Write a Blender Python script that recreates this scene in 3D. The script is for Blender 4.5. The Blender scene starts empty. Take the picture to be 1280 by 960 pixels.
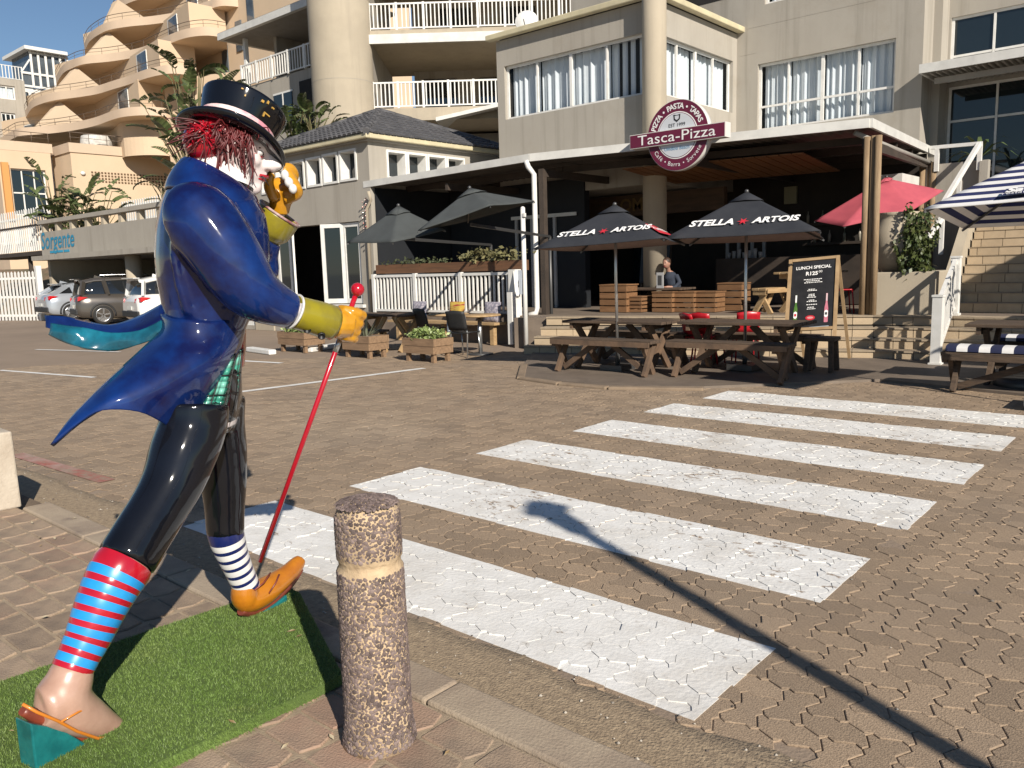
import bpy, bmesh, math, random
from mathutils import Vector, Matrix
R = math.radians
rng = random.Random(7)
scn = bpy.context.scene
col = scn.collection

# ------------------------------------------------------------------ camera
FPX = 1014.915
CR = Vector((0.7541, 0.6562, -0.02886)); CU = Vector((-0.0720, 0.1264, 0.98936)); CF = Vector((-0.6528, 0.7440, -0.14259))
CF.normalize(); CR = (CR - CF * CR.dot(CF)).normalized(); CU = CR.cross(CF)
EYE = Vector((0, 0, 1.6))
cam = bpy.data.cameras.new('camera'); camo = bpy.data.objects.new('camera', cam); col.objects.link(camo)
camo.matrix_world = Matrix(((CR.x, CU.x, -CF.x, EYE.x), (CR.y, CU.y, -CF.y, EYE.y), (CR.z, CU.z, -CF.z, EYE.z), (0, 0, 0, 1)))
cam.sensor_width = 36; cam.lens = 36 * FPX / 1280; cam.clip_start = .05; cam.clip_end = 2000
scn.camera = camo

# ------------------------------------------------------------------ sky, sun, exposure
SUN = Vector((.903 * math.cos(R(30)), -.43 * math.cos(R(30)), math.sin(R(30)))).normalized()   # towards the sun
w = bpy.data.worlds.new('World'); scn.world = w; w.use_nodes = True
nt = w.node_tree; bg = nt.nodes['Background']
sky = nt.nodes.new('ShaderNodeTexSky'); sky.sky_type = 'NISHITA'; sky.sun_disc = False
sky.sun_elevation = R(30); sky.sun_rotation = math.atan2(SUN.x, SUN.y); sky.air_density = 1.0; sky.dust_density = .0; sky.ozone_density = 3.5
nt.links.new(sky.outputs[0], bg.inputs[0]); bg.inputs[1].default_value = .06
sl = bpy.data.lights.new('sun', 'SUN'); sl.energy = 5.0; sl.angle = R(.53); sl.color = (1, .92, .81)
so = bpy.data.objects.new('sun', sl); col.objects.link(so); so.rotation_euler = SUN.to_track_quat('Z', 'Y').to_euler(); so.location = (0, -20, 40)
scn.view_settings.view_transform = 'Standard'; scn.view_settings.look = 'None'; scn.view_settings.exposure = .47; scn.view_settings.gamma = 1

# ------------------------------------------------------------------ helpers
def ray(x, y): return CF + CR * ((x - 640) / FPX) - CU * ((y - 480) / FPX)
def AZ(x, y, z=0.): d = ray(x, y); return EYE + d * ((z - EYE.z) / d.z)
def AY(x, y, k): d = ray(x, y); return EYE + d * (k / d.y)
def AX(x, y, k): d = ray(x, y); return EYE + d * (k / d.x)
def AP(x, y, p, n): d = ray(x, y); return EYE + d * ((Vector(p) - EYE).dot(n) / d.dot(n))
def depth(p): return (Vector(p) - EYE).dot(CF)

def rotz(a): return Matrix.Rotation(a, 3, 'Z')

class MB:
    """collects faces, then links them as one mesh object"""
    def __init__(s): s.v = []; s.f = []; s.m = []; s.cm = 0; s.sm = []; s.smooth = False
    def add(s, vs, fs):
        o = len(s.v); s.v += [tuple(q) for q in vs]
        for f in fs: s.f.append(tuple(i + o for i in f)); s.m.append(s.cm); s.sm.append(s.smooth)
        return s
    def box(s, c, size, rot=None, taper=None):
        c = Vector(c); x, y, z = (q / 2 for q in size); vs = []
        for dz in (-1, 1):
            for dx, dy in ((-1, -1), (1, -1), (1, 1), (-1, 1)):
                t = taper if (taper and dz > 0) else 1
                q = Vector((dx * x * t, dy * y * t, dz * z))
                if rot is not None: q = rot @ q
                vs.append(c + q)
        return s.add(vs, [(3, 2, 1, 0), (4, 5, 6, 7), (0, 1, 5, 4), (1, 2, 6, 5), (2, 3, 7, 6), (3, 0, 4, 7)])
    def bx(s, x0, x1, y0, y1, z0, z1): return s.box(((x0 + x1) / 2, (y0 + y1) / 2, (z0 + z1) / 2), (abs(x1 - x0), abs(y1 - y0), abs(z1 - z0)))
    def bar(s, a, b, w, h=None, up=(0, 0, 1)):
        """rectangular bar from a to b, w across, h along up"""
        h = h or w; a = Vector(a); b = Vector(b); d = (b - a); L = d.length; d.normalize()
        u = Vector(up); x = d.cross(u)
        if x.length < 1e-4: x = d.cross(Vector((0, 1, 0)))
        x.normalize(); u = x.cross(d)
        m = Matrix((x, d, u)).transposed()
        return s.box((a + b) / 2, (w, L, h), m)
    def quad(s, *p): return s.add(p, [tuple(range(len(p)))])
    def prism(s, poly, z0, z1):
        """vertical extrusion of a ccw xy polygon; z0/z1 numbers"""
        n = len(poly)
        vs = [(p[0], p[1], z0) for p in poly] + [(p[0], p[1], z1) for p in poly]
        fs = [tuple(range(n - 1, -1, -1)), tuple(range(n, 2 * n))] + [(i, (i + 1) % n, n + (i + 1) % n, n + i) for i in range(n)]
        return s.add(vs, fs)
    def extr(s, pts, d):
        """extrude a planar 3-D polygon along vector d"""
        n = len(pts); d = Vector(d)
        vs = [Vector(p) for p in pts] + [Vector(p) + d for p in pts]
        fs = [tuple(range(n - 1, -1, -1)), tuple(range(n, 2 * n))] + [(i, (i + 1) % n, n + (i + 1) % n, n + i) for i in range(n)]
        return s.add(vs, fs)
    def tube(s, pts, rad, n=8, cap=True, ref=None, flat=None):
        """round tube along points; rad number or list; flat = (ax, scale) list for elliptical sections"""
        pts = [Vector(p) for p in pts]; k = len(pts)
        rs = [rad] * k if isinstance(rad, (int, float)) else list(rad)
        vs = []; prev = None
        for i, p in enumerate(pts):
            t = (pts[min(i + 1, k - 1)] - pts[max(i - 1, 0)])
            t = t.normalized() if t.length > 1e-9 else Vector((0, 0, 1))
            if prev is None:
                a = Vector(ref) if ref is not None else (Vector((0, 0, 1)) if abs(t.z) < .9 else Vector((1, 0, 0)))
            else: a = prev
            x = (a - t * a.dot(t))
            if x.length < 1e-6: x = t.orthogonal()
            x.normalize(); prev = x; y = t.cross(x)
            e = flat[i] if isinstance(flat, list) else (flat or 1)
            for j in range(n):
                q = 2 * math.pi * j / n
                vs.append(p + x * (rs[i] * e * math.cos(q)) + y * (rs[i] * math.sin(q)))
        fs = []
        for i in range(k - 1):
            for j in range(n):
                fs.append((i * n + j, i * n + (j + 1) % n, (i + 1) * n + (j + 1) % n, (i + 1) * n + j))
        sm = s.smooth; s.smooth = True; s.add(vs, fs); s.smooth = sm
        if cap:
            o = len(s.v) - len(vs)
            for ring in (tuple(range(n - 1, -1, -1)), tuple(range((k - 1) * n, k * n))):
                s.f.append(tuple(q + o for q in ring)); s.m.append(s.cm); s.sm.append(False)
        return s
    def lathe(s, c, prof, n=24, axis=(0, 0, 1), ref=None, smooth=True):
        """prof: list of (radius, height) along axis from c"""
        ax = Vector(axis).normalized(); x = Vector(ref) if ref is not None else ax.orthogonal()
        x = (x - ax * x.dot(ax)).normalized(); y = ax.cross(x); c = Vector(c); vs = []
        for r_, h in prof:
            for j in range(n):
                q = 2 * math.pi * j / n
                vs.append(c + ax * h + x * (r_ * math.cos(q)) + y * (r_ * math.sin(q)))
        k = len(prof); fs = [(i * n + j, i * n + (j + 1) % n, (i + 1) * n + (j + 1) % n, (i + 1) * n + j) for i in range(k - 1) for j in range(n)]
        sm = s.smooth; s.smooth = smooth; s.add(vs, fs)
        o = len(s.v) - len(vs); s.smooth = False
        for ring in (tuple(range(n - 1, -1, -1)), tuple(range((k - 1) * n, k * n))):
            s.f.append(tuple(q + o for q in ring)); s.m.append(s.cm); s.sm.append(False)
        s.smooth = sm
        return s
    def ball(s, c, rx, ry=None, rz=None, n=16, m=10, rot=None):
        ry = ry or rx; rz = rz or rx; c = Vector(c); vs = []
        for i in range(m + 1):
            a = math.pi * i / m
            for j in range(n):
                b = 2 * math.pi * j / n
                q = Vector((rx * math.sin(a) * math.cos(b), ry * math.sin(a) * math.sin(b), -rz * math.cos(a)))
                if rot is not None: q = rot @ q
                vs.append(c + q)
        fs = [(i * n + j, i * n + (j + 1) % n, (i + 1) * n + (j + 1) % n, (i + 1) * n + j) for i in range(m) for j in range(n)]
        sm = s.smooth; s.smooth = True; s.add(vs, fs); s.smooth = sm
        return s
    def grid(s, rows, closed=False):
        """rows: list of equal lists of points"""
        k = len(rows); n = len(rows[0]); vs = [p for r_ in rows for p in r_]
        e = n if closed else n - 1
        return s.add(vs, [(i * n + j, i * n + (j + 1) % n, (i + 1) * n + (j + 1) % n, (i + 1) * n + j) for i in range(k - 1) for j in range(e)])
    def mesh(s, name, mats, off=None):
        me = bpy.data.meshes.new(name)
        o = Vector(off) if off is not None else Vector((0, 0, 0))
        me.from_pydata([(Vector(q) - o) for q in s.v], [], s.f)
        if not isinstance(mats, (list, tuple)): mats = [mats]
        for m in mats: me.materials.append(m)
        me.polygons.foreach_set('material_index', s.m); me.polygons.foreach_set('use_smooth', s.sm)
        me.update(); return me

def root_of(p):
    while p is not None and p.parent: p = p.parent
    return p
def put(name, me, parent=None, loc=None):
    o = bpy.data.objects.new(name, me); col.objects.link(o)
    if parent is not None: o.parent = parent
    if loc is not None: o.location = loc
    return o
def bevel(o, wd, seg=2, ang=40):
    b = o.modifiers.new('bevel', 'BEVEL'); b.width = wd; b.segments = seg; b.limit_method = 'ANGLE'; b.angle_limit = R(ang); return o
def add(name, mb, mats, parent=None, bev=0, seg=1):
    """mesh object whose coordinates were written in world space, hung under parent"""
    rt = root_of(parent); me = mb.mesh(name, mats, rt.location if rt is not None else None)
    o = put(name, me, parent)
    if bev: bevel(o, bev, seg)
    return o
def tag(o, label=None, cat=None, group=None, kind=None):
    if label: o['label'] = label
    if cat: o['category'] = cat
    if group: o['group'] = group
    if kind: o['kind'] = kind
    return o
def thing(name, label, cat, loc, group=None):
    o = bpy.data.objects.new(name, None); col.objects.link(o); o.location = loc; o.empty_display_size = .2
    return tag(o, label, cat, group)
def struct(name, mb, mats, bev=0): return tag(add(name, mb, mats, None, bev), None, None, None, 'structure')
def clone(o, parent=None, loc=None, rz=None, label=None):
    c = o.copy(); col.objects.link(c)
    if parent is not None: c.parent = parent
    for ch in list(o.children): clone(ch, c)
    if loc is not None: c.location = loc
    if rz is not None: c.rotation_euler = (0, 0, rz)
    if label: c['label'] = label
    return c
def text_mesh(s, size, mat, extrude=.0, bold=0., shear=0., align='CENTER', spacing=1.):
    cu = bpy.data.curves.new('txt', 'FONT'); cu.body = s; cu.size = size; cu.align_x = align; cu.align_y = 'CENTER'
    cu.extrude = extrude; cu.offset = bold; cu.shear = shear; cu.space_character = spacing; cu.resolution_u = 3
    o = bpy.data.objects.new('txt', cu); col.objects.link(o)
    dg = bpy.context.evaluated_depsgraph_get(); me = bpy.data.meshes.new_from_object(o.evaluated_get(dg))
    bpy.data.objects.remove(o); bpy.data.curves.remove(cu)
    me.materials.clear(); me.materials.append(mat); return me
def text_on(name, s, size, mat, parent, p, x, up, **k):
    """lettering lying in the plane spanned by x and up, centred on world point p"""
    me = text_mesh(s, size, mat, **k); x = Vector(x).normalized(); n = x.cross(Vector(up)).normalized(); y = n.cross(x)
    rt = root_of(parent); off = rt.location if rt is not None else Vector((0, 0, 0))
    me.transform(Matrix(((x.x, y.x, n.x, p[0] - off.x), (x.y, y.y, n.y, p[1] - off.y), (x.z, y.z, n.z, p[2] - off.z), (0, 0, 0, 1))))
    return put(name, me, parent)
def arc_text(name, s, size, mat, parent, c, x, up, rad, mid_deg, step_deg, inward=False, bold=0.):
    """letters along a circle: one mesh"""
    x = Vector(x).normalized(); n = x.cross(Vector(up)).normalized(); y = n.cross(x); bm = bmesh.new()
    rt = root_of(parent); off = rt.location
    wd = {'i': .5, 'I': .5, '.': .5, ' ': .6, 'r': .75, 'f': .7, 't': .7}
    tot = sum(wd.get(q, 1) for q in s); a = 0
    for ch in s:
        wch = wd.get(ch, 1); t = (a + wch / 2 - tot / 2) * step_deg; a += wch
        if ch == ' ': continue
        me = text_mesh(ch, size, mat, bold=bold)
        ang = R(mid_deg + (t if inward else -t))
        px = math.cos(ang) * rad; py = math.sin(ang) * rad; rot = ang + (math.pi / 2 if inward else -math.pi / 2)
        lx = x * math.cos(rot) + y * math.sin(rot); ly = -x * math.sin(rot) + y * math.cos(rot); o = Vector(c) + x * px + y * py - off
        me.transform(Matrix(((lx.x, ly.x, n.x, o.x), (lx.y, ly.y, n.y, o.y), (lx.z, ly.z, n.z, o.z), (0, 0, 0, 1))))
        bm.from_mesh(me); bpy.data.meshes.remove(me)
    me = bpy.data.meshes.new(name); bm.to_mesh(me); bm.free(); me.materials.append(mat)
    return tag(put(name, me, parent), kind='stuff')

# ------------------------------------------------------------------ materials
def M(name, c, c2=None, scale=6., rough=.6, metal=0., bump=0., bscale=None, detail=5, coat=0., rnd=0., lo=.35, hi=.65, stretch=None, spec=None, big=None, trans=0., alpha=1., emit=None, dirt=None):
    m = bpy.data.materials.new(name); m.use_nodes = True; t = m.node_tree; N = t.nodes; b = N['Principled BSDF']
    b.inputs['Roughness'].default_value = rough; b.inputs['Metallic'].default_value = metal
    b.inputs['Coat Weight'].default_value = coat; b.inputs['Coat Roughness'].default_value = .06
    if spec is not None: b.inputs['Specular IOR Level'].default_value = spec
    if trans: b.inputs['Transmission Weight'].default_value = trans
    c = (*c, 1); out = None
    tc = N.new('ShaderNodeTexCoord'); vec = tc.outputs['Object']
    if stretch:
        mp = N.new('ShaderNodeMapping'); mp.inputs['Scale'].default_value = stretch; t.links.new(vec, mp.inputs[0]); vec = mp.outputs[0]
    rgb = N.new('ShaderNodeRGB'); rgb.outputs[0].default_value = c; out = rgb.outputs[0]
    if c2 is not None:
        n = N.new('ShaderNodeTexNoise'); n.inputs['Scale'].default_value = scale; n.inputs['Detail'].default_value = detail; n.inputs['Roughness'].default_value = .62
        t.links.new(vec, n.inputs['Vector'])
        r_ = N.new('ShaderNodeMapRange'); r_.inputs[1].default_value = lo; r_.inputs[2].default_value = hi; t.links.new(n.outputs[0], r_.inputs[0])
        mx = N.new('ShaderNodeMix'); mx.data_type = 'RGBA'; t.links.new(r_.outputs[0], mx.inputs[0]); t.links.new(out, mx.inputs[6]); mx.inputs[7].default_value = (*c2, 1); out = mx.outputs[2]
    for dirt in (dirt if isinstance(dirt, list) else [dirt] if dirt else []):   # (colour, scale, lo, hi[, stretch]): blotches in a second, larger noise
        n = N.new('ShaderNodeTexNoise'); n.inputs['Scale'].default_value = dirt[1]; n.inputs['Detail'].default_value = 6; n.inputs['Roughness'].default_value = .65
        g = N.new('ShaderNodeNewGeometry'); mp = N.new('ShaderNodeMapping'); mp.inputs['Scale'].default_value = dirt[4] if len(dirt) > 4 else (1, 1, 1); t.links.new(g.outputs['Position'], mp.inputs[0]); t.links.new(mp.outputs[0], n.inputs['Vector'])
        r_ = N.new('ShaderNodeMapRange'); r_.inputs[1].default_value = dirt[2]; r_.inputs[2].default_value = dirt[3]; t.links.new(n.outputs[0], r_.inputs[0])
        mx = N.new('ShaderNodeMix'); mx.data_type = 'RGBA'; t.links.new(r_.outputs[0], mx.inputs[0]); t.links.new(out, mx.inputs[6]); mx.inputs[7].default_value = (*dirt[0], 1); out = mx.outputs[2]
    if rnd:
        g = N.new('ShaderNodeNewGeometry'); oi = N.new('ShaderNodeObjectInfo')
        ad = N.new('ShaderNodeMath'); ad.operation = 'ADD'; t.links.new(g.outputs['Random Per Island'], ad.inputs[0]); t.links.new(oi.outputs['Random'], ad.inputs[1])
        fr = N.new('ShaderNodeMath'); fr.operation = 'FRACT'; t.links.new(ad.outputs[0], fr.inputs[0])
        mr = N.new('ShaderNodeMapRange'); mr.inputs[3].default_value = 1 - rnd; mr.inputs[4].default_value = 1 + rnd; t.links.new(fr.outputs[0], mr.inputs[0])
        hs = N.new('ShaderNodeHueSaturation'); t.links.new(mr.outputs[0], hs.inputs['Value']); t.links.new(out, hs.inputs['Color']); out = hs.outputs[0]
    t.links.new(out, b.inputs['Base Color'])
    if bump:
        n2 = N.new('ShaderNodeTexNoise'); n2.inputs['Scale'].default_value = bscale or scale * 6; n2.inputs['Detail'].default_value = 4
        t.links.new(vec, n2.inputs['Vector'])
        bp = N.new('ShaderNodeBump'); bp.inputs['Strength'].default_value = bump; bp.inputs['Distance'].default_value = .01
        t.links.new(n2.outputs[0], bp.inputs['Height']); t.links.new(bp.outputs[0], b.inputs['Normal'])
    if emit: b.inputs['Emission Color'].default_value = (*emit[0], 1); b.inputs['Emission Strength'].default_value = emit[1]
    if alpha < 1: b.inputs['Alpha'].default_value = alpha
    return m
# ------------------------------------------------------------------ ground
m_paver = M('road_paver', (.215, .156, .104), (.35, .258, .173), scale=75, rough=.88, bump=.5, bscale=150, rnd=.16, detail=2, lo=.3, hi=.75, dirt=[((.215, .165, .12), .7, .46, .76), ((.32, .245, .17), .33, .5, .75), ((.12, .092, .072), 2.6, .68, .78)])
m_joint = M('joint_sand', (.17, .125, .085), (.11, .08, .055), scale=9, rough=.95, bump=.5)
m_walkp = M('walk_paver', (.33, .245, .17), (.22, .165, .12), scale=7, rough=.88, bump=.5, bscale=110, rnd=.16, dirt=((.30, .19, .135), 1.1, .5, .7))
m_sand = M('sand_joint', (.36, .28, .19), (.26, .20, .14), scale=20, rough=.95, bump=.4)
m_kerb = M('kerb_concrete', (.36, .29, .21), (.27, .21, .155), scale=4, rough=.88, bump=.4, bscale=90, dirt=((.20, .155, .12), 3, .56, .68))
m_gutter = M('gutter_concrete', (.34, .26, .17), (.22, .165, .11), scale=30, rough=.95, bump=.8, bscale=90, dirt=((.10, .085, .07), 16., .66, .72))

def hsh(i, j, k=0):
    n = (i * 73856093 ^ j * 19349663 ^ k * 83492791) & 0xffffffff
    n = (n ^ (n >> 13)) * 1274126177 & 0xffffffff
    return ((n ^ (n >> 16)) & 0xffff) / 65535

U = .1125
def edge_pts(i0, j0, i1, j1):
    """wavy unit edge of the interlocking paver grid (same curve whichever way it is walked)"""
    rev = (i1 < i0) or (j1 < j0)
    if rev: i0, j0, i1, j1 = i1, j1, i0, j0
    h = i1 > i0; sg = 1 if (i0 + j0) % 2 == 0 else -1; a = .015 * sg; o = []
    for t, q in ((0, 0), (.22, 1), (.5, .0), (.78, -1)) if not rev else ((1, 0), (.78, -1), (.5, .0), (.22, 1)):
        o.append(((i0 + t) * U, j0 * U + a * q) if h else (i0 * U + a * q, (j0 + t) * U))
    return o
def paver_outline(i, j, horiz):
    path = [(i, j), (i + 1, j), (i + 2, j), (i + 2, j + 1), (i + 1, j + 1), (i, j + 1)] if horiz else [(i, j), (i + 1, j), (i + 1, j + 1), (i + 1, j + 2), (i, j + 2), (i, j + 1)]
    o = []
    for k in range(6): o += edge_pts(*path[k], *path[(k + 1) % 6])
    return o
def inset(poly, d):
    n = len(poly); o = []
    for k in range(n):
        a = Vector(poly[k - 1]); b = Vector(poly[k]); c = Vector(poly[(k + 1) % n])
        e = (b - a); g = (c - b)
        n1 = Vector((-e.y, e.x)).normalized(); n2 = Vector((-g.y, g.x)).normalized(); q = n1 + n2
        q = q / max(q.length_squared / 2, .55)
        o.append(tuple(b + q * d))
    return o
def paver_geo(mb, poly, z, tx, ty, top_in=.0048, drop=.0065, bev=.0022):
    n = len(poly); cx = sum(p[0] for p in poly) / n; cy = sum(p[1] for p in poly) / n
    zz = lambda p: z + tx * (p[0] - cx) + ty * (p[1] - cy)
    a = inset(poly, top_in * .45); b = inset(poly, top_in)
    vs = [(p[0], p[1], zz(p) - drop) for p in a] + [(p[0], p[1], zz(p) - bev) for p in a] + [(p[0], p[1], zz(p)) for p in b]
    fs = [tuple(range(2 * n, 3 * n))]
    for q in (0, n):
        fs += [(q + k, q + (k + 1) % n, q + n + (k + 1) % n, q + n + k) for k in range(n)]
    mb.add(vs, fs)
def in_view(p, m=40):
    d = Vector(p) - EYE; z = d.dot(CF)
    if z < .5: return False
    x = 640 + FPX * d.dot(CR) / z; y = 480 - FPX * d.dot(CU) / z
    return -m < x < 1280 + m and -m < y < 960 + m

g = MB(); g.quad((-400, -400, -.06), (400, -400, -.06), (400, 400, -.06), (-400, 400, -.06))
m_far = M('ground_soil', (.20, .15, .11), (.25, .19, .14), scale=.6, rough=.95)
struct('ground', g, m_far)
g = MB(); g.quad((-46, 2.2, -.0052), (14, 2.2, -.0052), (14, 15, -.0052), (-46, 15, -.0052))
m_road = M('road_surface', (.225, .17, .122), (.27, .205, .15), scale=1.6, rough=.92, bump=.5, bscale=70, dirt=((.20, .15, .11), .4, .45, .7))
road = struct('road', g, m_road)
# far part of the road where single pavers can no longer be told apart: fine rows in the sheet itself
cells = []
for i in range(int(-17 / U), int(6 / U)):
    for j in range(int(2.36 / U), int(12.5 / U)):
        k = (i - j) % 4
        if k not in (0, 3): continue
        p = ((i + (1 if k == 0 else .5)) * U, (j + (.5 if k == 0 else 1)) * U, 0)
        if p[1] < 2.41 or not in_view(p, 520): continue
        z = depth(p)
        if z > 15.5: continue
        cells.append((z if in_view(p, 25) else z + 100, i, j, k == 0))
cells.sort()
def ph(i, j): return (hsh(i, j) - .5) * .0045 - (.004 if hsh(i, j, 9) > .96 else 0), (hsh(i, j, 1) - .5) * .026, (hsh(i, j, 2) - .5) * .026
stuff = MB()
for n, (z, i, j, h) in enumerate(cells):
    poly = paver_outline(i, j, h); hz, tx, ty = ph(i, j)
    if n < 300:
        mb = MB(); c = (sum(p[0] for p in poly) / len(poly), sum(p[1] for p in poly) / len(poly))
        paver_geo(mb, [(p[0] - c[0], p[1] - c[1]) for p in poly], 0, tx, ty)
        put('paver', mb.mesh('paver', m_paver), road, (c[0], c[1], hz))
    else: paver_geo(stuff, poly, hz * .8, tx * .7, ty * .7, .0042, .0055, .0018)
tag(add('paver_field', stuff, m_paver, road), kind='stuff')

# painted crossing bars: thin paint lying over the pavers, joint by joint
def paint_mat(name, wear_lo, wear_hi):
    m = M(name, (.72, .71, .68), (.60, .585, .55), scale=5, rough=.75, bump=.35, bscale=45, lo=.4, hi=.75, dirt=[((.50, .46, .40), 1.3, .50, .78), ((.40, .36, .31), 9., .60, .80)])
    t = m.node_tree; N = t.nodes; b = N['Principled BSDF']; ol = b.inputs['Base Color'].links[0].from_socket
    gp = N.new('ShaderNodeNewGeometry')
    def noise(sc, det, st):
        mp = N.new('ShaderNodeMapping'); mp.inputs['Scale'].default_value = st; t.links.new(gp.outputs['Position'], mp.inputs[0])
        n = N.new('ShaderNodeTexNoise'); n.inputs['Scale'].default_value = sc; n.inputs['Detail'].default_value = det; n.inputs['Roughness'].default_value = .7
        t.links.new(mp.outputs[0], n.inputs['Vector']); return n.outputs[0]
    n1 = noise(17, 6, (.55, 1, 1)); n2 = noise(1.5, 2, (1, 1, 1))
    ma = N.new('ShaderNodeMath'); ma.operation = 'MULTIPLY_ADD'; t.links.new(n2, ma.inputs[0]); ma.inputs[1].default_value = .55; t.links.new(n1, ma.inputs[2])
    mr = N.new('ShaderNodeMapRange'); mr.inputs[1].default_value = wear_lo; mr.inputs[2].default_value = wear_hi; t.links.new(ma.outputs[0], mr.inputs[0])
    mx = N.new('ShaderNodeMix'); mx.data_type = 'RGBA'; t.links.new(mr.outputs[0], mx.inputs[0]); t.links.new(ol, mx.inputs[6]); mx.inputs[7].default_value = (.27, .205, .15, 1)
    t.links.new(mx.outputs[2], b.inputs['Base Color'])
    return m
def clip(poly, x0, x1, y0, y1):
    for ax, val, sg in ((0, x0, 1), (0, x1, -1), (1, y0, 1), (1, y1, -1)):
        o = []
        for k in range(len(poly)):
            a = poly[k - 1]; b = poly[k]; da = (a[ax] - val) * sg; db = (b[ax] - val) * sg
            if (da >= 0) != (db >= 0):
                t = da / (da - db); o.append((a[0] + (b[0] - a[0]) * t, a[1] + (b[1] - a[1]) * t))
            if db >= 0: o.append(b)
        poly = o
        if len(poly) < 3: return []
    return poly
STR = [(-4.99, -1.30, 2.40, 3.09, .93, 1.0), (-4.86, -1.32, 3.65, 4.37, .885, .95), (-4.81, -1.31, 4.98, 5.67, .885, .95), (-4.69, -1.28, 6.22, 6.90, .85, 1.02), (-4.66, -1.28, 7.46, 8.12, .86, 1.0), (-4.55, -1.0, 8.59, 9.27, .9, 1.05)]
for si, (x0, x1, y0, y1, wl, wh) in enumerate(STR):
    mp = paint_mat('crossing_paint', wl, wh); mb = MB()
    mb.quad((x0 + .004, y0 + .004, -.0035), (x1 - .004, y0 + .004, -.0035), (x1 - .004, y1 - .004, -.0035), (x0 + .004, y1 - .004, -.0035))
    for (z, i, j, h) in cells:
        if not (x0 - .3 < i * U < x1 + .1 and y0 - .3 < j * U < y1 + .1): continue
        full = paver_outline(i, j, h); hz, tx, ty = ph(i, j); n = len(full)
        cx = sum(p[0] for p in full) / n; cy = sum(p[1] for p in full) / n
        poly = clip(inset(full, .0012 if si == 0 else .0020), x0 + .006 * (hsh(i, j, 5) - .5), x1 + .012 * (hsh(i, j, 6) - .5), y0 + .006 * (hsh(i, j, 7) - .5), y1 + .006 * (hsh(i, j, 8) - .5))
        if len(poly) < 3: continue
        k = len(poly); zz = [hz + tx * (p[0] - cx) + ty * (p[1] - cy) + .0018 for p in poly]
        vs = [(p[0], p[1], q) for p, q in zip(poly, zz)] + [(p[0], p[1], q - .009) for p, q in zip(poly, zz)]
        mb.add(vs, [tuple(range(k))] + [(a, k + a, k + (a + 1) % k, (a + 1) % k) for a in range(k)])
    struct('crossing_bar', mb, mp)

# parking-bay lines in the paved yard, worn
m_line = paint_mat('line_paint', 1.0, 1.25)
def ground_line(a, b, wd, z=.005):
    a = Vector((a[0], a[1], z)); b = Vector((b[0], b[1], z)); n = Vector((-(b - a).y, (b - a).x, 0)).normalized() * wd / 2
    mb = MB(); mb.quad(a - n, b - n, b + n, a + n); return mb
for (q0, q1, wd) in (((297, 490.5), (530, 460.5), .14), ((300, 451), (352, 454), .12), ((0, 463), (118, 472), .10), ((45, 437), (150, 440), .10)):
    struct('parking_line', ground_line(AZ(*q0), AZ(*q1), wd), m_line)
m_red = paint_mat('red_paint', .72, .95)
m_red.node_tree.nodes['RGB'].outputs[0].default_value = (.32, .10, .075, 1)
for nd in m_red.node_tree.nodes:
    if nd.type == 'MIX' and nd.inputs[7].default_value[0] > .6: nd.inputs[7].default_value = (.25, .1, .08, 1)
struct('red_line', ground_line(AZ(20, 568), AZ(134, 602), .13), m_red)

# near pavement: sand bed, pavers, kerb stones, gutter
g = MB(); g.bx(-9, 6, -3, 1.775, -.05, .092); walk = struct('pavement', g, m_sand)
cnt = 0; wst = MB(); rows = []
for rj in range(-4, 12):
    y1 = 1.772 - rj * .152; y0 = y1 - .152
    off = hsh(rj, 3) * .3
    x = -8.6 + off
    while x < 3:
        L = .215 + .03 * hsh(int(x * 100), rj)
        c = (x + L / 2, (y0 + y1) / 2)
        if in_view((c[0], c[1], .1), 60) and y1 < 1.78: rows.append((depth((c[0], c[1], .1)), x, x + L, y0, y1))
        x += L
rows.sort()
for n, (z, x0, x1, y0, y1) in enumerate(rows):
    gp = .0052; e = .028; w_ = .004
    cx, cy = (x0 + x1) / 2, (y0 + y1) / 2
    jt = lambda k: (hsh(int(x0 * 333), int(y0 * 333), k) - .5) * w_
    poly = [(x0 + gp + e * .5 + jt(1), y0 + gp), (cx, y0 + gp + jt(2)), (x1 - gp - e * .5 + jt(3), y0 + gp), (x1 - gp + .012 + jt(4), cy), (x1 - gp - e * .5 + jt(5), y1 - gp), (cx, y1 - gp + jt(6)), (x0 + gp + e * .5 + jt(7), y1 - gp), (x0 + gp + .012 + jt(8), cy)]
    mb = MB(); paver_geo(mb, [(p[0] - cx, p[1] - cy) for p in poly], 0, (hsh(n, 1) - .5) * .03, (hsh(n, 2) - .5) * .03, .006, .02, .005)
    put('paving_brick', mb.mesh('paving_brick', m_walkp), walk, (cx, cy, .099 + (hsh(n, 3) - .5) * .004))
g = MB(); g.bx(-9, 6, 1.776, 1.96, -.05, .06)
kerb = struct('kerb', g, m_joint)
x = -5.95; n = 0
while x < 1.5:
    L = .93 + .1 * hsh(n, 9); mb = MB(); mb.box((0, 0, 0), (L - .008, .172, .16))
    o = put('kerb_stone', mb.mesh('kerb_stone', m_kerb), kerb, (x + L / 2, 1.868, .024 + .004 * hsh(n, 4))); bevel(o, .012, 2); x += L; n += 1
g = MB()   # rough cast gutter strip, gently dished, broken edge
rws = []
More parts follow.
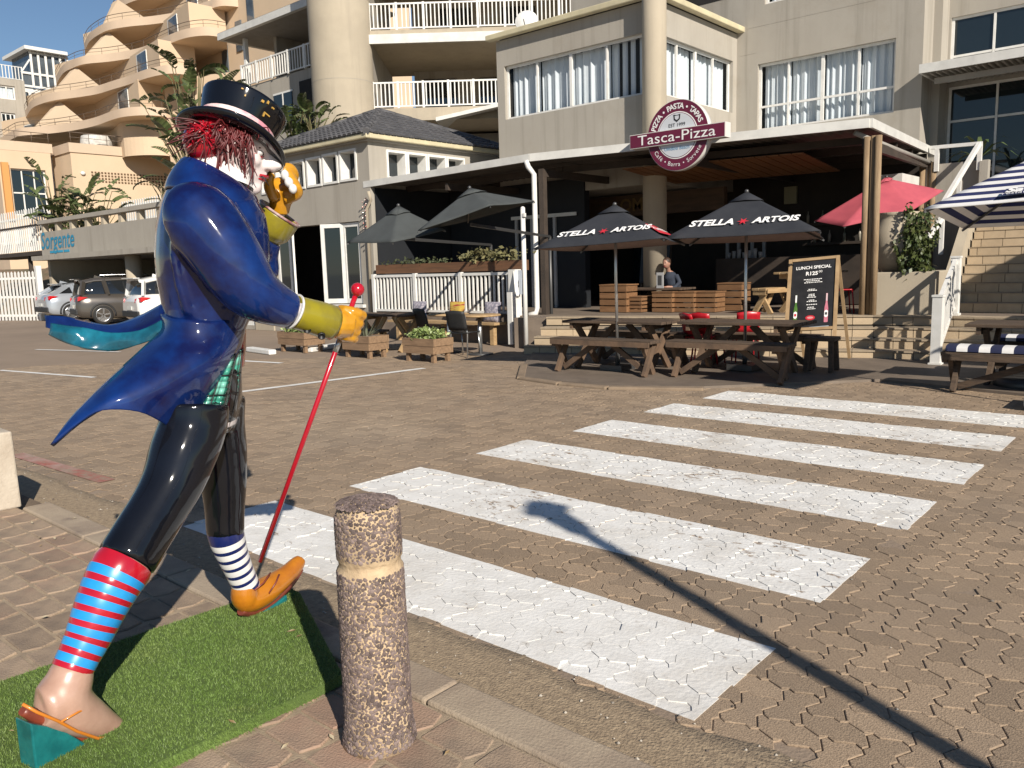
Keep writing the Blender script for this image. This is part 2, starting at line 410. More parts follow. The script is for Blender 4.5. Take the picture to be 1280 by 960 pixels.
for q in range(0, 261):
    x = -13 + q * .06; wob = .03 * math.sin(x * 5.1) + .025 * math.sin(x * 11.7 + 1) + .015 * hsh(q, 77)
    rws.append([(x, 1.955, .0), (x, 2.05, -.002 + .004 * hsh(q, 1)), (x, 2.16, -.001 + .005 * hsh(q, 2)), (x, 2.28, .0 + .005 * hsh(q, 3)), (x, 2.365 + wob * .6, .001 + .003 * hsh(q, 4)), (x, 2.385 + wob * .6, -.02)])
g.smooth = True; g.grid(rws); struct('gutter', g, m_gutter)
gr = MB(); rq = random.Random(8)   # loose grit and bits of litter
for k in range(420):
    x, y = rq.uniform(-9, 0), (rq.uniform(2.0, 2.4) if k % 3 else rq.uniform(2.4, 9)); s_ = rq.uniform(.003, .009); a = rq.uniform(0, 6)
    gr.add([(x + s_ * math.cos(a + q) * rq.uniform(.6, 1.2), y + s_ * math.sin(a + q) * rq.uniform(.6, 1.2), .004) for q in (0, 1.3, 2.6, 4, 5.2)] + [(x, y, .004 + s_ * .8)], [(0, 1, 5), (1, 2, 5), (2, 3, 5), (3, 4, 5), (4, 0, 5)])
tag(add('grit', gr, M('loose_grit', (.10, .08, .065), (.42, .38, .32), scale=3, rough=.9, lo=.45, hi=.55), road), kind='stuff')
# ------------------------------------------------------------------ the striding statue
m_blue = M('blue_lacquer', (.002, .005, .048), (.003, .032, .17), scale=3.4, rough=.55, coat=1., bump=.16, bscale=8, lo=.40, hi=.70, spec=.12)
m_teal = M('teal_lining', (.005, .055, .085), (.01, .15, .22), scale=7, rough=.2, coat=.6)
m_blackl = M('black_lacquer', (.003, .0035, .005), (.005, .006, .010), scale=3, rough=.5, coat=1., bump=.22, bscale=8, spec=.04)
m_white = M('white_face_paint', (.72, .66, .64), (.60, .47, .47), scale=9, rough=.35, coat=.3, lo=.45, hi=.75)
m_skin = M('skin_paint', (.44, .28, .21), (.34, .20, .145), scale=7, rough=.35, coat=.4, lo=.4, hi=.7)
m_glove = M('mustard_glove', (.45, .20, .01), (.56, .27, .015), scale=12, rough=.3, coat=.6)
m_gaunt = M('olive_gauntlet', (.26, .22, .010), (.17, .14, .02), scale=8, rough=.3, coat=.6)
m_red = M('red_lacquer', (.42, .008, .02), (.33, .006, .018), scale=8, rough=.2, coat=.7)
m_hair = M('maroon_hair', (.12, .010, .012), (.055, .012, .012), scale=20, rough=.5)
m_hairw = M('streaked_hair', (.55, .47, .45), (.22, .08, .08), scale=25, rough=.5)
m_pink = M('pink_band', (.62, .26, .31), (.72, .58, .55), scale=11, rough=.35, coat=.3, lo=.42, hi=.58)
m_orange = M('orange_shoe', (.42, .15, .008), (.28, .085, .01), scale=9, rough=.28, coat=.6, lo=.45, hi=.75)
m_navy = M('navy_paint', (.008, .015, .09), rough=.3, coat=.5)
m_wht = M('white_paint', (.74, .73, .71), (.62, .61, .6), scale=12, rough=.4, coat=.2)
m_sky = M('sky_blue_paint', (.012, .22, .55), (.02, .28, .62), scale=10, rough=.35, coat=.4)
m_sole = M('sole_brown', (.23, .045, .02), (.12, .03, .02), scale=10, rough=.4)
m_gold = M('gold_paint', (.42, .25, .05), rough=.4)
m_sgrn = M('green_check_a', (.035, .24, .17), (.08, .36, .27), scale=14, rough=.3, coat=.5)
m_sgr2 = M('green_check_b', (.012, .10, .07), rough=.3, coat=.5)
m_blk = M('flat_black', (.008, .008, .009), rough=.5)

P0 = Vector((-2.89, 1.36, 0)); SR = Vector((.98, .2, 0)).normalized(); SD = Vector((-SR.y, SR.x, 0))       # walking frame
TR = Vector((.954, -.30, 0)).normalized(); TD = Vector((-TR.y, TR.x, 0)); T0 = Vector((-2.945, 1.63, 0))       # chest is turned to the right
def J(x, y, s=0.): return AP(x, y, P0 + SR * s, SR)
def JT(x, y, s=0.): return AP(x, y, T0 + TR * s, TR)
def pr(p, rp): return rp * depth(p) / FPX

statue = thing('statue', 'glossy painted statue of a striding figure in a blue tailcoat and black top hat', 'statue', (-2.9, 1.35, .14))

def limb(mb, pts, f=J, n=20, k=1., ref=None, sub=3):
    """pts: (px, py, lateral, radius px) smoothed into a tube"""
    P = [f(a[0], a[1], a[2]) for a in pts]; Q = [pr(p, a[3]) * k for p, a in zip(P, pts)]
    P, Q = smooth_path(P, Q, sub); mb.tube(P, Q, n, ref=ref); return P, Q
def smooth_path(P, Q, sub=3):
    oP = []; oQ = []; n = len(P)
    for i in range(n - 1):
        p0 = P[max(i - 1, 0)]; p1 = P[i]; p2 = P[i + 1]; p3 = P[min(i + 2, n - 1)]
        q0 = Q[max(i - 1, 0)]; q1 = Q[i]; q2 = Q[i + 1]; q3 = Q[min(i + 2, n - 1)]
        for k in range(sub):
            t = k / sub; cr = lambda a, b, c, d: .5 * ((2 * b) + (c - a) * t + (2 * a - 5 * b + 4 * c - d) * t * t + (3 * b - a - 3 * c + d) * t ** 3)
            oP.append(Vector([cr(p0[e], p1[e], p2[e], p3[e]) for e in range(3)])); oQ.append(cr(q0, q1, q2, q3))
    oP.append(P[-1]); oQ.append(Q[-1]); return oP, oQ
def fuse(name, mb, mats, parent, vox=.009, it=6, fac=.5, assign=None):
    """one continuous surface grown from overlapping shapes"""
    o = add(name, mb, mats, parent)
    a = o.modifiers.new('r', 'REMESH'); a.mode = 'VOXEL'; a.voxel_size = vox; a.use_smooth_shade = True
    b = o.modifiers.new('s', 'SMOOTH'); b.iterations = it; b.factor = fac
    dg = bpy.context.evaluated_depsgraph_get(); me = bpy.data.meshes.new_from_object(o.evaluated_get(dg)); me.name = name
    o.modifiers.clear(); o.data = me
    me.materials.clear()
    for m in (mats if isinstance(mats, (list, tuple)) else [mats]): me.materials.append(m)
    off = root_of(parent).location
    for p in me.polygons:
        p.use_smooth = True; p.material_index = assign(p.center + off) if assign else 0
    return o
def ring_loft(mb, rows, n=28, frame=(TR, TD)):
    """rows: (back px, front px, y, half width, yaw deg) stacked elliptical sections"""
    out = []
    for xb, xf, y0, y1, hw, yaw in rows:
        b = JT(xb, y0, 0); f = JT(xf, y1, 0); c = (b + f) / 2; hd = (f - b).length / 2
        r_ = rotz(R(yaw)) @ frame[0]; d_ = (f - b).normalized()
        out.append([c + r_ * (hw * (abs(math.cos(q)) ** .85) * (1 if math.cos(q) > 0 else -1)) + d_ * (hd * (abs(math.sin(q)) ** .9) * (1 if math.sin(q) > 0 else -1)) for q in [2 * math.pi * j / n for j in range(n)]])
    mb.grid(out, closed=True)
    o = len(mb.v) - len(out) * n
    for rg in (list(range(n - 1, -1, -1)), list(range((len(out) - 1) * n, len(out) * n))):
        mb.f.append(tuple(q + o for q in rg)); mb.m.append(mb.cm); mb.sm.append(False)

# --- limb paths shared by body and clothes
LEG_R = [(243, 505, .09, 42), (241, 534, .095, 41), (229, 567, .10, 41), (216, 603, .105, 38), (199, 634, .11, 36), (178, 668, .112, 36.5), (157, 702, .115, 37)]
LEG_L = [(268, 500, -.08, 38), (272, 530, -.09, 33), (277, 565, -.10, 31), (280, 605, -.105, 27.5), (281, 640, -.11, 24), (282, 668, -.112, 23)]
SHIN_R = [(157, 702, .115, 35), (151, 711, .115, 36.5), (141, 728, .115, 35), (130, 750, .115, 32.5), (120, 773, .115, 30), (110, 797, .115, 27.5), (99, 819, .115, 25.5), (90, 837, .115, 25)]
SHIN_L = [(282, 655, -.112, 21), (282, 666, -.112, 22), (288, 686, -.113, 20), (296, 706, -.114, 17.5), (303, 722, -.115, 16.5), (309, 734, -.115, 16)]
ARM_R = [(228, 266, .15, 36), (247, 272, .20, 46), (270, 300, .24, 45), (292, 333, .27, 42), (312, 361, .28, 37), (336, 377, .265, 30), (368, 390, .24, 21.5)]
ARM_L = [(270, 275, -.14, 40), (295, 312, -.22, 42), (316, 335, -.26, 34), (322, 318, -.25, 26), (331, 298, -.235, 21)]

# --- body: one continuous figure (head, neck, trunk, arms, legs, bare foot)
HD = (TD * .93 + TR * .36).normalized(); HRt = Vector((HD.y, -HD.x, 0))        # where the face looks
HC = JT(290, 186, .0)                                                        # middle of the head
def HP(f, s, z): 
    q = Vector((0, 0, 1)); tilt = R(12); F = HD * math.cos(tilt) - q * math.sin(tilt); Z = q * math.cos(tilt) + HD * math.sin(tilt)
    return HC + F * f + HRt * s + Z * z
mb = MB()
ring_loft(mb, [(238, 288, 205, 222, .075, 0), (215, 300, 232, 240, .13, 0), (208, 316, 265, 270, .20, 0), (206, 322, 310, 310, .20, 0), (214, 312, 355, 355, .18, 0), (217, 300, 405, 405, .155, -6), (215, 296, 450, 450, .165, -12), (212, 300, 500, 500, .17, -18), (215, 296, 530, 530, .15, -18)])
limb(mb, LEG_R, k=.85); limb(mb, LEG_L, k=.85); limb(mb, SHIN_R, k=.9); limb(mb, SHIN_L, k=.9)
limb(mb, ARM_R + [(395, 398, .22, 15), (430, 405, .19, 10)], JT, k=.75); limb(mb, ARM_L + [(342, 278, -.21, 15), (352, 250, -.18, 10)], JT, k=.75)
nk = [JT(262, 225, 0), JT(268, 205, 0), JT(281, 190, 0)]; mb.tube(nk, [.09, .085, .085], 18)
rt = Matrix((HRt, HD, Vector((0, 0, 1)))).transposed()
mb.ball(HP(-.01, 0, .045), .102, .135, .125, 22, 16, rt)                     # skull
mb.ball(HP(.035, 0, -.055), .078, .095, .10, 20, 14, rt)                       # jaw
mb.ball(HP(.095, 0, -.125), .034, .036, .034, 14, 10, rt)                     # chin
mb.ball(HP(.10, 0, .03), .072, .045, .035, 14, 10, rt)                          # brow
for s in (-1, 1):
    mb.ball(HP(.085, .045 * s, -.03), .036, .036, .034, 14, 10, rt)             # cheeks
    mb.ball(HP(-.012, .10 * s, -.015), .016, .03, .042, 10, 8, rt)              # ears
mb.tube([HP(.112, 0, .03), HP(.142, 0, -.005), HP(.172, 0, -.035), HP(.150, 0, -.05)], [.017, .021, .026, .018], 12)   # nose
for s in (-1, 1): mb.ball(HP(.142, .017 * s, -.04), .015, .018, .014, 8, 6, rt)
mb.tube([HP(.112, -.035, -.078), HP(.133, 0, -.073), HP(.112, .035, -.078)], [.008, .013, .008], 10)          # lips
mb.tube([HP(.108, -.03, -.092), HP(.126, 0, -.093), HP(.108, .03, -.092)], [.007, .012, .007], 10)
# bare right foot
ft = [(91, 833, .115, 25), (86, 852, .115, 29), (78, 872, .115, 33), (92, 888, .12, 30), (110, 897, .125, 25), (130, 905, .13, 18), (147, 911, .133, 12), (157, 913, .135, 7)]
limb(mb, ft, k=.98)
limb(mb, [(50, 880, .11, 20), (62, 878, .115, 29), (84, 891, .12, 26)])
body = fuse('body', mb, [m_white, m_skin, m_red], statue, .0075, 4, .5, lambda c: 1 if c.z < .7 else 0)
for s in (-1, 1):                                                           # eyes, brows painted as small shapes
    e = MB(); e.ball(HP(.108, .038 * s, .002), .019, .014, .0125, 14, 10, rt); eo = add('eye', e, m_wht, statue)
    e = MB(); e.ball(HP(.1185, .037 * s, .001), .008, .005, .008, 10, 8, rt); add('pupil', e, m_blk, eo)
    e = MB(); e.tube([HP(.105, .062 * s, .018), HP(.126, .042 * s, .026), HP(.13, .018 * s, .018)], [.004, .007, .004], 8); add('eyebrow', e, m_hair, statue)
    e = MB(); e.tube([HP(.094, .068 * s, -.008), HP(.112, .045 * s, -.016), HP(.122, .022 * s, -.008)], [.003, .005, .003], 8); add('eye_liner', e, m_red, statue)
e = MB(); e.tube([HP(.119, -.036, -.08), HP(.142, 0, -.0795), HP(.119, .036, -.08)], [.005, .0085, .005], 10); e.tube([HP(.114, -.03, -.092), HP(.134, 0, -.0925), HP(.114, .03, -.092)], [.004, .008, .004], 10)
add('mouth', e, m_red, statue)
# whisker-like painted wires at the chin
e = MB()
for q in (((322, 217, .06), (330, 222, .07), (336, 232, .08)), ((309, 232, .04), (316, 245, .05), (322, 259, .06)), ((300, 236, .05), (294, 240, .05), (288, 245, .06))):
    e.tube([JT(*p) for p in q], [.0035, .0028, .0015], 6)
add('whisker', e, m_blk, statue)

# --- neckcloth and collar
mb = MB()
ring_loft(mb, [(242, 300, 192, 212, .10, 12), (236, 308, 201, 228, .125, 10), (232, 312, 215, 240, .14, 8)], 28)
add('neckcloth', mb, m_wht, statue)

# --- tailcoat: trunk and sleeves in one skin
mb = MB()
ring_loft(mb, [(228, 312, 205, 246, .135, 6), (214, 319, 225, 256, .17, 4), (203, 327, 250, 272, .225, 2), (196, 332, 282, 295, .25, 0), (194, 333, 320, 322, .24, 0), (197, 327, 352, 352, .22, 0), (203, 316, 382, 384, .195, 0), (206, 306, 408, 410, .18, -5), (204, 302, 430, 432, .19, -8), (206, 297, 450, 452, .20, -10)], 32)
limb(mb, ARM_R[:-1] + [(364, 388.5, .243, 22.5)], JT, 22)
limb(mb, ARM_L, JT, 22)
# cloth folds: ridges round the elbow and down the back
for a in ([(296, 372, .33, 7), (312, 352, .36, 6), (330, 345, .33, 4)], [(283, 352, .33, 6), (298, 335, .355, 6), (318, 330, .33, 4)], [(216, 300, .17, 5), (222, 345, .175, 6), (236, 392, .165, 6)], [(276, 378, .17, 5), (268, 404, .17, 6), (276, 428, .165, 5)], [(318, 262, .09, 6), (326, 290, .10, 7), (324, 330, .11, 6)]):
    limb(mb, a, JT, 10)
coat = fuse('tailcoat', mb, m_blue, statue, .0095, 8, .6)
# raised collar roll
mb = MB()
cr = []
for xb, xf, y0, y1, hw, yw, ro in ((231, 318, 196, 250, .135, 6, .0), (222, 323, 205, 258, .165, 5, .0), (211, 322, 222, 268, .20, 4, 0), (207, 318, 236, 276, .215, 3, 0)):
    b = JT(xb, y0); f = JT(xf, y1); c = (b + f) / 2; d_ = (f - b) / 2
    cr.append([c + TR * (hw * math.cos(q)) + d_ * math.sin(q) for q in [R(60 - 300 * j / 30 + 0) for j in range(31)]])
mb.smooth = True; mb.grid(cr); o = add('collar', mb, m_blue, statue); sm = o.modifiers.new('th', 'SOLIDIFY'); sm.thickness = .014; sm.offset = 0; o.modifiers.new('sub', 'SUBSURF').levels = 1
# cuff rim (white) and gauntlets
mb = MB(); P = [JT(366, 389, .2415), JT(368.4, 390, .240)]; mb.tube(P, [pr(P[0], 23.2), pr(P[1], 22.6)], 24); add('sleeve_rim', mb, m_wht, statue)
mb = MB(); P, Q = smooth_path([JT(367, 389.5, .241), JT(383, 394, .23), JT(400, 399, .215), JT(414, 403.5, .2)], [pr(JT(368, 390, .24), q) for q in (20.8, 21.6, 22.8, 23.2)]); mb.tube(P, Q, 26); g1 = add('gauntlet', mb, m_gaunt, statue)
for x, y in ((384, 412), (402, 420)):
    c = JT(x, y, .262); mb = MB(); mb.lathe(c, [(.0145, -.012), (.0145, .004), (.011, .006), (.0105, .003), (.0, .002)], 14, JT(x, y, .3) - JT(x, y, .22) - Vector((0, 0, .04))); add('stud', mb, [m_blk], g1)
mb = MB(); P = [JT(330, 301, -.235), JT(334, 291, -.23), JT(342, 279, -.215), JT(350, 267, -.2)]; P, Q = smooth_path(P, [pr(P[0], q) for q in (18, 25, 27, 27)]); mb.tube(P, Q, 26, cap=False); mb.tube([P[0] - (P[1] - P[0]) * .2, P[0]], [Q[0] * .5, Q[0]], 26, cap=False)
o = add('gauntlet', mb, m_gaunt, statue); sm = o.modifiers.new('th', 'SOLIDIFY'); sm.thickness = .008
mb = MB(); e = P[-1]; ax = (P[-1] - P[-2]).normalized(); u = ax.orthogonal().normalized(); v = ax.cross(u); mb.tube([e + u * (Q[-1] * math.cos(q)) + v * (Q[-1] * math.sin(q)) for q in [2 * math.pi * k / 24 for k in range(25)]], .006, 8); add('gauntlet_rim', mb, m_hairw, statue)

# --- cane
CT = J(325, 702, .0); CB = JT(447, 362, .165); cd = (CT - CB).normalized()
HRp = CB + cd * ((JT(433, 405, .165) - CB).dot(cd))                             # fist centre on the cane
mb = MB(); mb.tube([CB, CT], .0105, 12); cane = add('cane', mb, m_red, statue)
mb = MB(); mb.ball(CB, pr(CB, 8.6), n=20, m=14); add('knob', mb, m_red, cane)
mb = MB(); q = HRp + cd * .07; mb.tube([q, q + cd * .055], .0112, 12); add('bare_band', mb, M('bare_metal', (.6, .6, .6), rough=.3, metal=.8), cane)

# --- hands (gloved)
def frame(z, x):
    z = z.normalized(); x = (x - z * x.dot(z)).normalized(); return x, z.cross(x), z
mb = MB()
gx, gy, gz = frame(cd, JT(433, 405, .165) - JT(414, 403.5, .2))                  # gx: wrist -> knuckles, gz: down the cane, gy lateral
if gy.dot(TR) < 0: gy = -gy
wr = JT(412, 403, .2)
mb.tube([wr, wr + gx * .03, HRp - gx * .014 + gy * .026], [.050, .058, .055], 16)
mb.ball(HRp + gy * .026 - gx * .004, .058, .043, .073, 16, 12, Matrix((gx, gy, gz)).transposed())
for k, (dz, ln, rd) in enumerate(((-.052, .96, .0212), (-.017, 1.05, .0225), (.018, 1., .0218), (.050, .88, .0195))):
    arc = []
    for t in range(9):
        a = R(100 - t * 33 * ln); rr_ = .050 if t < 7 else .044
        arc.append(HRp + gz * (dz + .004 * math.sin(t)) + gx * (rr_ * math.sin(a + .35) + .006) + gy * (rr_ * math.cos(a + .35) * .95))
    mb.tube(arc, [rd * 1.0, rd * 1.08, rd, rd * 1.08, rd, rd * 1.02, rd * .95, rd * .9, rd * .75], 10)
mb.tube([HRp - gx * .03 - gy * .012 - gz * .03, HRp - gx * .006 - gy * .04 - gz * .042, HRp + gx * .02 - gy * .045 - gz * .04, HRp + gx * .038 - gy * .03 - gz * .032], [.023, .023, .021, .017], 10)
fuse('glove', mb, m_glove, statue, .0045, 3, .5)
mb = MB()   # raised left hand, fingers closing on the hat brim
W = JT(349, 266, -.2); K = JT(352, 240, -.18)
mb.tube([W, JT(350, 256, -.19), K, JT(352, 229, -.17)], [.040, .044, .054, .045], 16)
mb.ball(K, .064, .046, .062, 16, 12, Matrix((TD, TR, Vector((0, 0, 1)))).transposed())
fing = [((360, 233, -.15), (367, 220, -.13), (362, 210, -.11), (352, 210, -.10)), ((357, 238, -.145), (366, 229, -.115), (361, 219, -.095), (353, 219, -.09)), ((355, 243, -.14), (369, 236, -.11), (366, 227, -.085), (357, 228, -.08)), ((356, 249, -.14), (371, 243, -.11), (370, 234, -.085), (361, 235, -.08))]
for q in fing: a_, b_ = smooth_path([JT(*p) for p in q], [.023, .023, .021, .017], 4); mb.tube(a_, b_, 12)
a_, b_ = smooth_path([JT(343, 248, -.15), JT(337, 236, -.12), JT(336, 226, -.10), JT(340, 217, -.10)], [.023, .023, .020, .016], 4); mb.tube(a_, b_, 12)
fuse('glove', mb, m_glove, statue, .0045, 6, .5)
mb = MB()
for (x, y, s, a, b) in ((356, 219, -.062, .017, .022), (361, 228, -.05, .018, .021), (366, 236, -.045, .017, .020)):
    mb.ball(JT(x, y, s), a, a, b, 12, 8)
add('fingertip', mb, m_wht, statue)

# --- coat tails
def sheet(name, rows, mat, parent, th=.016, f=JT, sub=4):
    """surface through rows of (px, py, lateral) control points"""
    P = [[f(*q) for q in r_] for r_ in rows]
    P = [smooth_path(r_, [0] * len(r_), sub)[0] for r_ in P]
    cols = [smooth_path([r_[j] for r_ in P], [0] * len(P), sub)[0] for j in range(len(P[0]))]
    mb = MB(); mb.smooth = True; mb.grid([[c[i] for c in cols] for i in range(len(cols[0]))])
    o = add(name, mb, mat, parent); s = o.modifiers.new('th', 'SOLIDIFY'); s.thickness = th; s.offset = 0
    return o
near = [[(304, 398, .10), (285, 400, .17), (262, 402, .195), (236, 400, .185), (216, 398, .13), (203, 392, .02)],
        [(301, 420, .10), (283, 424, .18), (260, 426, .215), (234, 424, .20), (212, 420, .14), (201, 414, .02)],
        [(287, 452, .13), (268, 455, .23), (245, 454, .27), (220, 448, .25), (197, 442, .19), (179, 437, .10)],
        [(262, 496, .15), (240, 492, .25), (208, 484, .30), (180, 478, .29), (150, 477, .25), (128, 484, .19)],
        [(240, 528, .16), (214, 516, .26), (180, 503, .31), (142, 500, .31), (112, 513, .28), (90, 524, .24)],
        [(229, 545, .16), (204, 529, .26), (172, 514, .31), (128, 513, .31), (98, 530, .28), (65, 557, .26)]]
sheet('coat_tail', near, m_blue, statue)
far = [[(206, 380, -.05), (172, 398, -.14), (138, 408, -.15), (106, 403, -.21), (80, 397, -.19), (57, 396, -.24)],
       [(206, 396, .02), (174, 411, -.04), (138, 417, -.09), (104, 414, -.13), (80, 409, -.16), (58, 404, -.20)],
       [(206, 402, .02), (176, 417, -.02), (140, 424, -.07), (104, 421, -.11), (80, 416, -.14), (59, 410, -.19)]]
ft = sheet('coat_tail', far, m_blue, statue)
under = [[(206, 399, .03), (176, 413, -.01), (140, 417, -.06), (110, 411, -.10), (88, 409, -.13), (64, 405, -.18)],
         [(208, 410, .05), (178, 422, .0), (150, 425, -.03), (112, 424, -.08), (92, 416, -.09), (64, 412, -.16)],
         [(209, 416, .03), (182, 428, .01), (144, 438, -.05), (108, 436, -.06), (82, 428, -.12), (62, 418, -.17)]]
sheet('tail_lining', under, m_teal, statue, .012)

# --- waistcoat flap and checked shirt tail
sheet('waistcoat', [[(296, 420, .05), (301, 412, .03), (306, 402, -.02)], [(296, 440, .06), (302, 440, .04), (305, 438, -.03)], [(297, 459, .06), (301, 459, .04), (304, 457, -.03)]], m_red, statue, .012)
A, B = [(303, 436, .04), (300, 465, .06), (297, 490, .07), (291, 514, .08), (284, 537, .085)], [(276, 452, .15), (264, 470, .165), (254, 494, .175), (245, 514, .18), (237, 534, .18)]
shirt = None
rowsA = smooth_path([JT(*q) for q in A], [0] * 5, 3)[0]; rowsB = smooth_path([JT(*q) for q in B], [0] * 5, 3)[0]
nr = len(rowsA); G = []
for i in range(nr):
    r_ = []
    for j in range(9):
        t = j / 8; r_.append(rowsA[i].lerp(rowsB[i], t) + TR * (.035 * math.sin(math.pi * t)) + TR * (.008 * math.sin(t * 14 + i * .3)))
    G.append(r_)
mb = MB(); mb.smooth = True
for i in range(nr - 1):
    for j in range(8):
        mb.cm = (0 if (i // 2 + j // 2) % 2 else 1) if not (j % 4 == 3) else 2
        mb.add([G[i][j], G[i][j + 1], G[i + 1][j + 1], G[i + 1][j]], [(0, 1, 2, 3)])
o = add('shirt_tail', mb, [m_sgrn, M('green_check_c', (.16, .45, .36), rough=.3, coat=.5), m_sgr2], statue); sm = o.modifiers.new('th', 'SOLIDIFY'); sm.thickness = .012
mb = MB()
for i in range(0, nr, 3): mb.tube([q + TR * .007 for q in G[i]], .0022, 6)
for j in (0, 3, 6): mb.tube([G[i][j] + TR * .007 for i in range(nr)], .0022, 6)
add('check_line', mb, m_blk, o)
mb = MB(); mb.tube([q + TR * .006 for q in G[-1]], .0048, 8); q = JT(268, 531, .165); mb.tube([q + TD * (.018 * math.cos(a)) + Vector((0, 0, .02 * math.sin(a))) for a in [2 * math.pi * k / 14 for k in range(15)]], .0035, 6); add('shirt_piping', mb, m_wht, o)

# --- trousers, socks, shoes
mb = MB()
ring_loft(mb, [(209, 302, 455, 455, .17, -12), (207, 303, 490, 490, .18, -18), (210, 298, 520, 520, .165, -18), (222, 290, 540, 540, .12, -18)])
limb(mb, LEG_R); limb(mb, LEG_L)
for a in ([(174, 658, .135, 5), (186, 655, .172, 8), (200, 647, .178, 9), (218, 632, .135, 5)], [(164, 687, .135, 5), (176, 684, .175, 8), (192, 676, .18, 8), (208, 664, .135, 5)]):
    limb(mb, a, J, 10)
fuse('trousers', mb, m_blackl, statue, .0085, 12, .6)
def striped(name, path, bands, parent):
    P = [J(a[0], a[1], a[2]) for a in path]; Q = [pr(p, a[3]) for p, a in zip(P, path)]
    P, Q = smooth_path(P, Q, 12); n = len(P)
    L = [0.]
    for i in range(1, n): L.append(L[-1] + (P[i] - P[i - 1]).length)
    def at(t):
        d_ = t * L[-1]
        for i in range(1, n):
            if L[i] >= d_ - 1e-9:
                k = (d_ - L[i - 1]) / max(L[i] - L[i - 1], 1e-9); return P[i - 1].lerp(P[i], k), Q[i - 1] + (Q[i] - Q[i - 1]) * k
        return P[-1], Q[-1]
    N = 26; mb = MB(); mb.smooth = True; t0 = 0
    for m_i, t1 in bands:
        ra = []
        for t in (t0, (t0 + t1) / 2, t1):
            p, q = at(t); e = .004; pa = at(max(t - e, 0))[0]; pb = at(min(t + e, 1))[0]; ax = (pb - pa).normalized()
            x = (SD - ax * SD.dot(ax)).normalized(); y = ax.cross(x)
            bul = q * (1.0 if t != (t0 + t1) / 2 else 1.012)
            ra.append([p + x * (bul * math.cos(g_)) + y * (bul * math.sin(g_)) for g_ in [2 * math.pi * k / N for k in range(N)]])
        mb.cm = m_i; mb.grid(ra, closed=True); t0 = t1
    return mb
bands = [(0, .125)]; t = .125; h = .075
for k in range(7):
    bands.append((1, t + h)); t += h * 1.0
    bands.append((0, min(t + h * .75, .985))); t += h * .62; h *= .93
bands.append((1, 1.))
bb = []; t = .13; bb.append((0, t))
for k in range(15):
    wv = .073 if k % 2 == 0 else .052
    t = min(t + wv, 1.); bb.append((1 if k % 2 == 0 else 0, t))
    if t >= 1: break
mb = striped('sock', SHIN_R, bb, statue); add('sock', mb, [m_red, m_sky], statue)
bb = [(0, .20)]; t = .20
for k in range(30):
    t = min(t + (.082 if k % 2 == 0 else .05), 1.); bb.append((1 if k % 2 == 0 else 0, t))
    if t >= 1: break
mb = striped('sock', SHIN_L, bb, statue); add('sock', mb, [m_navy, m_wht], statue)
mb = MB()
limb(mb, [(306, 730, -.115, 15.5), (306, 745, -.115, 17), (309, 752, -.115, 15)])
limb(mb, [(301, 752, -.115, 13), (313, 748, -.115, 17.5), (330, 739, -.112, 17.5), (346, 728, -.108, 14.5), (361, 716, -.104, 12), (372, 704, -.10, 9.5), (376, 699, -.1, 7)])
fuse('shoe', mb, [m_orange], statue, .0055, 4, .5)
mb = MB(); limb(mb, [(301, 763, -.115, 6), (313, 764, -.115, 7), (332, 756, -.112, 7), (349, 742, -.108, 6.5), (364, 727, -.104, 6), (376, 711, -.1, 4)], n=12); add('sole', mb, m_sole, statue)
mb = MB(); mb.tube([J(318, 738, -.06), J(330, 728, -.055), J(338, 716, -.07)], .004, 6); mb.tube([J(336, 742, -.052), J(345, 728, -.05), J(349, 718, -.06)], .004, 6); add('shoe_lace', mb, m_sole, statue)
# teal wedges bolted under the feet
zt = .142
def wedge(name, tops, f=J, hw=.05):
    mb = MB(); n = len(tops); vs = []
    for x, y, s in tops:
        p = f(x, y, s)
        for e in (-hw, hw): q = p + SR * e; vs += [(q.x, q.y, q.z), (q.x, q.y, zt - .03)]
    fs = []
    for i in range(n - 1):
        a = i * 4; b = a + 4; fs += [(a, b, b + 2, a + 2), (a + 1, a + 3, b + 3, b + 1), (a, a + 1, b + 1, b), (a + 2, b + 2, b + 3, a + 3)]
    fs += [(0, 2, 3, 1), (4 * n - 4, 4 * n - 3, 4 * n - 1, 4 * n - 2)]
    mb.add(vs, fs); return add(name, mb, m_tealb, statue, .005, 2)
m_tealb = M('teal_block', (.006, .10, .105), (.012, .17, .17), scale=14, rough=.3, coat=.5)
wedge('wedge', [(28, 900, .115), (50, 904, .115), (75, 912, .118), (100, 927, .122)], hw=.042)
wedge('wedge', [(322, 764, -.115), (340, 752, -.112), (352, 742, -.11)], hw=.035)
mb = MB(); limb(mb, [(28, 888, .115, 6), (48, 896, .115, 9), (74, 906, .118, 9), (100, 921, .123, 7), (128, 925, .13, 5), (152, 919, .135, 4)], n=12); add('sandal_sole', mb, m_sole, statue)
mb = MB(); mb.tube([J(28, 880, .17), J(46, 890, .19), J(72, 901, .19), (J(96, 914, .19)), J(122, 923, .18), J(148, 919, .17)], .005, 8); mb.tube([J(75, 903, .19), J(98, 890, .20), J(112, 884, .17), J(122, 893, .10)], .0035, 6); mb.tube([J(112, 884, .17), J(112, 868, .165), J(110, 856, .13)], .0025, 6); add('sandal_strap', mb, M('strap_orange', (.55, .18, .02), rough=.35, coat=.4), statue)

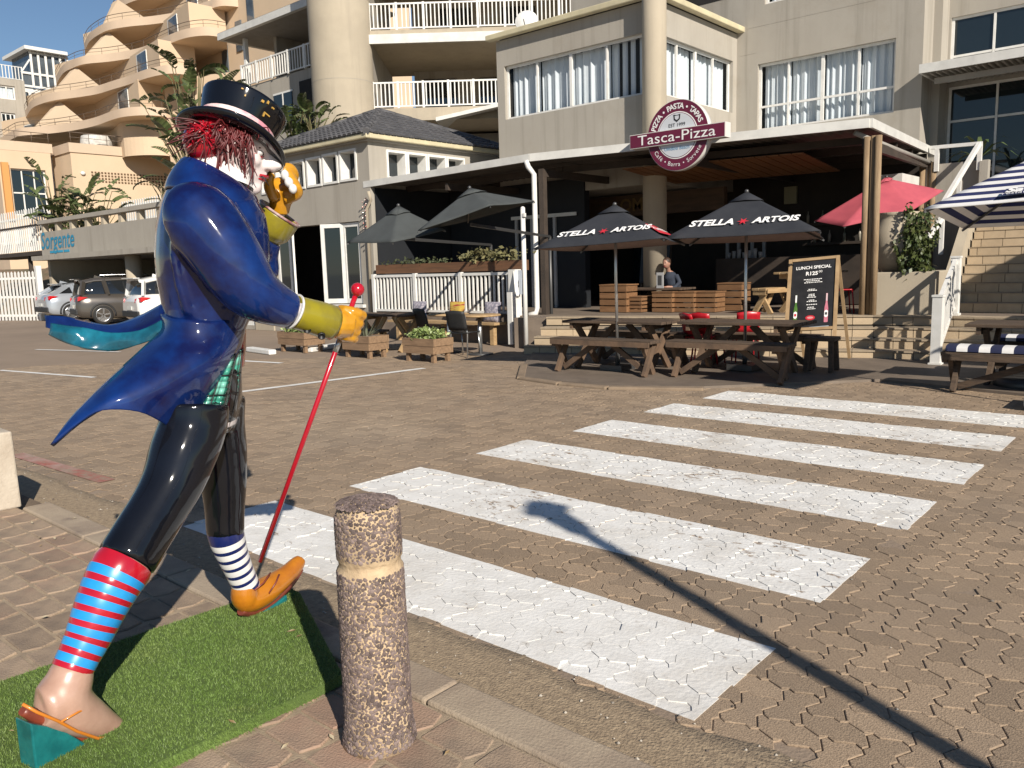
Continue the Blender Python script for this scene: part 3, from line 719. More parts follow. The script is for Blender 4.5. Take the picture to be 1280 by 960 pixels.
# --- hat
HA = (TD * math.sin(R(26)) + Vector((0, 0, 1)) * math.cos(R(26)) - TR * .22).normalized(); hb = JT(291, 175, 0)
hx = (TD - HA * TD.dot(HA)).normalized(); hy = HA.cross(hx)
prof = [(.0, .154), (.148, .158), (.162, .150), (.161, .140), (.153, .10), (.143, .06), (.137, .03), (.135, .0), (.14, -.004)]
mb = MB(); mb.lathe(hb, prof[::-1], 40, HA, hx); hat = add('hat', mb, m_blackl, statue)
mb = MB(); rws = []
for rr_, z0 in ((.132, .002), (.153, .000), (.176, .000), (.192, .003), (.200, .007), (.202, .001), (.192, -.010), (.176, -.014), (.153, -.013), (.132, -.012)):
    rws.append([])
    for k in range(48):
        a = 2 * math.pi * k / 48
        zz = z0 + (.006 * (abs(math.sin(a)) ** 2) - .022 * (math.cos(a) ** 2)) * (max(0, rr_ - .132) / .08) ** 1.5
        rws[-1].append(hb + HA * zz + hx * (rr_ * math.cos(a) * 1.04) + hy * (rr_ * math.sin(a) * 1.0))
rws.append(rws[0]); mb.smooth = True; mb.grid(rws, closed=True); add('brim', mb, m_blackl, hat)
mb = MB(); mb.lathe(hb, [(.136, .022), (.1385, .024), (.1415, .045), (.1440, .058), (.141, .060)], 40, HA, hx); add('band', mb, m_pink, hat)
mb = MB()
for a, z, w_, h_ in ((-62, .090, .026, .005), (-66, .084, .005, .02), (-75, .122, .010, .010), (-68, .13, .007, .012), (-58, .125, .010, .006), (-98, .11, .005, .008), (-104, .13, .008, .005)):
    ca, sa = math.cos(R(a)), math.sin(R(a)); rad = .1320 + z * .19 + .004; c = hb + HA * z + hx * (rad * ca) + hy * (rad * sa); n_ = hx * ca + hy * sa
    mb = MB(); mb.box(c, (w_, .006, h_), Matrix((HA.cross(n_), n_, HA)).transposed()); add('gilt_fleck', mb, m_gold, hat)

# --- wig: a lacquered back and loose strands
mb = MB(); mb.ball(JT(257, 177, .03), .09, .08, .085, 18, 12); mb.ball(JT(263, 186, .05), .05, .06, .06, 14, 10); mb.ball(JT(272, 166, .02), .10, .09, .07, 16, 10); fuse('wig', mb, m_red, statue, .008, 4)
def strands(name, mat, src, n, rad, gen):
    mb = MB()
    for k in range(n): mb.tube(gen(k), [rad, rad * .9, rad * .7, rad * .4], 5, cap=False)
    return add(name, mb, mat, src)
rg = random.Random(11)
def g1_(k):
    c = Vector((272 + rg.uniform(-22, 26), 163 + rg.uniform(-10, 10), rg.uniform(.03, .11))); a = rg.uniform(85, 300); L = rg.uniform(20, 62) * (1.0 if a > 140 else .6)
    dx, dy = math.cos(R(a)) * L, -math.sin(R(a)) * L * .65
    return [JT(c.x, c.y, c.z), JT(c.x + dx * .4, c.y + dy * .4 - 1, c.z + .015), JT(c.x + dx * .75, c.y + dy * .75 + 2, c.z + .02 * rg.uniform(-1, 1)), JT(c.x + dx, c.y + dy + rg.uniform(2, 9), c.z + .03 * rg.uniform(-1, 1))]
strands('hair', m_hair, statue, 150, .0034, g1_)
def g0_(k):
    a = rg.uniform(0, 6.28); b = rg.uniform(-.4, 1.3); c = Vector((259 + 20 * math.cos(a) * math.cos(b), 173 - 17 * math.sin(b), .075 + .03 * math.sin(a))); q = [c + Vector((rg.uniform(-7, 7), rg.uniform(-7, 7), rg.uniform(0, .03))) * t for t in (0, .5, 1., 1.5)]; return [JT(*p) for p in q]
strands('hair', m_red, statue, 150, .0052, g0_)
def g2_(k):
    x = rg.uniform(272, 316); y = 164 + rg.uniform(-6, 8); s = rg.uniform(.095, .125); L = rg.uniform(30, 66)
    return [JT(x, y, s), JT(x + rg.uniform(-3, 4), y + L * .35, s + .018), JT(x + rg.uniform(-3, 6), y + L * .7, s + .01), JT(x + rg.uniform(-3, 8), y + L, s - .005)]
strands('hair', m_hairw, statue, 34, .0040, g2_)
strands('hair', m_hair, statue, 30, .0040, g2_)
def g4_(k):
    x = rg.uniform(268, 312); y = 163 + rg.uniform(-6, 6); s = rg.uniform(.10, .13); L = rg.uniform(14, 34)
    return [JT(x, y, s), JT(x + rg.uniform(-6, 6), y + L * .35, s + .025), JT(x + rg.uniform(-8, 8), y + L * .7, s + .02), JT(x + rg.uniform(-9, 9), y + L, s + .01)]
strands('hair', m_hair, statue, 90, .0042, g4_)
def g3_(k):
    x = rg.uniform(272, 325); y = 160 + (x - 280) * .28 + rg.uniform(-8, 4); s = rg.uniform(.08, .14); a = rg.uniform(-60, 60); L = rg.uniform(10, 24)
    return [JT(x, y, s), JT(x + L * .4 * math.sin(R(a)), y - L * .5, s + .01), JT(x + L * .8 * math.sin(R(a)), y - L * .5, s + .02), JT(x + L * math.sin(R(a)), y - L * .1, s + .03)]
strands('hair', m_hair, statue, 34, .0034, g3_)

# ------------------------------------------------------------------ turf mat, bollard, block, street lamp
TURF = [(-3.33, .2), (-2.36, .2), (-2.345, 1.0), (-2.335, 1.60), (-2.34, 1.675), (-3.13, 2.03), (-3.25, 2.03), (-3.29, 1.40)]
m_turf = M('turf_backing', (.085, .13, .03), (.06, .10, .02), scale=40, rough=.9)
m_blade = M('turf_blade', (.105, .175, .032), (.145, .205, .05), scale=2.5, rough=.6, rnd=.3, dirt=((.16, .14, .05), 2.2, .56, .74))
mb = MB(); mb.prism(TURF, .10, .138); turf = add('turf_mat', mb, m_turf, None); tag(turf, 'mat of green artificial grass laid on the pavement under the statue', 'turf mat')
def inside(p, poly):
    c = False
    for k in range(len(poly)):
        a = poly[k - 1]; b = poly[k]
        if (a[1] > p[1]) != (b[1] > p[1]) and p[0] < (b[0] - a[0]) * (p[1] - a[1]) / (b[1] - a[1]) + a[0]: c = not c
    return c
vs = []; fs = []; rt_ = random.Random(3)
while len(fs) < 80000:
    x, y = rt_.uniform(-3.34, -2.32), rt_.uniform(.3, 2.05)
    if not inside((x, y), TURF): continue
    edge = x > -2.375
    a = rt_.uniform(0, 6.28); h_ = rt_.uniform(.006, .014); l_ = rt_.uniform(.002, .010); w_ = .0016; b = rt_.uniform(0, 6.28)
    q = len(vs); ca, sa = math.cos(a) * w_, math.sin(a) * w_
    vs += [(x - ca, y - sa, .136), (x + ca, y + sa, .136), (x + math.cos(b) * l_, y + math.sin(b) * l_, .136 + h_)]; fs.append((q, q + 1, q + 2))
for k in range(4000):   # ragged side
    y = rt_.uniform(.3, 1.66); x = -2.345 + .005 * rt_.random(); z = rt_.uniform(.10, .138); q = len(vs); l_ = rt_.uniform(.006, .02)
    vs += [(x, y - .0016, z), (x, y + .0016, z), (x + l_ * .8, y + rt_.uniform(-.008, .008), z + rt_.uniform(-.012, .008))]; fs.append((q, q + 1, q + 2))
me = bpy.data.meshes.new('grass_pile'); me.from_pydata(vs, [], fs); me.materials.append(m_blade)
tag(put('grass_pile', me, turf), kind='stuff')

dl_r = random.Random(6); mb = MB()   # a few dry leaves blown about
for k in range(46):
    x, y = dl_r.uniform(-5.5, -1.2), dl_r.uniform(.5, 2.3); z = .142 if inside((x, y), TURF) else (.108 if y < 1.93 else .008); a = dl_r.uniform(0, 6.28); L = dl_r.uniform(.008, .022); u = Vector((math.cos(a), math.sin(a), .15)) * L; v = Vector((-math.sin(a), math.cos(a), .25)) * L * .4; p = Vector((x, y, z + .003))
    mb.add([p - u, p + v, p + u, p - v + Vector((0, 0, .002))], [(0, 1, 2, 3)])
tag(add('fallen_leaves', mb, M('dry_leaf', (.30, .20, .09), (.50, .42, .28), scale=8, rough=.8, lo=.45, hi=.55), None), 'small dry leaves scattered over the mat and pavement round the statue', 'leaves', None, 'stuff')
BC = Vector((-1.962, 1.535, .1)); br = .107; bh = .80
m_agg = M('aggregate_mortar', (.50, .38, .24), (.36, .26, .16), scale=12, rough=.95, bump=.6, bscale=50)
m_peb = M('dark_pebble', (.10, .072, .066), (.19, .145, .13), scale=14, rough=.8, rnd=.4)
bol = thing('bollard', 'round exposed-aggregate concrete bollard with a groove near its top', 'bollard', BC)
mb = MB(); mb.lathe(BC, [(br + .012, 0), (br + .004, .03), (br, .08), (br - .004, .585), (br - .010, .592), (br - .010, .612), (br - .004, .62), (br - .006, .745), (br - .014, .772), (br * .74, .793), (br * .35, .803), (0, .805)], 40); add('post', mb, m_agg, bol)
mb = MB(); pr_ = random.Random(5)
def pebble(c, n_, sz):
    n_ = n_.normalized(); x = n_.orthogonal().normalized(); y = n_.cross(x); a = pr_.uniform(0, 6.28); u = x * math.cos(a) + y * math.sin(a); v = n_.cross(u); k = 6
    vs = []; e = pr_.uniform(.6, 1.)
    for rr_, hh in ((1., -.25), (.92, .28), (.5, .5)):
        for j in range(k):
            t = 2 * math.pi * j / k; ir = rr_ * sz * (1 + .25 * hsh(len(mb.v), j)); vs.append(c + u * (ir * math.cos(t)) + v * (ir * e * math.sin(t)) + n_ * (hh * sz * .8))
    mb.add(vs, [(i * k + j, i * k + (j + 1) % k, (i + 1) * k + (j + 1) % k, (i + 1) * k + j) for i in range(2) for j in range(k)] + [tuple(range(2 * k, 3 * k))])
mb.smooth = False
pts = []; pg = {}
tries = 0
while tries < 90000:
    tries += 1
    if pr_.random() < .09:
        a = pr_.uniform(0, 6.28); q = math.sqrt(pr_.random()) * br * .9; c = BC + Vector((q * math.cos(a), q * math.sin(a), .806 - .022 * (q / br) ** 2.4)); n_ = Vector((math.cos(a) * q * 3, math.sin(a) * q * 3, 1))
    else:
        a = pr_.uniform(0, 6.28); z = pr_.uniform(.006, .775)
        if .578 < z < .628: continue
        if z < .10 and pr_.random() < .5: continue
        rz_ = br + (.012 * (1 - z / .08) if z < .08 else 0) - .004 * min(1, max(0, (z - .08) / .5)) - (.012 * (z - .745) / .03 if z > .745 else 0) - (.002 if z > .62 else 0); c = BC + Vector((rz_ * math.cos(a), rz_ * math.sin(a), z)); n_ = Vector((math.cos(a), math.sin(a), 0))
    sz = pr_.uniform(.0040, .0088)
    key = (int(c.x * 60), int(c.y * 60), int(c.z * 60)); ok = True
    kx, ky, kz = (int(math.floor(q / .024)) for q in c)
    for dx in (-1, 0, 1):
        for dy in (-1, 0, 1):
            for dz in (-1, 0, 1):
                for (p, s_) in pg.get((kx + dx, ky + dy, kz + dz), ()):
                    if (p - c).length_squared < ((s_ + sz) * .70) ** 2: ok = False
    if ok: pts.append((c, sz)); pg.setdefault((kx, ky, kz), []).append((c, sz)); pebble(c, n_, sz)
    if len(pts) > 6800: break
tag(add('aggregate', mb, m_peb, bol), kind='stuff')

m_blockc = M('pale_concrete', (.47, .41, .33), (.38, .32, .25), scale=5, rough=.9, bump=.5, bscale=40, dirt=((.25, .2, .15), 4, .58, .72))
mb = MB(); mb.box((-6.26, 1.63, .355), (.5, .36, .52), rotz(R(-2)), .97); blk = add('concrete_block', mb, m_blockc, None, .012, 2); tag(blk, 'pale square concrete block standing at the kerb by the left picture edge', 'concrete block')

m_pole = M('lamp_grey_metal', (.10, .10, .10), rough=.45, metal=.6)
LB = Vector((2.9, 1.10, .1))
lamp = thing('street_lamp', 'tall street lamp with a square head, its long shadow lying across the crossing', 'street lamp', LB)
mb = MB(); mb.tube([LB, LB + Vector((0, 0, .3)), LB + Vector((0, 0, 3.56))], [.07, .052, .048], 14); add('pole', mb, m_pole, lamp)
mb = MB(); mb.box(LB + Vector((0, 0, 3.85)), (.23, .23, .06), rotz(R(25))); mb.box(LB + Vector((0, 0, 3.91)), (.16, .16, .06), rotz(R(25))); add('lamp_cap', mb, m_pole, lamp)
mb = MB(); mb.box(LB + Vector((0, 0, 3.69)), (.11, .11, .26), rotz(R(25)), 1.35); add('lamp_glass', mb, M('milky_glass', (.6, .6, .58), rough=.3), lamp)
# ------------------------------------------------------------------ buildings
m_wall = M('taupe_render', (.35, .322, .275), (.315, .288, .245), scale=1.3, rough=.9, bump=.25, bscale=60, stretch=(1, 1, .45), dirt=[((.29, .258, .21), .9, .55, .8), ((.22, .20, .165), 1.6, .52, .80, (2.2, 2.2, .10))])
m_cream = M('cream_render', (.40, .345, .26), (.36, .31, .235), scale=1.2, rough=.9, bump=.2, bscale=60, dirt=((.30, .26, .20), 1.5, .52, .82, (2., 2., .10)))
m_trim = M('white_trim', (.70, .69, .66), (.62, .61, .57), scale=6, rough=.5)
m_galv = M('pale_metal_fascia', (.62, .61, .57), (.50, .49, .46), scale=2.5, rough=.45, lo=.4, hi=.7)
m_gutterc = M('cream_gutter', (.55, .49, .32), (.45, .40, .27), scale=3, rough=.5)
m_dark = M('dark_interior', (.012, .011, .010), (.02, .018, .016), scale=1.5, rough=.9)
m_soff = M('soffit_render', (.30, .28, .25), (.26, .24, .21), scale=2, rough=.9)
m_glass = M('window_glass', (.02, .03, .035), rough=.04, alpha=.14, spec=.7)
m_glassd = M('dark_glass', (.012, .018, .022), rough=.04, spec=.8)
m_curt = M('curtain_cloth', (.66, .72, .76), (.58, .65, .70), scale=2, rough=.9)
m_tile = M('roof_tile', (.055, .055, .06), (.085, .083, .085), scale=5, rough=.7, rnd=.15)
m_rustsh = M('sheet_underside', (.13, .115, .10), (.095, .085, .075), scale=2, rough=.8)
m_tim = M('weathered_timber', (.30, .21, .12), (.19, .125, .07), scale=3, rough=.8, stretch=(7, 7, .8), bump=.4, bscale=25)
m_beam = M('dark_beam', (.035, .026, .02), (.055, .04, .03), scale=3, rough=.7)
m_ply = M('amber_boards', (.22, .10, .035), (.14, .06, .022), scale=2, rough=.6, stretch=(.6, 6, 6))
m_stept = M('step_tile', (.46, .36, .24), (.40, .31, .205), scale=5, rough=.75, bump=.25, bscale=60, rnd=.08)
m_steptop = M('step_nosing', (.36, .29, .20), (.28, .22, .155), scale=4, rough=.8)
m_terr = M('terrace_tile', (.19, .15, .115), (.14, .11, .085), scale=3, rough=.7, rnd=.1)

m_plas0 = M('black_cabinet', (.012, .012, .013), rough=.4)
def pnt(ax, pl, a, z): return (a, pl, z) if ax == 'Y' else (pl, a, z)
def wall_sheet(mb, ax, pl, a0, a1, z0, z1, holes, depth_=.18, inward=1):
    """front face with openings and their reveals; inward = sign of the way into the building"""
    As = sorted({a0, a1, *[h[0] for h in holes], *[h[1] for h in holes]}); Zs = sorted({z0, z1, *[h[2] for h in holes], *[h[3] for h in holes]})
    As = [q for q in As if a0 <= q <= a1]; Zs = [q for q in Zs if z0 <= q <= z1]
    for i in range(len(As) - 1):
        for k in range(len(Zs) - 1):
            ca, cz = (As[i] + As[i + 1]) / 2, (Zs[k] + Zs[k + 1]) / 2
            if any(h[0] < ca < h[1] and h[2] < cz < h[3] for h in holes): continue
            mb.quad(pnt(ax, pl, As[i], Zs[k]), pnt(ax, pl, As[i + 1], Zs[k]), pnt(ax, pl, As[i + 1], Zs[k + 1]), pnt(ax, pl, As[i], Zs[k + 1]))
    for (b0, b1, c0, c1, *_) in holes:
        q = pl + inward * depth_
        for (p1, p2) in (((b0, c0), (b1, c0)), ((b1, c0), (b1, c1)), ((b1, c1), (b0, c1)), ((b0, c1), (b0, c0))):
            mb.quad(pnt(ax, pl, *p1), pnt(ax, pl, *p2), pnt(ax, q, *p2), pnt(ax, q, *p1))
def abox(mb, ax, p0, p1, a0, a1, z0, z1):
    if ax == 'Y': mb.bx(a0, a1, p0, p1, z0, z1)
    else: mb.bx(p0, p1, a0, a1, z0, z1)
def window(parent, ax, pl, a0, a1, z0, z1, inward=1, mull=(), trans=None, curtain=True, fw=.055, mat=None, depth_=.10, dark=False, room=.9, name='window'):
    """frame (part) with panes and curtain (sub-parts)"""
    mat = mat or m_trim; q0 = pl + inward * (depth_ - .05); q1 = pl + inward * depth_
    mb = MB()
    for b0, b1, c0, c1 in ((a0, a1, z0, z0 + fw), (a0, a1, z1 - fw, z1), (a0, a0 + fw, z0 + fw, z1 - fw), (a1 - fw, a1, z0 + fw, z1 - fw)): abox(mb, ax, q0, q1, b0, b1, c0, c1)
    for k, m_ in enumerate(mull): wd = fw * (.8 if k % 2 == 0 or len(mull) < 3 else 1.3); abox(mb, ax, q0 - inward * .004, q1, m_ - wd / 2, m_ + wd / 2, z0 + fw, z1 - fw)
    fr = None
    if trans:
        ed = [a0 + fw] + sorted(mull) + [a1 - fw]
        for k in range(len(ed) - 1): abox(mb, ax, q0, q1 - inward * .004, ed[k] + (.03 if k else 0), ed[k + 1] - (.03 if k < len(ed) - 2 else 0), trans - fw * .45, trans + fw * .45)
    fr = add(name, mb, mat, parent)
    ed = [a0 + fw] + sorted(mull) + [a1 - fw]; q = pl + inward * (depth_ - .02)
    for k in range(len(ed) - 1):
        mb = MB()
        zz = [(z0 + fw, z1 - fw)] if not trans else [(z0 + fw, trans), (trans, z1 - fw)]
        for c0, c1 in zz:
            mb = MB(); mb.quad(pnt(ax, q, ed[k], c0), pnt(ax, q, ed[k + 1], c0), pnt(ax, q, ed[k + 1], c1), pnt(ax, q, ed[k], c1)); add('pane', mb, m_glassd if dark else m_glass, fr)
    if dark: return fr
    if curtain:
        for k in range(len(ed) - 1):
            mb = MB(); mb.smooth = True; r0 = []; r1 = []; n = 44; ph_ = rng.uniform(0, 6)
            for i in range(n + 1):
                t = i / n; a = ed[k] + .02 + (ed[k + 1] - ed[k] - .02) * t
                off = .14 + .024 * math.sin(t * (26 + 2.3 * (ph_ % 4)) + ph_) + .013 * math.sin(t * 53 + 2 * ph_) + .010 * math.sin(t * 11)
                r0.append(pnt(ax, q + inward * off, a, z0 + .02)); r1.append(pnt(ax, q + inward * (off * .9 + .015), a, z1 - .02))
            mb.grid([r0, r1]); add('curtain', mb, m_curt, fr)
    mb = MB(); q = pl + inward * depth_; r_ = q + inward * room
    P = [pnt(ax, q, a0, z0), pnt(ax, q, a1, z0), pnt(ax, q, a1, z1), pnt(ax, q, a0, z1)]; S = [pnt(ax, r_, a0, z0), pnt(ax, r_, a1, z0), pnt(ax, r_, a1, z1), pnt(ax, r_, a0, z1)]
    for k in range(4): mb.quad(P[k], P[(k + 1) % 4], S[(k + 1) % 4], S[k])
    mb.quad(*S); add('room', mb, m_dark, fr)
    return fr
def railing(parent, pts, z0, z1, step=.115, post=1.5, mat=None, name='railing', bw=.03, lean=None):
    """rails (part) with each post and baluster a sub-part; pts: polyline of (x, y)"""
    mat = mat or m_trim; mb = MB(); rails = None
    seg = [(Vector((*pts[i], 0)), Vector((*pts[i + 1], 0))) for i in range(len(pts) - 1)]
    for a, b in seg:
        for z, h in ((z1, .06), (z0 + .10, .05)): mb.bar(a + Vector((0, 0, z - h / 2)), b + Vector((0, 0, z - h / 2)), .06, h)
    rails = add(name, mb, mat, parent); mb_ = MB(); mb_.bx(-bw / 2, bw / 2, -bw / 2, bw / 2, z0 + .10, z1 - .055); me = mb_.mesh('baluster', mat)
    mb_ = MB(); mb_.bx(-.045, .045, -.045, .045, z0, z1 + .02); mp = mb_.mesh('post', mat); off = root_of(parent).location
    for a, b in seg:
        L = (b - a).length; n = max(1, round(L / step)); npst = max(1, round(L / post)); an = math.atan2(b.y - a.y, b.x - a.x)
        posts = [k / npst for k in range(npst + 1)]
        for t in posts: o = put('post', mp, rails, a.lerp(b, t) - Vector((off.x, off.y, off.z))); o.rotation_euler = (0, 0, an)
        for k in range(1, n):
            if min(abs(k / n - t) for t in posts) * L < .07: continue
            o = put('baluster', me, rails, a.lerp(b, k / n) - Vector((off.x, off.y, off.z))); o.rotation_euler = (0, 0, an)
    return rails

# ---- main apartment block above the restaurant
YM, XB, YB = 19.51, -9.45, 15.64
apt = thing('apartment_block', 'taupe apartment block with curtained windows above the restaurant', 'building', (-8, 19, 0))
mb = MB(); holes = [(-8.9, -5.75, 4.72, 6.28), (-8.75, -6.0, 7.62, 9.2)]
wall_sheet(mb, 'Y', YM, -14.5, -5.2, .6, 11, holes)
mb.quad((-5.2, YM, .6), (-5.2, 20.25, .6), (-5.2, 20.25, 11), (-5.2, YM, 11)); mb.quad((-5.2, 20.25, .6), (-5.03, 20.25, .6), (-5.03, 20.25, 11), (-5.2, 20.25, 11))
mb.quad((-5.03, 20.25, .6), (-5.03, 20.8, .6), (-5.03, 20.8, 11), (-5.03, 20.25, 11))
h2 = [(-4.98, -1.2, 5.55, 6.78), (-4.98, -1.2, 2.3, 5.3)]
wall_sheet(mb, 'Y', 20.8, -5.03, 3, .6, 11, h2, .12)
add('wall', mb, m_wall, apt)
for q in ((7.15, -9.2, -6.2), (6.55, -9.35, -8.95)):   # shallow plaster joint lines
    mb = MB(); mb.bx(q[1], q[2], YM - .004, YM + .01, q[0], q[0] + .02); add('plaster_joint', mb, m_wall, apt)
window(apt, 'Y', YM, *holes[0], mull=(-8.17, -7.36, -6.55), trans=5.28, depth_=.14)
window(apt, 'Y', YM, *holes[1], mull=(-7.85, -6.95), curtain=True, depth_=.14)
window(apt, 'Y', 20.8, *h2[0], mull=(-4.14, -3.2, -2.25), trans=5.95, dark=True)
window(apt, 'Y', 20.8, *h2[1], mull=(-4.02, -3.0, -2.0), trans=4.55, dark=True)
# projecting bay with windows on two sides
mb = MB(); hl = [(-13.68, -9.72, 5.2, 6.46)]; hr = [(15.9, 19.3, 5.2, 6.42)]
wall_sheet(mb, 'Y', YB, -13.92, XB, 3.3, 7.08, hl); wall_sheet(mb, 'X', XB, YB, YM, 3.3, 7.08, hr, .18, -1)
mb.quad((-13.92, YB, 3.3), (-13.92, 21, 3.3), (-13.92, 21, 7.08), (-13.92, YB, 7.08)); mb.quad((-13.92, YB, 3.3), (XB, YB, 3.3), (XB, YM, 3.3), (-13.92, YM, 3.3))
add('bay_wall', mb, m_wall, apt)
window(apt, 'Y', YB, *hl[0], mull=(-12.72, -11.72, -10.72), depth_=.14)
window(apt, 'X', XB, *hr[0], inward=-1, mull=(16.75, 17.6, 18.45), depth_=.14)
mb = MB(); mb.bx(-14.1, XB + .2, YB - .2, YB - .02, 7.09, 7.22); mb.bx(XB + .02, XB + .2, YB - .02, YM + .05, 7.09, 7.22); add('gutter', mb, m_gutterc, apt, .02, 2)
mb = MB(); mb.add([(-14.1, YB - .19, 7.21), (XB + .19, YB - .19, 7.21), (XB + .19, YM - .01, 7.21), (-14.1, YM - .01, 7.21), (-13.0, YM - .02, 7.95), (-11.4, YM - .02, 7.95)], [(0, 1, 5, 4), (1, 2, 5), (3, 0, 4), (0, 3, 2, 1)]); add('bay_roof', mb, m_tile, apt)
cc = AP(818, 120, (-9.62, 15.32, 0), Vector((CF.x, CF.y, 0))); mb = MB(); mb.tube([(cc.x, cc.y, .6), (cc.x, cc.y, 11)], .255, 28); add('column', mb, m_cream, apt)
# flat dark panel painting the shade in the balcony hole beside the column
mb = MB(); mb.bx(-12.9, -9.75, YM - .012, YM + .02, 7.98, 9.6); add('balcony_shade_panel', mb, m_dark, apt)
# awning on the right and its corrugated underside
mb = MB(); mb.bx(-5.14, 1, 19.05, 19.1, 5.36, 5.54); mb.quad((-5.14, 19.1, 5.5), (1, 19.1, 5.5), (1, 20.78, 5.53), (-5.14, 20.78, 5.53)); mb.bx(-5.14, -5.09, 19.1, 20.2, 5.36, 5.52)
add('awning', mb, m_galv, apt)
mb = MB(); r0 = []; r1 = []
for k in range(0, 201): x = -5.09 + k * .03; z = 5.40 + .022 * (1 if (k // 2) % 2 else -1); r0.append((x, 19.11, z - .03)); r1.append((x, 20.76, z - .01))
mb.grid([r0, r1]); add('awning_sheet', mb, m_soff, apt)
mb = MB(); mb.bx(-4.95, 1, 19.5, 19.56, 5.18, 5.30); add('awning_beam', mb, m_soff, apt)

# ---- round tower and balconies behind
UV, NV = Vector((.7541, .6562, 0)).normalized(), Vector((-.6562, .7541, 0)).normalized()
def AV(x, y, k): return AP(x, y, NV * k, NV)
tw = thing('stair_tower', 'tall plain round concrete tower rising behind the tiled roof', 'tower', (AV(434, 200, 33.2).x, AV(434, 200, 33.2).y, 0))
c = tw.location; mb = MB(); mb.tube([(c.x, c.y, 0), (c.x, c.y, 6), (c.x, c.y, 11), (c.x, c.y, 17)], 1.2, 48); add('shaft', mb, m_cream, tw)
for z in (8.85, 11.9): mb = MB(); mb.tube([(c.x, c.y, z), (c.x, c.y, z + .015)], 1.205, 48, cap=False); add('joint_ring', mb, m_wall, tw)
bal = thing('balcony_block', 'rear apartment block with stacked white railed balconies beside the round tower', 'building', (-22, 26, 0))
def vb(mb, x0, x1, k0, k1, z0, z1):
    """box in the frame that runs along UV; x0, x1 are distances along UV"""
    P = [UV * a + NV * b for a, b in ((x0, k0), (x1, k0), (x1, k1), (x0, k1))]; mb.prism([(p.x, p.y) for p in P], z0, z1)
u0 = AV(468, 100, 33).dot(UV); u1 = u0 + 7.4
mb = MB(); vb(mb, u0 - .2, u1 - .2, 33.02, 39, 7.4, 7.88); add('balcony_slab', mb, m_cream, bal)
mb = MB(); vb(mb, u0 - .2, u1 + 5, 33.02, 39, 10.42, 10.8); add('balcony_slab', mb, m_cream, bal)
mb = MB(); vb(mb, u0 - .2, u1 + 5, 32.9, 33.0, 10.28, 10.62); add('slab_fascia', mb, m_galv, bal)
mb = MB(); vb(mb, u0 - .2, u1 + 5, 33, 39, 13.4, 13.8); add('balcony_slab', mb, m_cream, bal)
mb = MB(); vb(mb, u0 + 1, u1 + 6, 38.2, 38.5, 0, 17); vb(mb, u0 - .3, u0 - .1, 33.2, 39, 0, 17); add('wall', mb, m_wall, bal)
mb = MB(); vb(mb, u0 + .2, u1, 36, 37, 0, 7.3); add('lower_wall', mb, m_soff, bal)
for z, uu in ((7.9, u1 - .6), (10.82, u1 + 3)):
    a = UV * (u0 - .1) + NV * 33.15; b = UV * uu + NV * 33.15
    railing(bal, [(a.x, a.y), (b.x, b.y)], z, z + 1.0, .16, 1.0, name='railing', bw=.045)
for k, z in ((1.4, 8.0), (3.9, 8.0), (2.2, 11.0), (5.0, 11.0)):
    mb = MB(); vb(mb, u0 + k, u0 + k + 1.5, 38.12, 38.18, z, z + 2.05); add('sliding_door', mb, m_glassd, bal)
mb = MB(); P = [UV * (u0 + 2.4) + NV * 32.2, UV * (u0 + 6) + NV * 32.2, UV * (u0 + 6) + NV * 35, UV * (u0 + 2.4) + NV * 35]
mb.add([(p.x, p.y, z) for p, z in zip(P, (7.35, 8.05, 8.35, 7.5))] + [(p.x, p.y, z - .14) for p, z in zip(P, (7.35, 8.05, 8.35, 7.5))], [(0, 1, 2, 3), (7, 6, 5, 4), (0, 4, 5, 1), (1, 5, 6, 2), (2, 6, 7, 3), (3, 7, 4, 0)]); add('lean_to_roof', mb, m_galv, bal)
dish = thing('satellite_dish', 'white round satellite dish at the railing above the bay roof', 'satellite dish', AV(658, 26, 25))
mb = MB(); dl = dish.location; mb.lathe(dl, [(.02, .10), (.16, .075), (.27, .02), (.33, -.02), (.34, -.025), (.32, -.03), (.2, .05), (.02, .085)], 24, Vector((.55, -.8, .25))); add('reflector', mb, m_trim, dish)
mb = MB(); mb.tube([dl + Vector((-.1, .14, -.05)), dl + Vector((-.15, .3, -.35)), dl + Vector((-.15, .35, -.9))], .03, 8); mb.tube([dl + Vector((0, 0, -.3)), dl + Vector((.22, -.4, -.08))], .012, 6); add('mount', mb, m_pole, dish)

# ---- left wing with roofed balcony
lw = thing('balcony_wing', 'grey wing with an overhanging roof and white railed balcony behind the top hat', 'building', (-33, 22, 0))
mb = MB(); abox(mb, 'Y', 22.05, 23.2, -35.9, -29.0, 6.2, 10.35); abox(mb, 'Y', 24.6, 24.8, -34.4, -28.5, 10.35, 13.2); mb.bx(-34.4, -34.2, 23, 24.6, 10.35, 12.9); add('wall', mb, m_wall, lw)
mb = MB(); mb.bx(-36.6, -28, 21.4, 21.6, 12.55, 12.85); mb.bx(-36.6, -36.4, 21.6, 25, 12.55, 12.85); mb.add([(-36.6, 21.4, 12.86), (-28, 21.4, 12.86), (-28, 25, 14.1), (-36.6, 25, 14.1)], [(0, 1, 2, 3)]); add('roof', mb, m_galv, lw)
mb = MB(); mb.bx(-36.4, -28, 21.6, 25, 12.56, 12.66); add('soffit', mb, m_soff, lw)
railing(lw, [(-35.7, 22.0), (-29.4, 22.0)], 10.36, 11.35, .2, 1.3, bw=.045)
mb = MB(); mb.bx(-35.6, -35.42, 22.1, 22.28, 10.36, 12.6); add('post', mb, m_trim, lw)
mb = MB(); mb.bx(-33.9, -31.5, 24.53, 24.59, 10.4, 12.5); add('sliding_door', mb, m_glassd, lw)
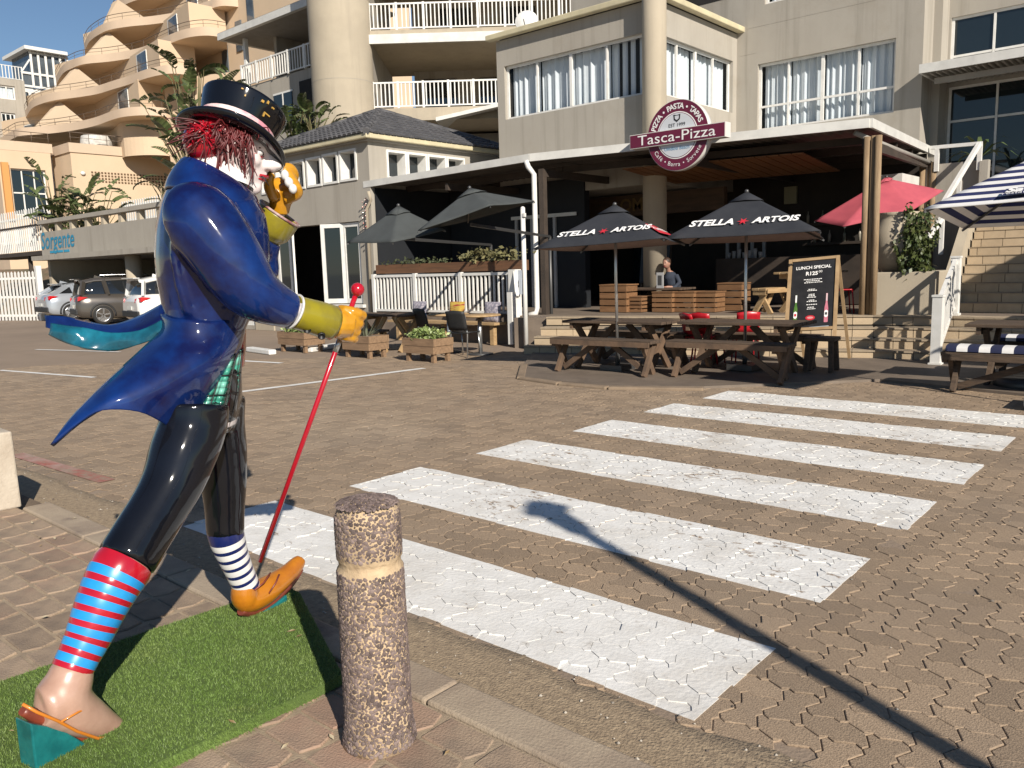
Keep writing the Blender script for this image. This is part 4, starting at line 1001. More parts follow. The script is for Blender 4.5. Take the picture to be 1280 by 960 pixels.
mb = MB(); mb.bx(-33.2, -31.8, 22.0, 22.04, 8.35, 9.6); add('window', mb, m_glassd, lw); mb = MB(); mb.bx(-33.26, -31.74, 22.01, 22.03, 9.6, 9.68); mb.bx(-32.52, -32.46, 21.98, 22.03, 8.35, 9.6); add('window_frame', mb, m_trim, lw)
mb = MB(); mb.bx(-31.2, -29.1, 22.0, 22.04, 7.2, 9.9); add('recess_shade_panel', mb, m_dark, lw)  # flat dark panel standing for the shade inside a recess

# ---- tiled pavilion on the left of the restaurant
pav = thing('tiled_pavilion', 'grey low building with a dark tiled hip roof and a row of small square windows', 'building', (-18.4, 15.6, 0))
XC, YF = -15.8, 13.0
fh = [(-16.88, -16.30, 3.88, 4.54), (-17.58, -17.04, 3.87, 4.53), (-18.28, -17.74, 3.86, 4.51), (-19.0, -18.48, 3.85, 4.5), (-19.72, -19.2, 3.85, 4.49), (-20.44, -19.92, 3.85, 4.48)]
dh = (-20.1, -16.3, .78, 2.84); dl_ = (-22.4, -21.0, .12, 2.84)
rh = [(13.6, 14.16, 3.9, 4.5), (14.28, 14.86, 3.9, 4.5), (14.98, 15.56, 3.9, 4.5), (15.68, 16.26, 3.9, 4.5)]
mb = MB(); wall_sheet(mb, 'Y', YF, -24.5, XC, 0, 4.75, fh + [dh, dl_], .32); wall_sheet(mb, 'X', XC, YF, 18.2, 0, 4.75, rh, .32, -1); mb.quad((-24.5, YF, 0), (-24.5, 18, 0), (-24.5, 18, 4.75), (-24.5, YF, 4.75)); add('wall', mb, m_wall, pav)
for (a0, a1, z0, z1) in fh:
    mb = MB()
    for b in ((a0 - .05, a1 + .05, z0 - .05, z0 + .005), (a0 - .05, a1 + .05, z1 - .005, z1 + .05), (a0 - .05, a0 + .005, z0 + .005, z1 - .005), (a1 - .005, a1 + .05, z0 + .005, z1 - .005)): mb.bx(b[0], b[1], YF - .03, YF + .3, b[2], b[3])
    w_ = add('window', mb, m_trim, pav); mb = MB(); mb.bx(a0, a1, YF + .29, YF + .31, z0, z1); add('pane', mb, m_glassd, w_)
for (a0, a1, z0, z1) in rh:
    mb = MB()
    for b in ((a0 - .05, a1 + .05, z0 - .05, z0 + .005), (a0 - .05, a1 + .05, z1 - .005, z1 + .05), (a0 - .05, a0 + .005, z0 + .005, z1 - .005), (a1 - .005, a1 + .05, z0 + .005, z1 - .005)): mb.bx(XC - .3, XC + .03, b[0], b[1], b[2], b[3])
    w_ = add('window', mb, m_trim, pav); mb = MB(); mb.bx(XC - .31, XC - .29, a0, a1, z0, z1); add('pane', mb, m_glassd, w_)
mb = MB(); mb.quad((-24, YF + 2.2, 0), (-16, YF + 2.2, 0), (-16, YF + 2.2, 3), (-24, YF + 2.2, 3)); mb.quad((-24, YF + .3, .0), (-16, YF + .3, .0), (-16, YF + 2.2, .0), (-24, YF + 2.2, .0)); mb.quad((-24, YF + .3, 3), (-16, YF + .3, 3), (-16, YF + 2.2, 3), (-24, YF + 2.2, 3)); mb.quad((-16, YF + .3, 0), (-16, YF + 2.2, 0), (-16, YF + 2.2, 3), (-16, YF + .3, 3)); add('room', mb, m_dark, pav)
def leaf(a, ang, wd, z0, z1, hinge=1):
    d_ = Vector((math.cos(R(ang)), math.sin(R(ang)), 0)); mb = MB(); p = Vector((a, YF + .08, 0))
    for t0, t1, c0, c1 in ((0, .1, z0, z1), (wd - .1, wd, z0, z1), (.1, wd - .1, z0, z0 + .12), (.1, wd - .1, z1 - .1, z1)):
        mb.bar(p + d_ * t0 + Vector((0, 0, (c0 + c1) / 2)), p + d_ * t1 + Vector((0, 0, (c0 + c1) / 2)), .05, c1 - c0)
    o = add('door_leaf', mb, m_trim, pav); mb = MB(); mb.quad(*(p + d_ * t + Vector((0, 0, z)) for t, z in ((.1, z0 + .12), (wd - .1, z0 + .12), (wd - .1, z1 - .1), (.1, z1 - .1)))); add('pane', mb, m_glassd, o)
leaf(-16.34, 180, .72, .80, 2.82); leaf(-17.02, 205, .66, .80, 2.82); leaf(-20.05, 0, .68, .80, 2.82); leaf(-19.4, -28, .62, .80, 2.82); leaf(-22.3, 0, .8, .12, 2.82)
mb = MB(); mb.bx(-20.2, -16.2, YF - .1, YF + .05, .70, .775); add('sill', mb, m_trim, pav)
mb = MB(); mb.bx(-21.25, -20.3, YF - .06, YF - .01, .0, 2.9); add('cream_jamb', mb, m_cream, pav)  # paler cream strip between the door openings
mb = MB(); e = .22
mb.bx(-24.6, XC + e, YF - e, YF - e + .11, 4.74, 4.86); mb.bx(XC + e - .11, XC + e, YF - e + .11, 18.3, 4.74, 4.86); add('gutter', mb, m_gutterc, pav, .02, 2)
mb = MB(); mb.bx(-24.6, XC + e - .11, YF - e + .11, YF, 4.70, 4.76); mb.bx(XC + .002, XC + e - .11, YF, 18.3, 4.70, 4.76); add('soffit', mb, m_soff, pav)
# roof: rows of curved tiles in real relief
apx = Vector((-18.4, 15.6, 6.05)); cs = [Vector((-21.2, YF - e, 4.84)), Vector((XC + e, YF - e, 4.84)), Vector((XC + e, 18.4, 4.84)), Vector((-21.2, 18.4, 4.84))]
rf = MB(); tl = MB()
for k in range(4): rf.quad(cs[k], cs[(k + 1) % 4], apx)
roof = add('roof', rf, m_tile, pav)
for k in range(2):
    a, b = cs[k], cs[(k + 1) % 4]; run = b - a; L = run.length; ud = run / L; mid = (a + b) / 2; up = apx - mid; up -= ud * up.dot(ud); H_ = up.length; uu = up / H_; nn = ud.cross(uu).normalized()
    rows_ = int(H_ / .3)
    for r_ in range(rows_):
        for q in range(int(L / .19)):
            s0 = (q + .5) * .19; t0 = r_ * .3
            tt = (t0 + .15) / H_; lim0 = L * .5 * tt if k == 0 else L * .5 * tt
            if s0 < lim0 or s0 > L - lim0: continue
            c = a + ud * s0 + uu * t0; ro = []
            for t in (-.02, .3):
                ro.append([c + uu * t + ud * (.085 * math.cos(R(g_))) + nn * (.012 + .055 * math.sin(R(g_)) + (.022 if t < 0 else 0)) for g_ in (0, 36, 72, 108, 144, 180)])
            tl.grid(ro); tl.add(ro[0], [tuple(range(6))])
tag(add('roof_tiles', tl, m_tile, roof), kind='stuff')
mb = MB()
for k in range(3):
    for t in range(9): p = cs[k].lerp(apx, t / 9) + Vector((0, 0, .04)); q = cs[k].lerp(apx, (t + 1.08) / 9) + Vector((0, 0, .04)); mb.tube([p, q], [.085, .075], 8)
tag(add('ridge_tiles', mb, m_tile, roof), kind='stuff')
mb = MB(); mb.tube([(XC + .12, YF - .16, 3.5), (XC + .12, YF - .1, 3.3), (XC - .1, YF - .06, 3.1), (XC - .1, YF - .06, .3)], .04, 10); add('downpipe', mb, m_cream, pav)
mb = MB(); r_ = random.Random(9)
for k in range(26): mb.ball((XC - .1 + .06 * math.sin(k * 2.1), YF - .12 + .05 * math.cos(k * 2.1), 3.35 - k * .042), .022, n=6, m=4)
tag(add('string_light', mb, M('red_silver_bead', (.45, .10, .08), (.7, .65, .6), scale=30, rough=.2, metal=.5, lo=.45, hi=.55), None), 'string of small red and silver beads wound round the pipe at the pavilion corner', 'string lights')

# ---- carport building with lettering
cp = thing('carport', 'grey concrete carport with an open parapet rail and blue lettering', 'carport', (-32, 13, 0))
mb = MB(); mb.bx(-37.2, -23, 13.0, 13.25, 2.62, 3.57); add('parapet', mb, m_wall, cp)
mb = MB(); mb.bx(-37.3, -23, 12.95, 13.3, 3.90, 4.05); add('top_rail', mb, m_wall, cp)
x = -37.05
while x < -23:
    mb = MB(); mb.bx(x, x + .22, 13.02, 13.22, 3.572, 3.898); add('rail_block', mb, m_cream, cp); x += 1.45
mb = MB(); mb.bx(-37.3, -23, 12.6, 20, 2.42, 2.60); add('slab', mb, m_wall, cp)
mb = MB(); mb.bx(-37.0, -36.75, 13.1, 20, -.02, 2.415); mb.bx(-37, -23, 19.8, 20, -.02, 2.415); add('side_wall', mb, m_cream, cp)
for x in (-29.45, -24.3):
    mb = MB(); mb.tube([(x, 13.25, -.02), (x, 13.25, 2.415)], .27, 20); add('column', mb, m_cream, cp)
m_cyan = M('cyan_paint', (.02, .22, .36), rough=.6)
text_on('lettering', 'Sorgente', .95, m_cyan, cp, (-35.5, 12.985, 3.18), (1, 0, 0), (0, 0, 1), shear=.25, bold=.012)
mb = MB(); x = -36.3
for k in range(13): l_ = (.09, .14, .11, .07)[k % 4]; mb.bx(x, x + l_, 12.982, 12.999, 2.70, 2.79); x += l_ + (.12 if k in (4, 8) else .04)
tag(add('small_print', mb, m_cyan, cp), kind='stuff')

# ---- restaurant roof (canopy)
can = thing('canopy', 'flat metal veranda roof with pale fascia over the restaurant terrace', 'canopy', (-8, 16, 0))
K0, K1, K2, K3 = Vector((-16.05, 13.04, 3.62)), Vector((-10.77, 13.04, 3.70)), Vector((-4.60, 14.36, 3.70)), Vector((-4.92, 19.45, 3.70))
def fascia(a, b, h=.15, t=.05):
    mb = MB(); d_ = (b - a).normalized(); n_ = Vector((d_.y, -d_.x, 0)); mb.bar(a + Vector((0, 0, h / 2)) + n_ * t / 2, b + Vector((0, 0, h / 2)) + n_ * t / 2, t, h); return mb
add('fascia', fascia(K0, K1 - Vector((.004, 0, 0))), m_galv, can); add('fascia', fascia(K1, K2), m_galv, can); add('fascia', fascia(K2, K3), m_galv, can)
mb = MB(); roofpoly = [K0, K1, K2, K3, Vector((-15.9, 19.45, 3.70))]
mb.add([(p.x, p.y, p.z + .13) for p in roofpoly], [(0, 1, 2, 3, 4)]); add('roof_sheet', mb, m_galv, can)
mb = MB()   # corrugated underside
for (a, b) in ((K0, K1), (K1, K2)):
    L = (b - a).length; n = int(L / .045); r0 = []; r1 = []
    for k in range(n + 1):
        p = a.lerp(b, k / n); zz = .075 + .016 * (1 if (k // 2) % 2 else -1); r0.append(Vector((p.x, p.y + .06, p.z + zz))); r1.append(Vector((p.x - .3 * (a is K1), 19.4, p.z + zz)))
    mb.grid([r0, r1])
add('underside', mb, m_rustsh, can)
for t in (.18, .42, .68, .93):
    for (a, b, c_, d_) in ((K0, K1, Vector((-15.9, 19.4, 3.65)), Vector((-10.9, 19.4, 3.65))), (K1, K2, Vector((-10.9, 19.4, 3.65)), Vector((-4.95, 19.4, 3.65)))):
        p = a.lerp(c_, t); q = b.lerp(d_, t); mb = MB(); mb.bar(Vector((p.x, p.y, 3.62)), Vector((q.x - .02, q.y, 3.62)), .07, .13); add('purlin', mb, m_beam, can)
for t in (.03, .5, .985):
    p = K1.lerp(K2, t); mb = MB(); mb.bar(Vector((p.x, p.y + .1, 3.47)), Vector((p.x - .2, 19.3, 3.47)), .08, .15); add('rafter', mb, m_beam, can)
for t in (.02, .5):
    p = K0.lerp(K1, t); mb = MB(); mb.bar(Vector((p.x + .1, p.y + .1, 3.42)), Vector((p.x + .1, 19.3, 3.47)), .08, .15); add('rafter', mb, m_beam, can)
mb = MB(); c = 0
for k in range(16):   # warm boarded ceiling over the middle bay
    t0, t1 = .22 + k * .035, .22 + (k + 1) * .035 - .004
    a = K1.lerp(K2, t0); b = K1.lerp(K2, t1)
    mb = MB(); mb.add([(a.x, a.y + 1.0, 3.50), (b.x, b.y + 1.0, 3.50), (b.x - .1, b.y + 3.2, 3.34), (a.x - .1, a.y + 3.2, 3.34), (a.x, a.y + 1.0, 3.52), (b.x, b.y + 1.0, 3.52), (b.x - .1, b.y + 3.2, 3.36), (a.x - .1, a.y + 3.2, 3.36)], [(3, 2, 1, 0), (4, 5, 6, 7), (0, 1, 5, 4), (1, 2, 6, 5), (2, 3, 7, 6), (3, 0, 4, 7)]); add('ceiling_board', mb, m_ply, can)
mb = MB(); p = Vector((K1.x - .02, K1.y + .05, 0)); mb.tube([p + Vector((-.05, -.1, 3.72)), p + Vector((-.02, -.08, 3.6)), p + Vector((.06, 0, 3.45)), p + Vector((.06, 0, .75)), p + Vector((.05, -.02, .64)), p + Vector((-.08, -.1, .60))], .055, 12); add('downpipe', mb, m_trim, can)
mb = MB(); mb.bx(K1.x + .10, K1.x + .22, K1.y + .12, K1.y + .24, .5, 3.55); add('post', mb, m_beam, can)
for dx, dy, r_ in ((-.10, .02, .055), (.0, .06, .06), (.09, -.01, .055)):
    mb = MB(); mb.tube([(K2.x + .05 + dx, K2.y + .06 + dy, .45), (K2.x + .05 + dx, K2.y + .06 + dy, 3.58 - .12 * abs(dx))], r_, 10); add('pole', mb, m_tim, can)
for dx, dy, r_ in ((-.12, 0, .06), (.0, .06, .065), (.10, -.02, .055)):
    mb = MB(); mb.tube([(K3.x + .1 + dx, K3.y - .6 + dy, .62), (K3.x + .1 + dx, K3.y - .6 + dy, 3.5)], r_, 10); add('pole', mb, m_tim, can)
mb = MB(); mb.tube([(K2.x - .25, K2.y + .05, 3.66), (K2.x - .12, K2.y + .2, 3.58), (K3.x + .1, K3.y - .5, 3.5)], .045, 8); add('gutter_pipe', mb, m_soff, can)
mb = MB(); mb.bx(-5.5, -4.98, 17.6, 19.3, 3.02, 3.22); add('side_fascia', mb, m_galv, can)

# ---- restaurant rooms under the canopy
res = thing('restaurant_front', 'dark recessed restaurant front under the veranda roof with white door frames', 'shop front', (-10, 19.4, .6))
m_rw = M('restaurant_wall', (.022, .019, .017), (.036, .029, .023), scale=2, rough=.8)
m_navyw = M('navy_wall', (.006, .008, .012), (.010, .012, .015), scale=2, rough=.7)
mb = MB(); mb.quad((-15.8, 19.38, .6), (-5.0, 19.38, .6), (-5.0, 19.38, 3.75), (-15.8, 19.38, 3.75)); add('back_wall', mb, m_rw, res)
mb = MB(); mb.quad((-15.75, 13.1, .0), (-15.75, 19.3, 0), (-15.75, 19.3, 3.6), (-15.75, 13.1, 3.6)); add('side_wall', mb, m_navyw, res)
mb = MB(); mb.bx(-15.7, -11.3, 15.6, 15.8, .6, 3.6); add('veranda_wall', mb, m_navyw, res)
mb = MB(); mb.bx(-13.0, -8.6, 17.2, 17.35, 2.75, 3.25); add('bulkhead', mb, M('bulkhead_timber', (.06, .035, .02), (.10, .055, .03), scale=2, rough=.7, stretch=(1, 5, 5)), res)
text_on('lettering', 'OMA', .42, M('dim_gold', (.16, .10, .035), rough=.5), res, (-10.9, 17.19, 3.0), (1, 0, 0), (0, 0, 1), bold=.01)
for (x, y) in ((-13.4, 15.55), (-12.9, 15.55), (-12.2, 15.55), (-9.4, 18.9), (-9.1, 18.9), (-8.75, 18.9), (-8.45, 18.9)):
    mb = MB(); mb.bx(x, x + .07, y, y + .05, .6, 2.75); add('door_frame', mb, M('dim_white', (.38, .38, .38), rough=.5), res)
mb = MB(); mb.bx(-13.5, -11.5, 15.53, 15.57, 2.75, 2.83); add('door_head', mb, m_trim, res)
mb = MB(); mb.bx(-9.0, -5.4, 17.6, 18.3, .62, 1.65); add('bar_counter', mb, m_beam, res)
mb = MB(); mb.bx(-7.6, -5.2, 19.2, 19.37, 1.9, 1.96); mb.bx(-7.6, -5.2, 19.2, 19.37, 2.35, 2.41); add('shelf', mb, m_beam, res)
for k in range(14):
    x = -7.5 + k * .17; z = 1.96 if k % 2 else 2.41; mb = MB(); mb.lathe((x, 19.28, z), [(.035, 0), (.035, .17), (.014, .22), (.013, .28), (0, .28)], 8); tag(add('bottle', mb, M('bar_bottle', (.10, .13, .10), (.35, .3, .25), scale=3, rough=.2), None), 'bottle standing on the %s dark shelf at the back of the bar' % ('lower' if k % 2 else 'upper'), 'bottle', 'bottles on the bar shelves')
mb = MB(); mb.bx(-8.1, -7.8, 19.3, 19.36, 2.9, 3.3); tag(add('notice', mb, M('notice_paper', (.3, .28, .18), rough=.8), None), 'small pale notice hanging high on the dark restaurant wall right of the column', 'notice')

fr_ = thing('drinks_fridge', 'dark glass-fronted drinks fridge deep inside the restaurant left of the column', 'fridge', (-11.6, 18.9, .6))
mb = MB(); mb.bx(-12.0, -11.2, 18.7, 19.3, .62, 2.5); add('cabinet', mb, m_plas0, fr_); mb = MB(); mb.bx(-11.93, -11.27, 18.67, 18.695, .75, 2.2); add('glass_door', mb, m_glassd, fr_); mb = MB(); mb.bx(-11.95, -11.25, 18.66, 18.69, 2.22, 2.42); add('header', mb, M('fridge_header', (.10, .11, .11), rough=.4), fr_)
for k in range(4): mb = MB(); mb.bx(-11.9, -11.3, 18.72, 18.74, .95 + .32 * k, .97 + .32 * k); add('shelf', mb, m_trim, fr_)
ez = thing('easel_board', 'dark chalkboard easel behind the tall crate in the restaurant', 'chalkboard', (-9.9, 16.4, .6))
mb = MB(); mb.box((-9.9, 16.4, 1.7), (.75, .04, 1.1), Matrix.Rotation(R(-8), 3, 'X')); add('board', mb, m_plas0, ez)
for s in (-1, 1): mb = MB(); mb.bar((-9.9 + s * .36, 16.32, .6), (-9.9 + s * .36, 16.5, 2.3), .05, .04); add('leg', mb, m_beam, ez)
for z in (1.45, 1.6, 1.75, 1.9): mb = MB(); mb.box((-9.9, 16.365 + (z - 1.7) * .14, z), (.5, .006, .025)); add('chalk_line', mb, M('chalk', (.25, .25, .24), rough=.9), ez)
for x, z, c_, lab in ((-7.9, 2.35, (.03, .14, .18), 'small teal poster on the dark back wall of the restaurant'), (-8.35, 2.45, (.22, .14, .13), 'small pale pink poster on the dark back wall of the restaurant')):
    t = thing('poster', lab, 'poster', (x, 19.34, z)); mb = MB(); mb.bx(x - .17, x + .17, 19.335, 19.36, z - .28, z + .28); add('sheet', mb, M('poster_ink', c_, tuple(q * .6 for q in c_), scale=6, rough=.7), t)
for k in range(7):
    x = -8.8 + k * .13; mb = MB(); mb.lathe((x, 17.85, 1.65), [(.04, 0), (.05, .13 + .04 * (k % 3)), (0, .13 + .04 * (k % 3))], 10); tag(add('cup', mb, M('pale_cup', (.40, .38, .36), rough=.5), None), 'pale cup in a row on the dark bar counter', 'cup', 'cups on the bar counter')
# ---- terrace floor, front steps, side block
ter = MB(); A_, B_ = Vector((-10.75, 12.12, 0)), Vector((-4.43, 14.35, 0)); C_ = Vector((-3.1, 14.55, 0))
ter.prism([(-10.6, 12.2), (B_.x, B_.y), (C_.x, C_.y), (-1.0, 14.9), (-1.0, 20.7), (-16.0, 20.7), (-16.0, 12.78), (-10.6, 12.78)], -.05, .60)
terrace = struct('terrace', ter, m_terr)
def stepline(y_px, z): return [AZ(x, y, z) for x, y in y_px]
LN = [([(683, 396.2), (1092, 394), (1168, 395.2), (1300, 398)], .62), ([(676, 409), (1092, 409), (1168, 410), (1300, 413)], .465), ([(668, 420.5), (1092, 423), (1168, 424.5), (1300, 428)], .31), ([(655, 432), (1092, 437.5), (1168, 439.6), (1300, 444)], .155)]
for li, (q, z) in enumerate(LN):
    P = stepline(q, z); back = [p + Vector((-.35, 1.4, 0)) for p in P]
    mb = MB(); n = len(P); zz = z - .033
    mb.prism([(p.x, p.y) for p in P] + [(p.x, p.y) for p in reversed(back)], zz - .10 - .05 * (li == 3), zz)
    st = add('step', mb, m_joint, terrace)
    for s in range(n - 1):
        a, b = P[s], P[s + 1]; d_ = (b - a); L = d_.length; d_.normalize(); nn = Vector((d_.y, -d_.x, 0)); k = max(1, round(L / .315)); an = math.atan2(d_.y, d_.x)
        for j in range(k):
            p = a + d_ * (L * (j + .5) / k) + nn * .006; w_ = L / k - .010
            mb = MB(); mb.box((0, 0, 0), (w_, .024, .122)); o = put('riser_tile', mb.mesh('riser_tile', m_stept), st, (p.x, p.y, z - .033 - .061)); o.rotation_euler = (0, 0, an)
            mb = MB(); mb.box((0, 0, 0), (w_ + .004, .34, .028)); o = put('tread_tile', mb.mesh('tread_tile', m_steptop), st, (p.x - nn.x * .140, p.y - nn.y * .140, z - .0145)); o.rotation_euler = (0, 0, an)
m_kerb2 = M('worn_kerb', (.25, .185, .125), (.19, .14, .095), scale=5, rough=.9, bump=.3)
# low tiled apron in front of the steps and its kerb
ap = MB(); ap.prism([(q.x, q.y) for q in [AZ(652, 469, .06), AZ(760, 479, .06), AZ(880, 480, .06), AZ(1100, 472, .05), AZ(1300, 492, .05), Vector((-1, 14.2, 0)), Vector((-10.4, 12.7, 0)), AZ(655, 452, .06)]], -.05, .032); apron = struct('terrace_apron', ap, m_terr)
kp = [AZ(655, 452, .07), AZ(651, 468, .07), AZ(700, 474.5, .07), AZ(760, 479.5, .07), AZ(880, 481, .07)]
for a, b in zip(kp[:-1], kp[1:]):
    d_ = (b - a); n = max(1, round(d_.length / .9))
    for k in range(n):
        p = a.lerp(b, (k + .004) / n); q = a.lerp(b, (k + .996) / n); mb = MB(); mb.bar(Vector((p.x, p.y, -.008)), Vector((q.x, q.y, -.008)), .13, .09); add('kerb_stone', mb, m_kerb2, apron, .02, 2)

# ---- stairs on the right going up, with planter wall
stw = MB(); sx0 = -3.52
stairs = thing('staircase', 'wide tan tiled staircase rising on the right behind the striped parasol', 'staircase', (-2, 16, .6))
rr_ = random.Random(4)
for k in range(10):
    y = 15.70 + k * .3; z0 = .60 + k * .16; x = sx0 - k * .03; mb = MB(); mb.bx(x, 1.5, y + .02, y + .33, z0 - .02 if k else z0, z0 + .155)
    sp = add('step', mb, m_joint, stairs); xx = x - rr_.uniform(0, .25)
    while xx < 1.4:
        a = max(xx, x) + .005; b = min(xx + .36, 1.5) - .005
        if b - a > .05: mb = MB(); mb.bx(a, b, y, y + .04, z0 + .004, z0 + .150); add('riser_tile', mb, m_stept, sp)
        xx += .36
    mb = MB(); mb.bx(x, 1.5, y - .012, y + .3, z0 + .151, z0 + .16); add('tread', mb, m_steptop, sp)
mb = MB(); mb.extr([(sx0 - .02, 15.3, .6), (sx0 - .02, 15.55, 1.0), (sx0 - .33, 18.75, 2.72), (sx0 - .33, 18.75, .6)], (-.17, -.02, 0)); add('stringer_wall', mb, m_cream, stairs)
mb = MB(); mb.bx(-4.95, -3.72, 18.85, 19.0, .6, 3.45); mb.bx(-3.85, -3.70, 18.7, 18.84, 2.5, 3.42); add('landing_wall', mb, m_wall, stairs)
ld = Vector((0, 0, 0)); mb = MB()
mb.bar((-4.78, 18.8, 3.79), (-3.84, 18.8, 3.77), .07, .07); mb.bar((-4.66, 18.8, 3.3), (-4.66, 18.8, 3.76), .08, .08, (1, 0, 0)); mb.bar((-3.87, 18.76, 3.25), (-3.87, 18.76, 3.76), .08, .08, (1, 0, 0))
mb.bar((-3.87, 18.7, 3.76), (-4.12, 17.2, 2.55), .07, .09); mb.bar((-4.02, 17.9, 2.5), (-4.02, 17.9, 3.05), .07, .07, (1, 0, 0))
mb.bar((-4.12, 17.2, 2.3), (-4.3, 15.9, 1.45), .07, .09); mb.bar((-4.12, 17.2, 1.6), (-4.12, 17.2, 2.3), .07, .07, (1, 0, 0)); mb.bar((-4.3, 15.9, .8), (-4.3, 15.9, 1.47), .09, .09, (1, 0, 0))
hr_ = add('handrail', mb, m_trim, stairs)
pw = MB(); pp = [AZ(1094, 393, .62), AZ(1169, 393.5, .62)]; pw.prism([(pp[0].x, pp[0].y), (pp[1].x, pp[1].y), (pp[1].x - .1, pp[1].y + 1.2), (pp[0].x - .1, pp[0].y + 1.2)], .595, 1.33)
planter = add('planter_wall', pw, m_cream, None, .015, 2); tag(planter, 'low cream rendered planter wall at the top of the steps with palm shadows on it', 'planter')
hrl = thing('stair_railing', 'white railing with square end posts running up the front steps', 'railing', (-3.06, 12.81, 0))
a, b = Vector((-3.07, 12.81, 0)), Vector((-3.27, 14.62, 0)); za, zb = .02, .62
for p, z in ((a, za), (b, zb)):
    mb = MB(); mb.bx(p.x - .065, p.x + .065, p.y - .065, p.y + .065, z + .035, z + .98 if p is a else z + .92); mb.bx(p.x - .085, p.x + .085, p.y - .085, p.y + .085, z, z + .034); mb.bx(p.x - .075, p.x + .075, p.y - .075, p.y + .075, z + (.98 if p is a else .92), z + (1.01 if p is a else .95)); add('post', mb, m_trim, hrl)
d_ = (b - a)
mb = MB(); mb.bar(a + Vector((0, .07, za + .93)), b + Vector((0, -.07, zb + .86)), .06, .08); add('rail', mb, m_trim, hrl); mb = MB(); mb.bar(a + Vector((0, .07, za + .18)), b + Vector((0, -.07, zb + .14)), .05, .07); add('rail', mb, m_trim, hrl)
for k in range(1, 13):
    t = k / 13; p = a.lerp(b, t); z = za + (zb - za) * t; mb = MB(); mb.bx(p.x - .018, p.x + .018, p.y - .018, p.y + .018, z + .19, z + .88); add('baluster', mb, m_trim, hrl)

# unseen block added outside the frame on the right, shaped to shade the stairs
nb = thing('added_shade_block', 'unseen rendered block added right of the stairs to shade them, outside the picture', 'building', (4, 16, 0))
mb = MB(); mb.bx(1.55, 8, 13.6, 20.5, -.05, 3.75); add('wall', mb, m_wall, nb); mb = MB(); mb.bx(.85, 8.3, 13.2, 20.6, 3.751, 3.92); add('roof', mb, m_galv, nb); mb = MB(); mb.bx(2.2, 5.2, 13.56, 13.62, .6, 2.7); add('window', mb, m_glassd, nb)
# veranda railing, planter box on it, sign and pole
vr = thing('veranda_railing', 'white slatted railing along the veranda edge under the grey parasols', 'railing', (-13.3, 12.85, .6))
railing(vr, [(-15.65, 12.85), (-11.2, 12.85)], .58, 1.5, .125, 1.48, bw=.036)
mb = MB(); mb.bx(-11.12, -10.94, 12.65, 12.85, .1, 1.55); add('end_post', mb, m_trim, vr)
mb = MB(); mb.bar((-10.98, 12.7, 1.5), (-10.72, 12.45, 1.0), .07, .09); mb.bx(-10.86, -10.74, 12.3, 12.44, .05, 1.1); mb.bar((-10.8, 12.4, .95), (-10.72, 12.5, .35), .07, .09); add('stair_rail', mb, m_trim, vr)
# ------------------------------------------------------------------ far buildings
def AD(x, y, D): return EYE + ray(x, y) * D
m_peach = M('peach_render', (.56, .43, .30), (.52, .40, .275), scale=.35, rough=.9)
m_peachd = M('peach_parapet', (.55, .425, .31), (.50, .385, .28), scale=.5, rough=.9)
m_rail = M('brown_rail', (.12, .085, .06), rough=.5)
m_farg = M('far_glass', (.05, .06, .07), (.10, .12, .14), scale=.6, rough=.08, spec=.6)
org = thing('terraced_apartments', 'peach apartment building with wavy stepped balconies', 'building', (-75, 32, 0))
BANDS = [[(0, 690), (60, 655), (100, 640), (200, 632), (300, 622), (400, 605), (480, 585), (560, 555), (620, 540), (700, 533), (780, 535), (830, 541)],
         [(125, 555), (150, 510), (190, 485), (270, 462), (380, 447), (480, 430), (560, 405), (640, 380), (720, 350), (800, 330), (870, 323), (980, 337)],
         [(278, 385), (310, 330), (360, 300), (420, 280), (540, 268), (640, 252), (720, 232), (800, 195), (880, 160), (950, 140), (1040, 133), (1130, 146)],
         [(420, 220), (440, 175), (480, 140), (540, 110), (640, 92), (760, 80), (880, 60), (980, 25), (1040, 5), (1120, -15), (1290, 5)],
         [(558, 60), (580, 20), (620, -15), (700, -45), (800, -60), (900, -80), (1000, -110), (1300, -150)]]
fl = []
for k, b in enumerate(BANDS):
    z = 15.3 + 3 * k; P = [AZ(x / 4, y / 4, z) for x, y in b]
    P = smooth_path(P, [0] * len(P), 4)[0]; fl.append((z, P))
def back_off(p, d_): h = Vector((p.x, p.y, 0)).normalized(); return Vector((p.x + h.x * d_, p.y + h.y * d_, p.z))
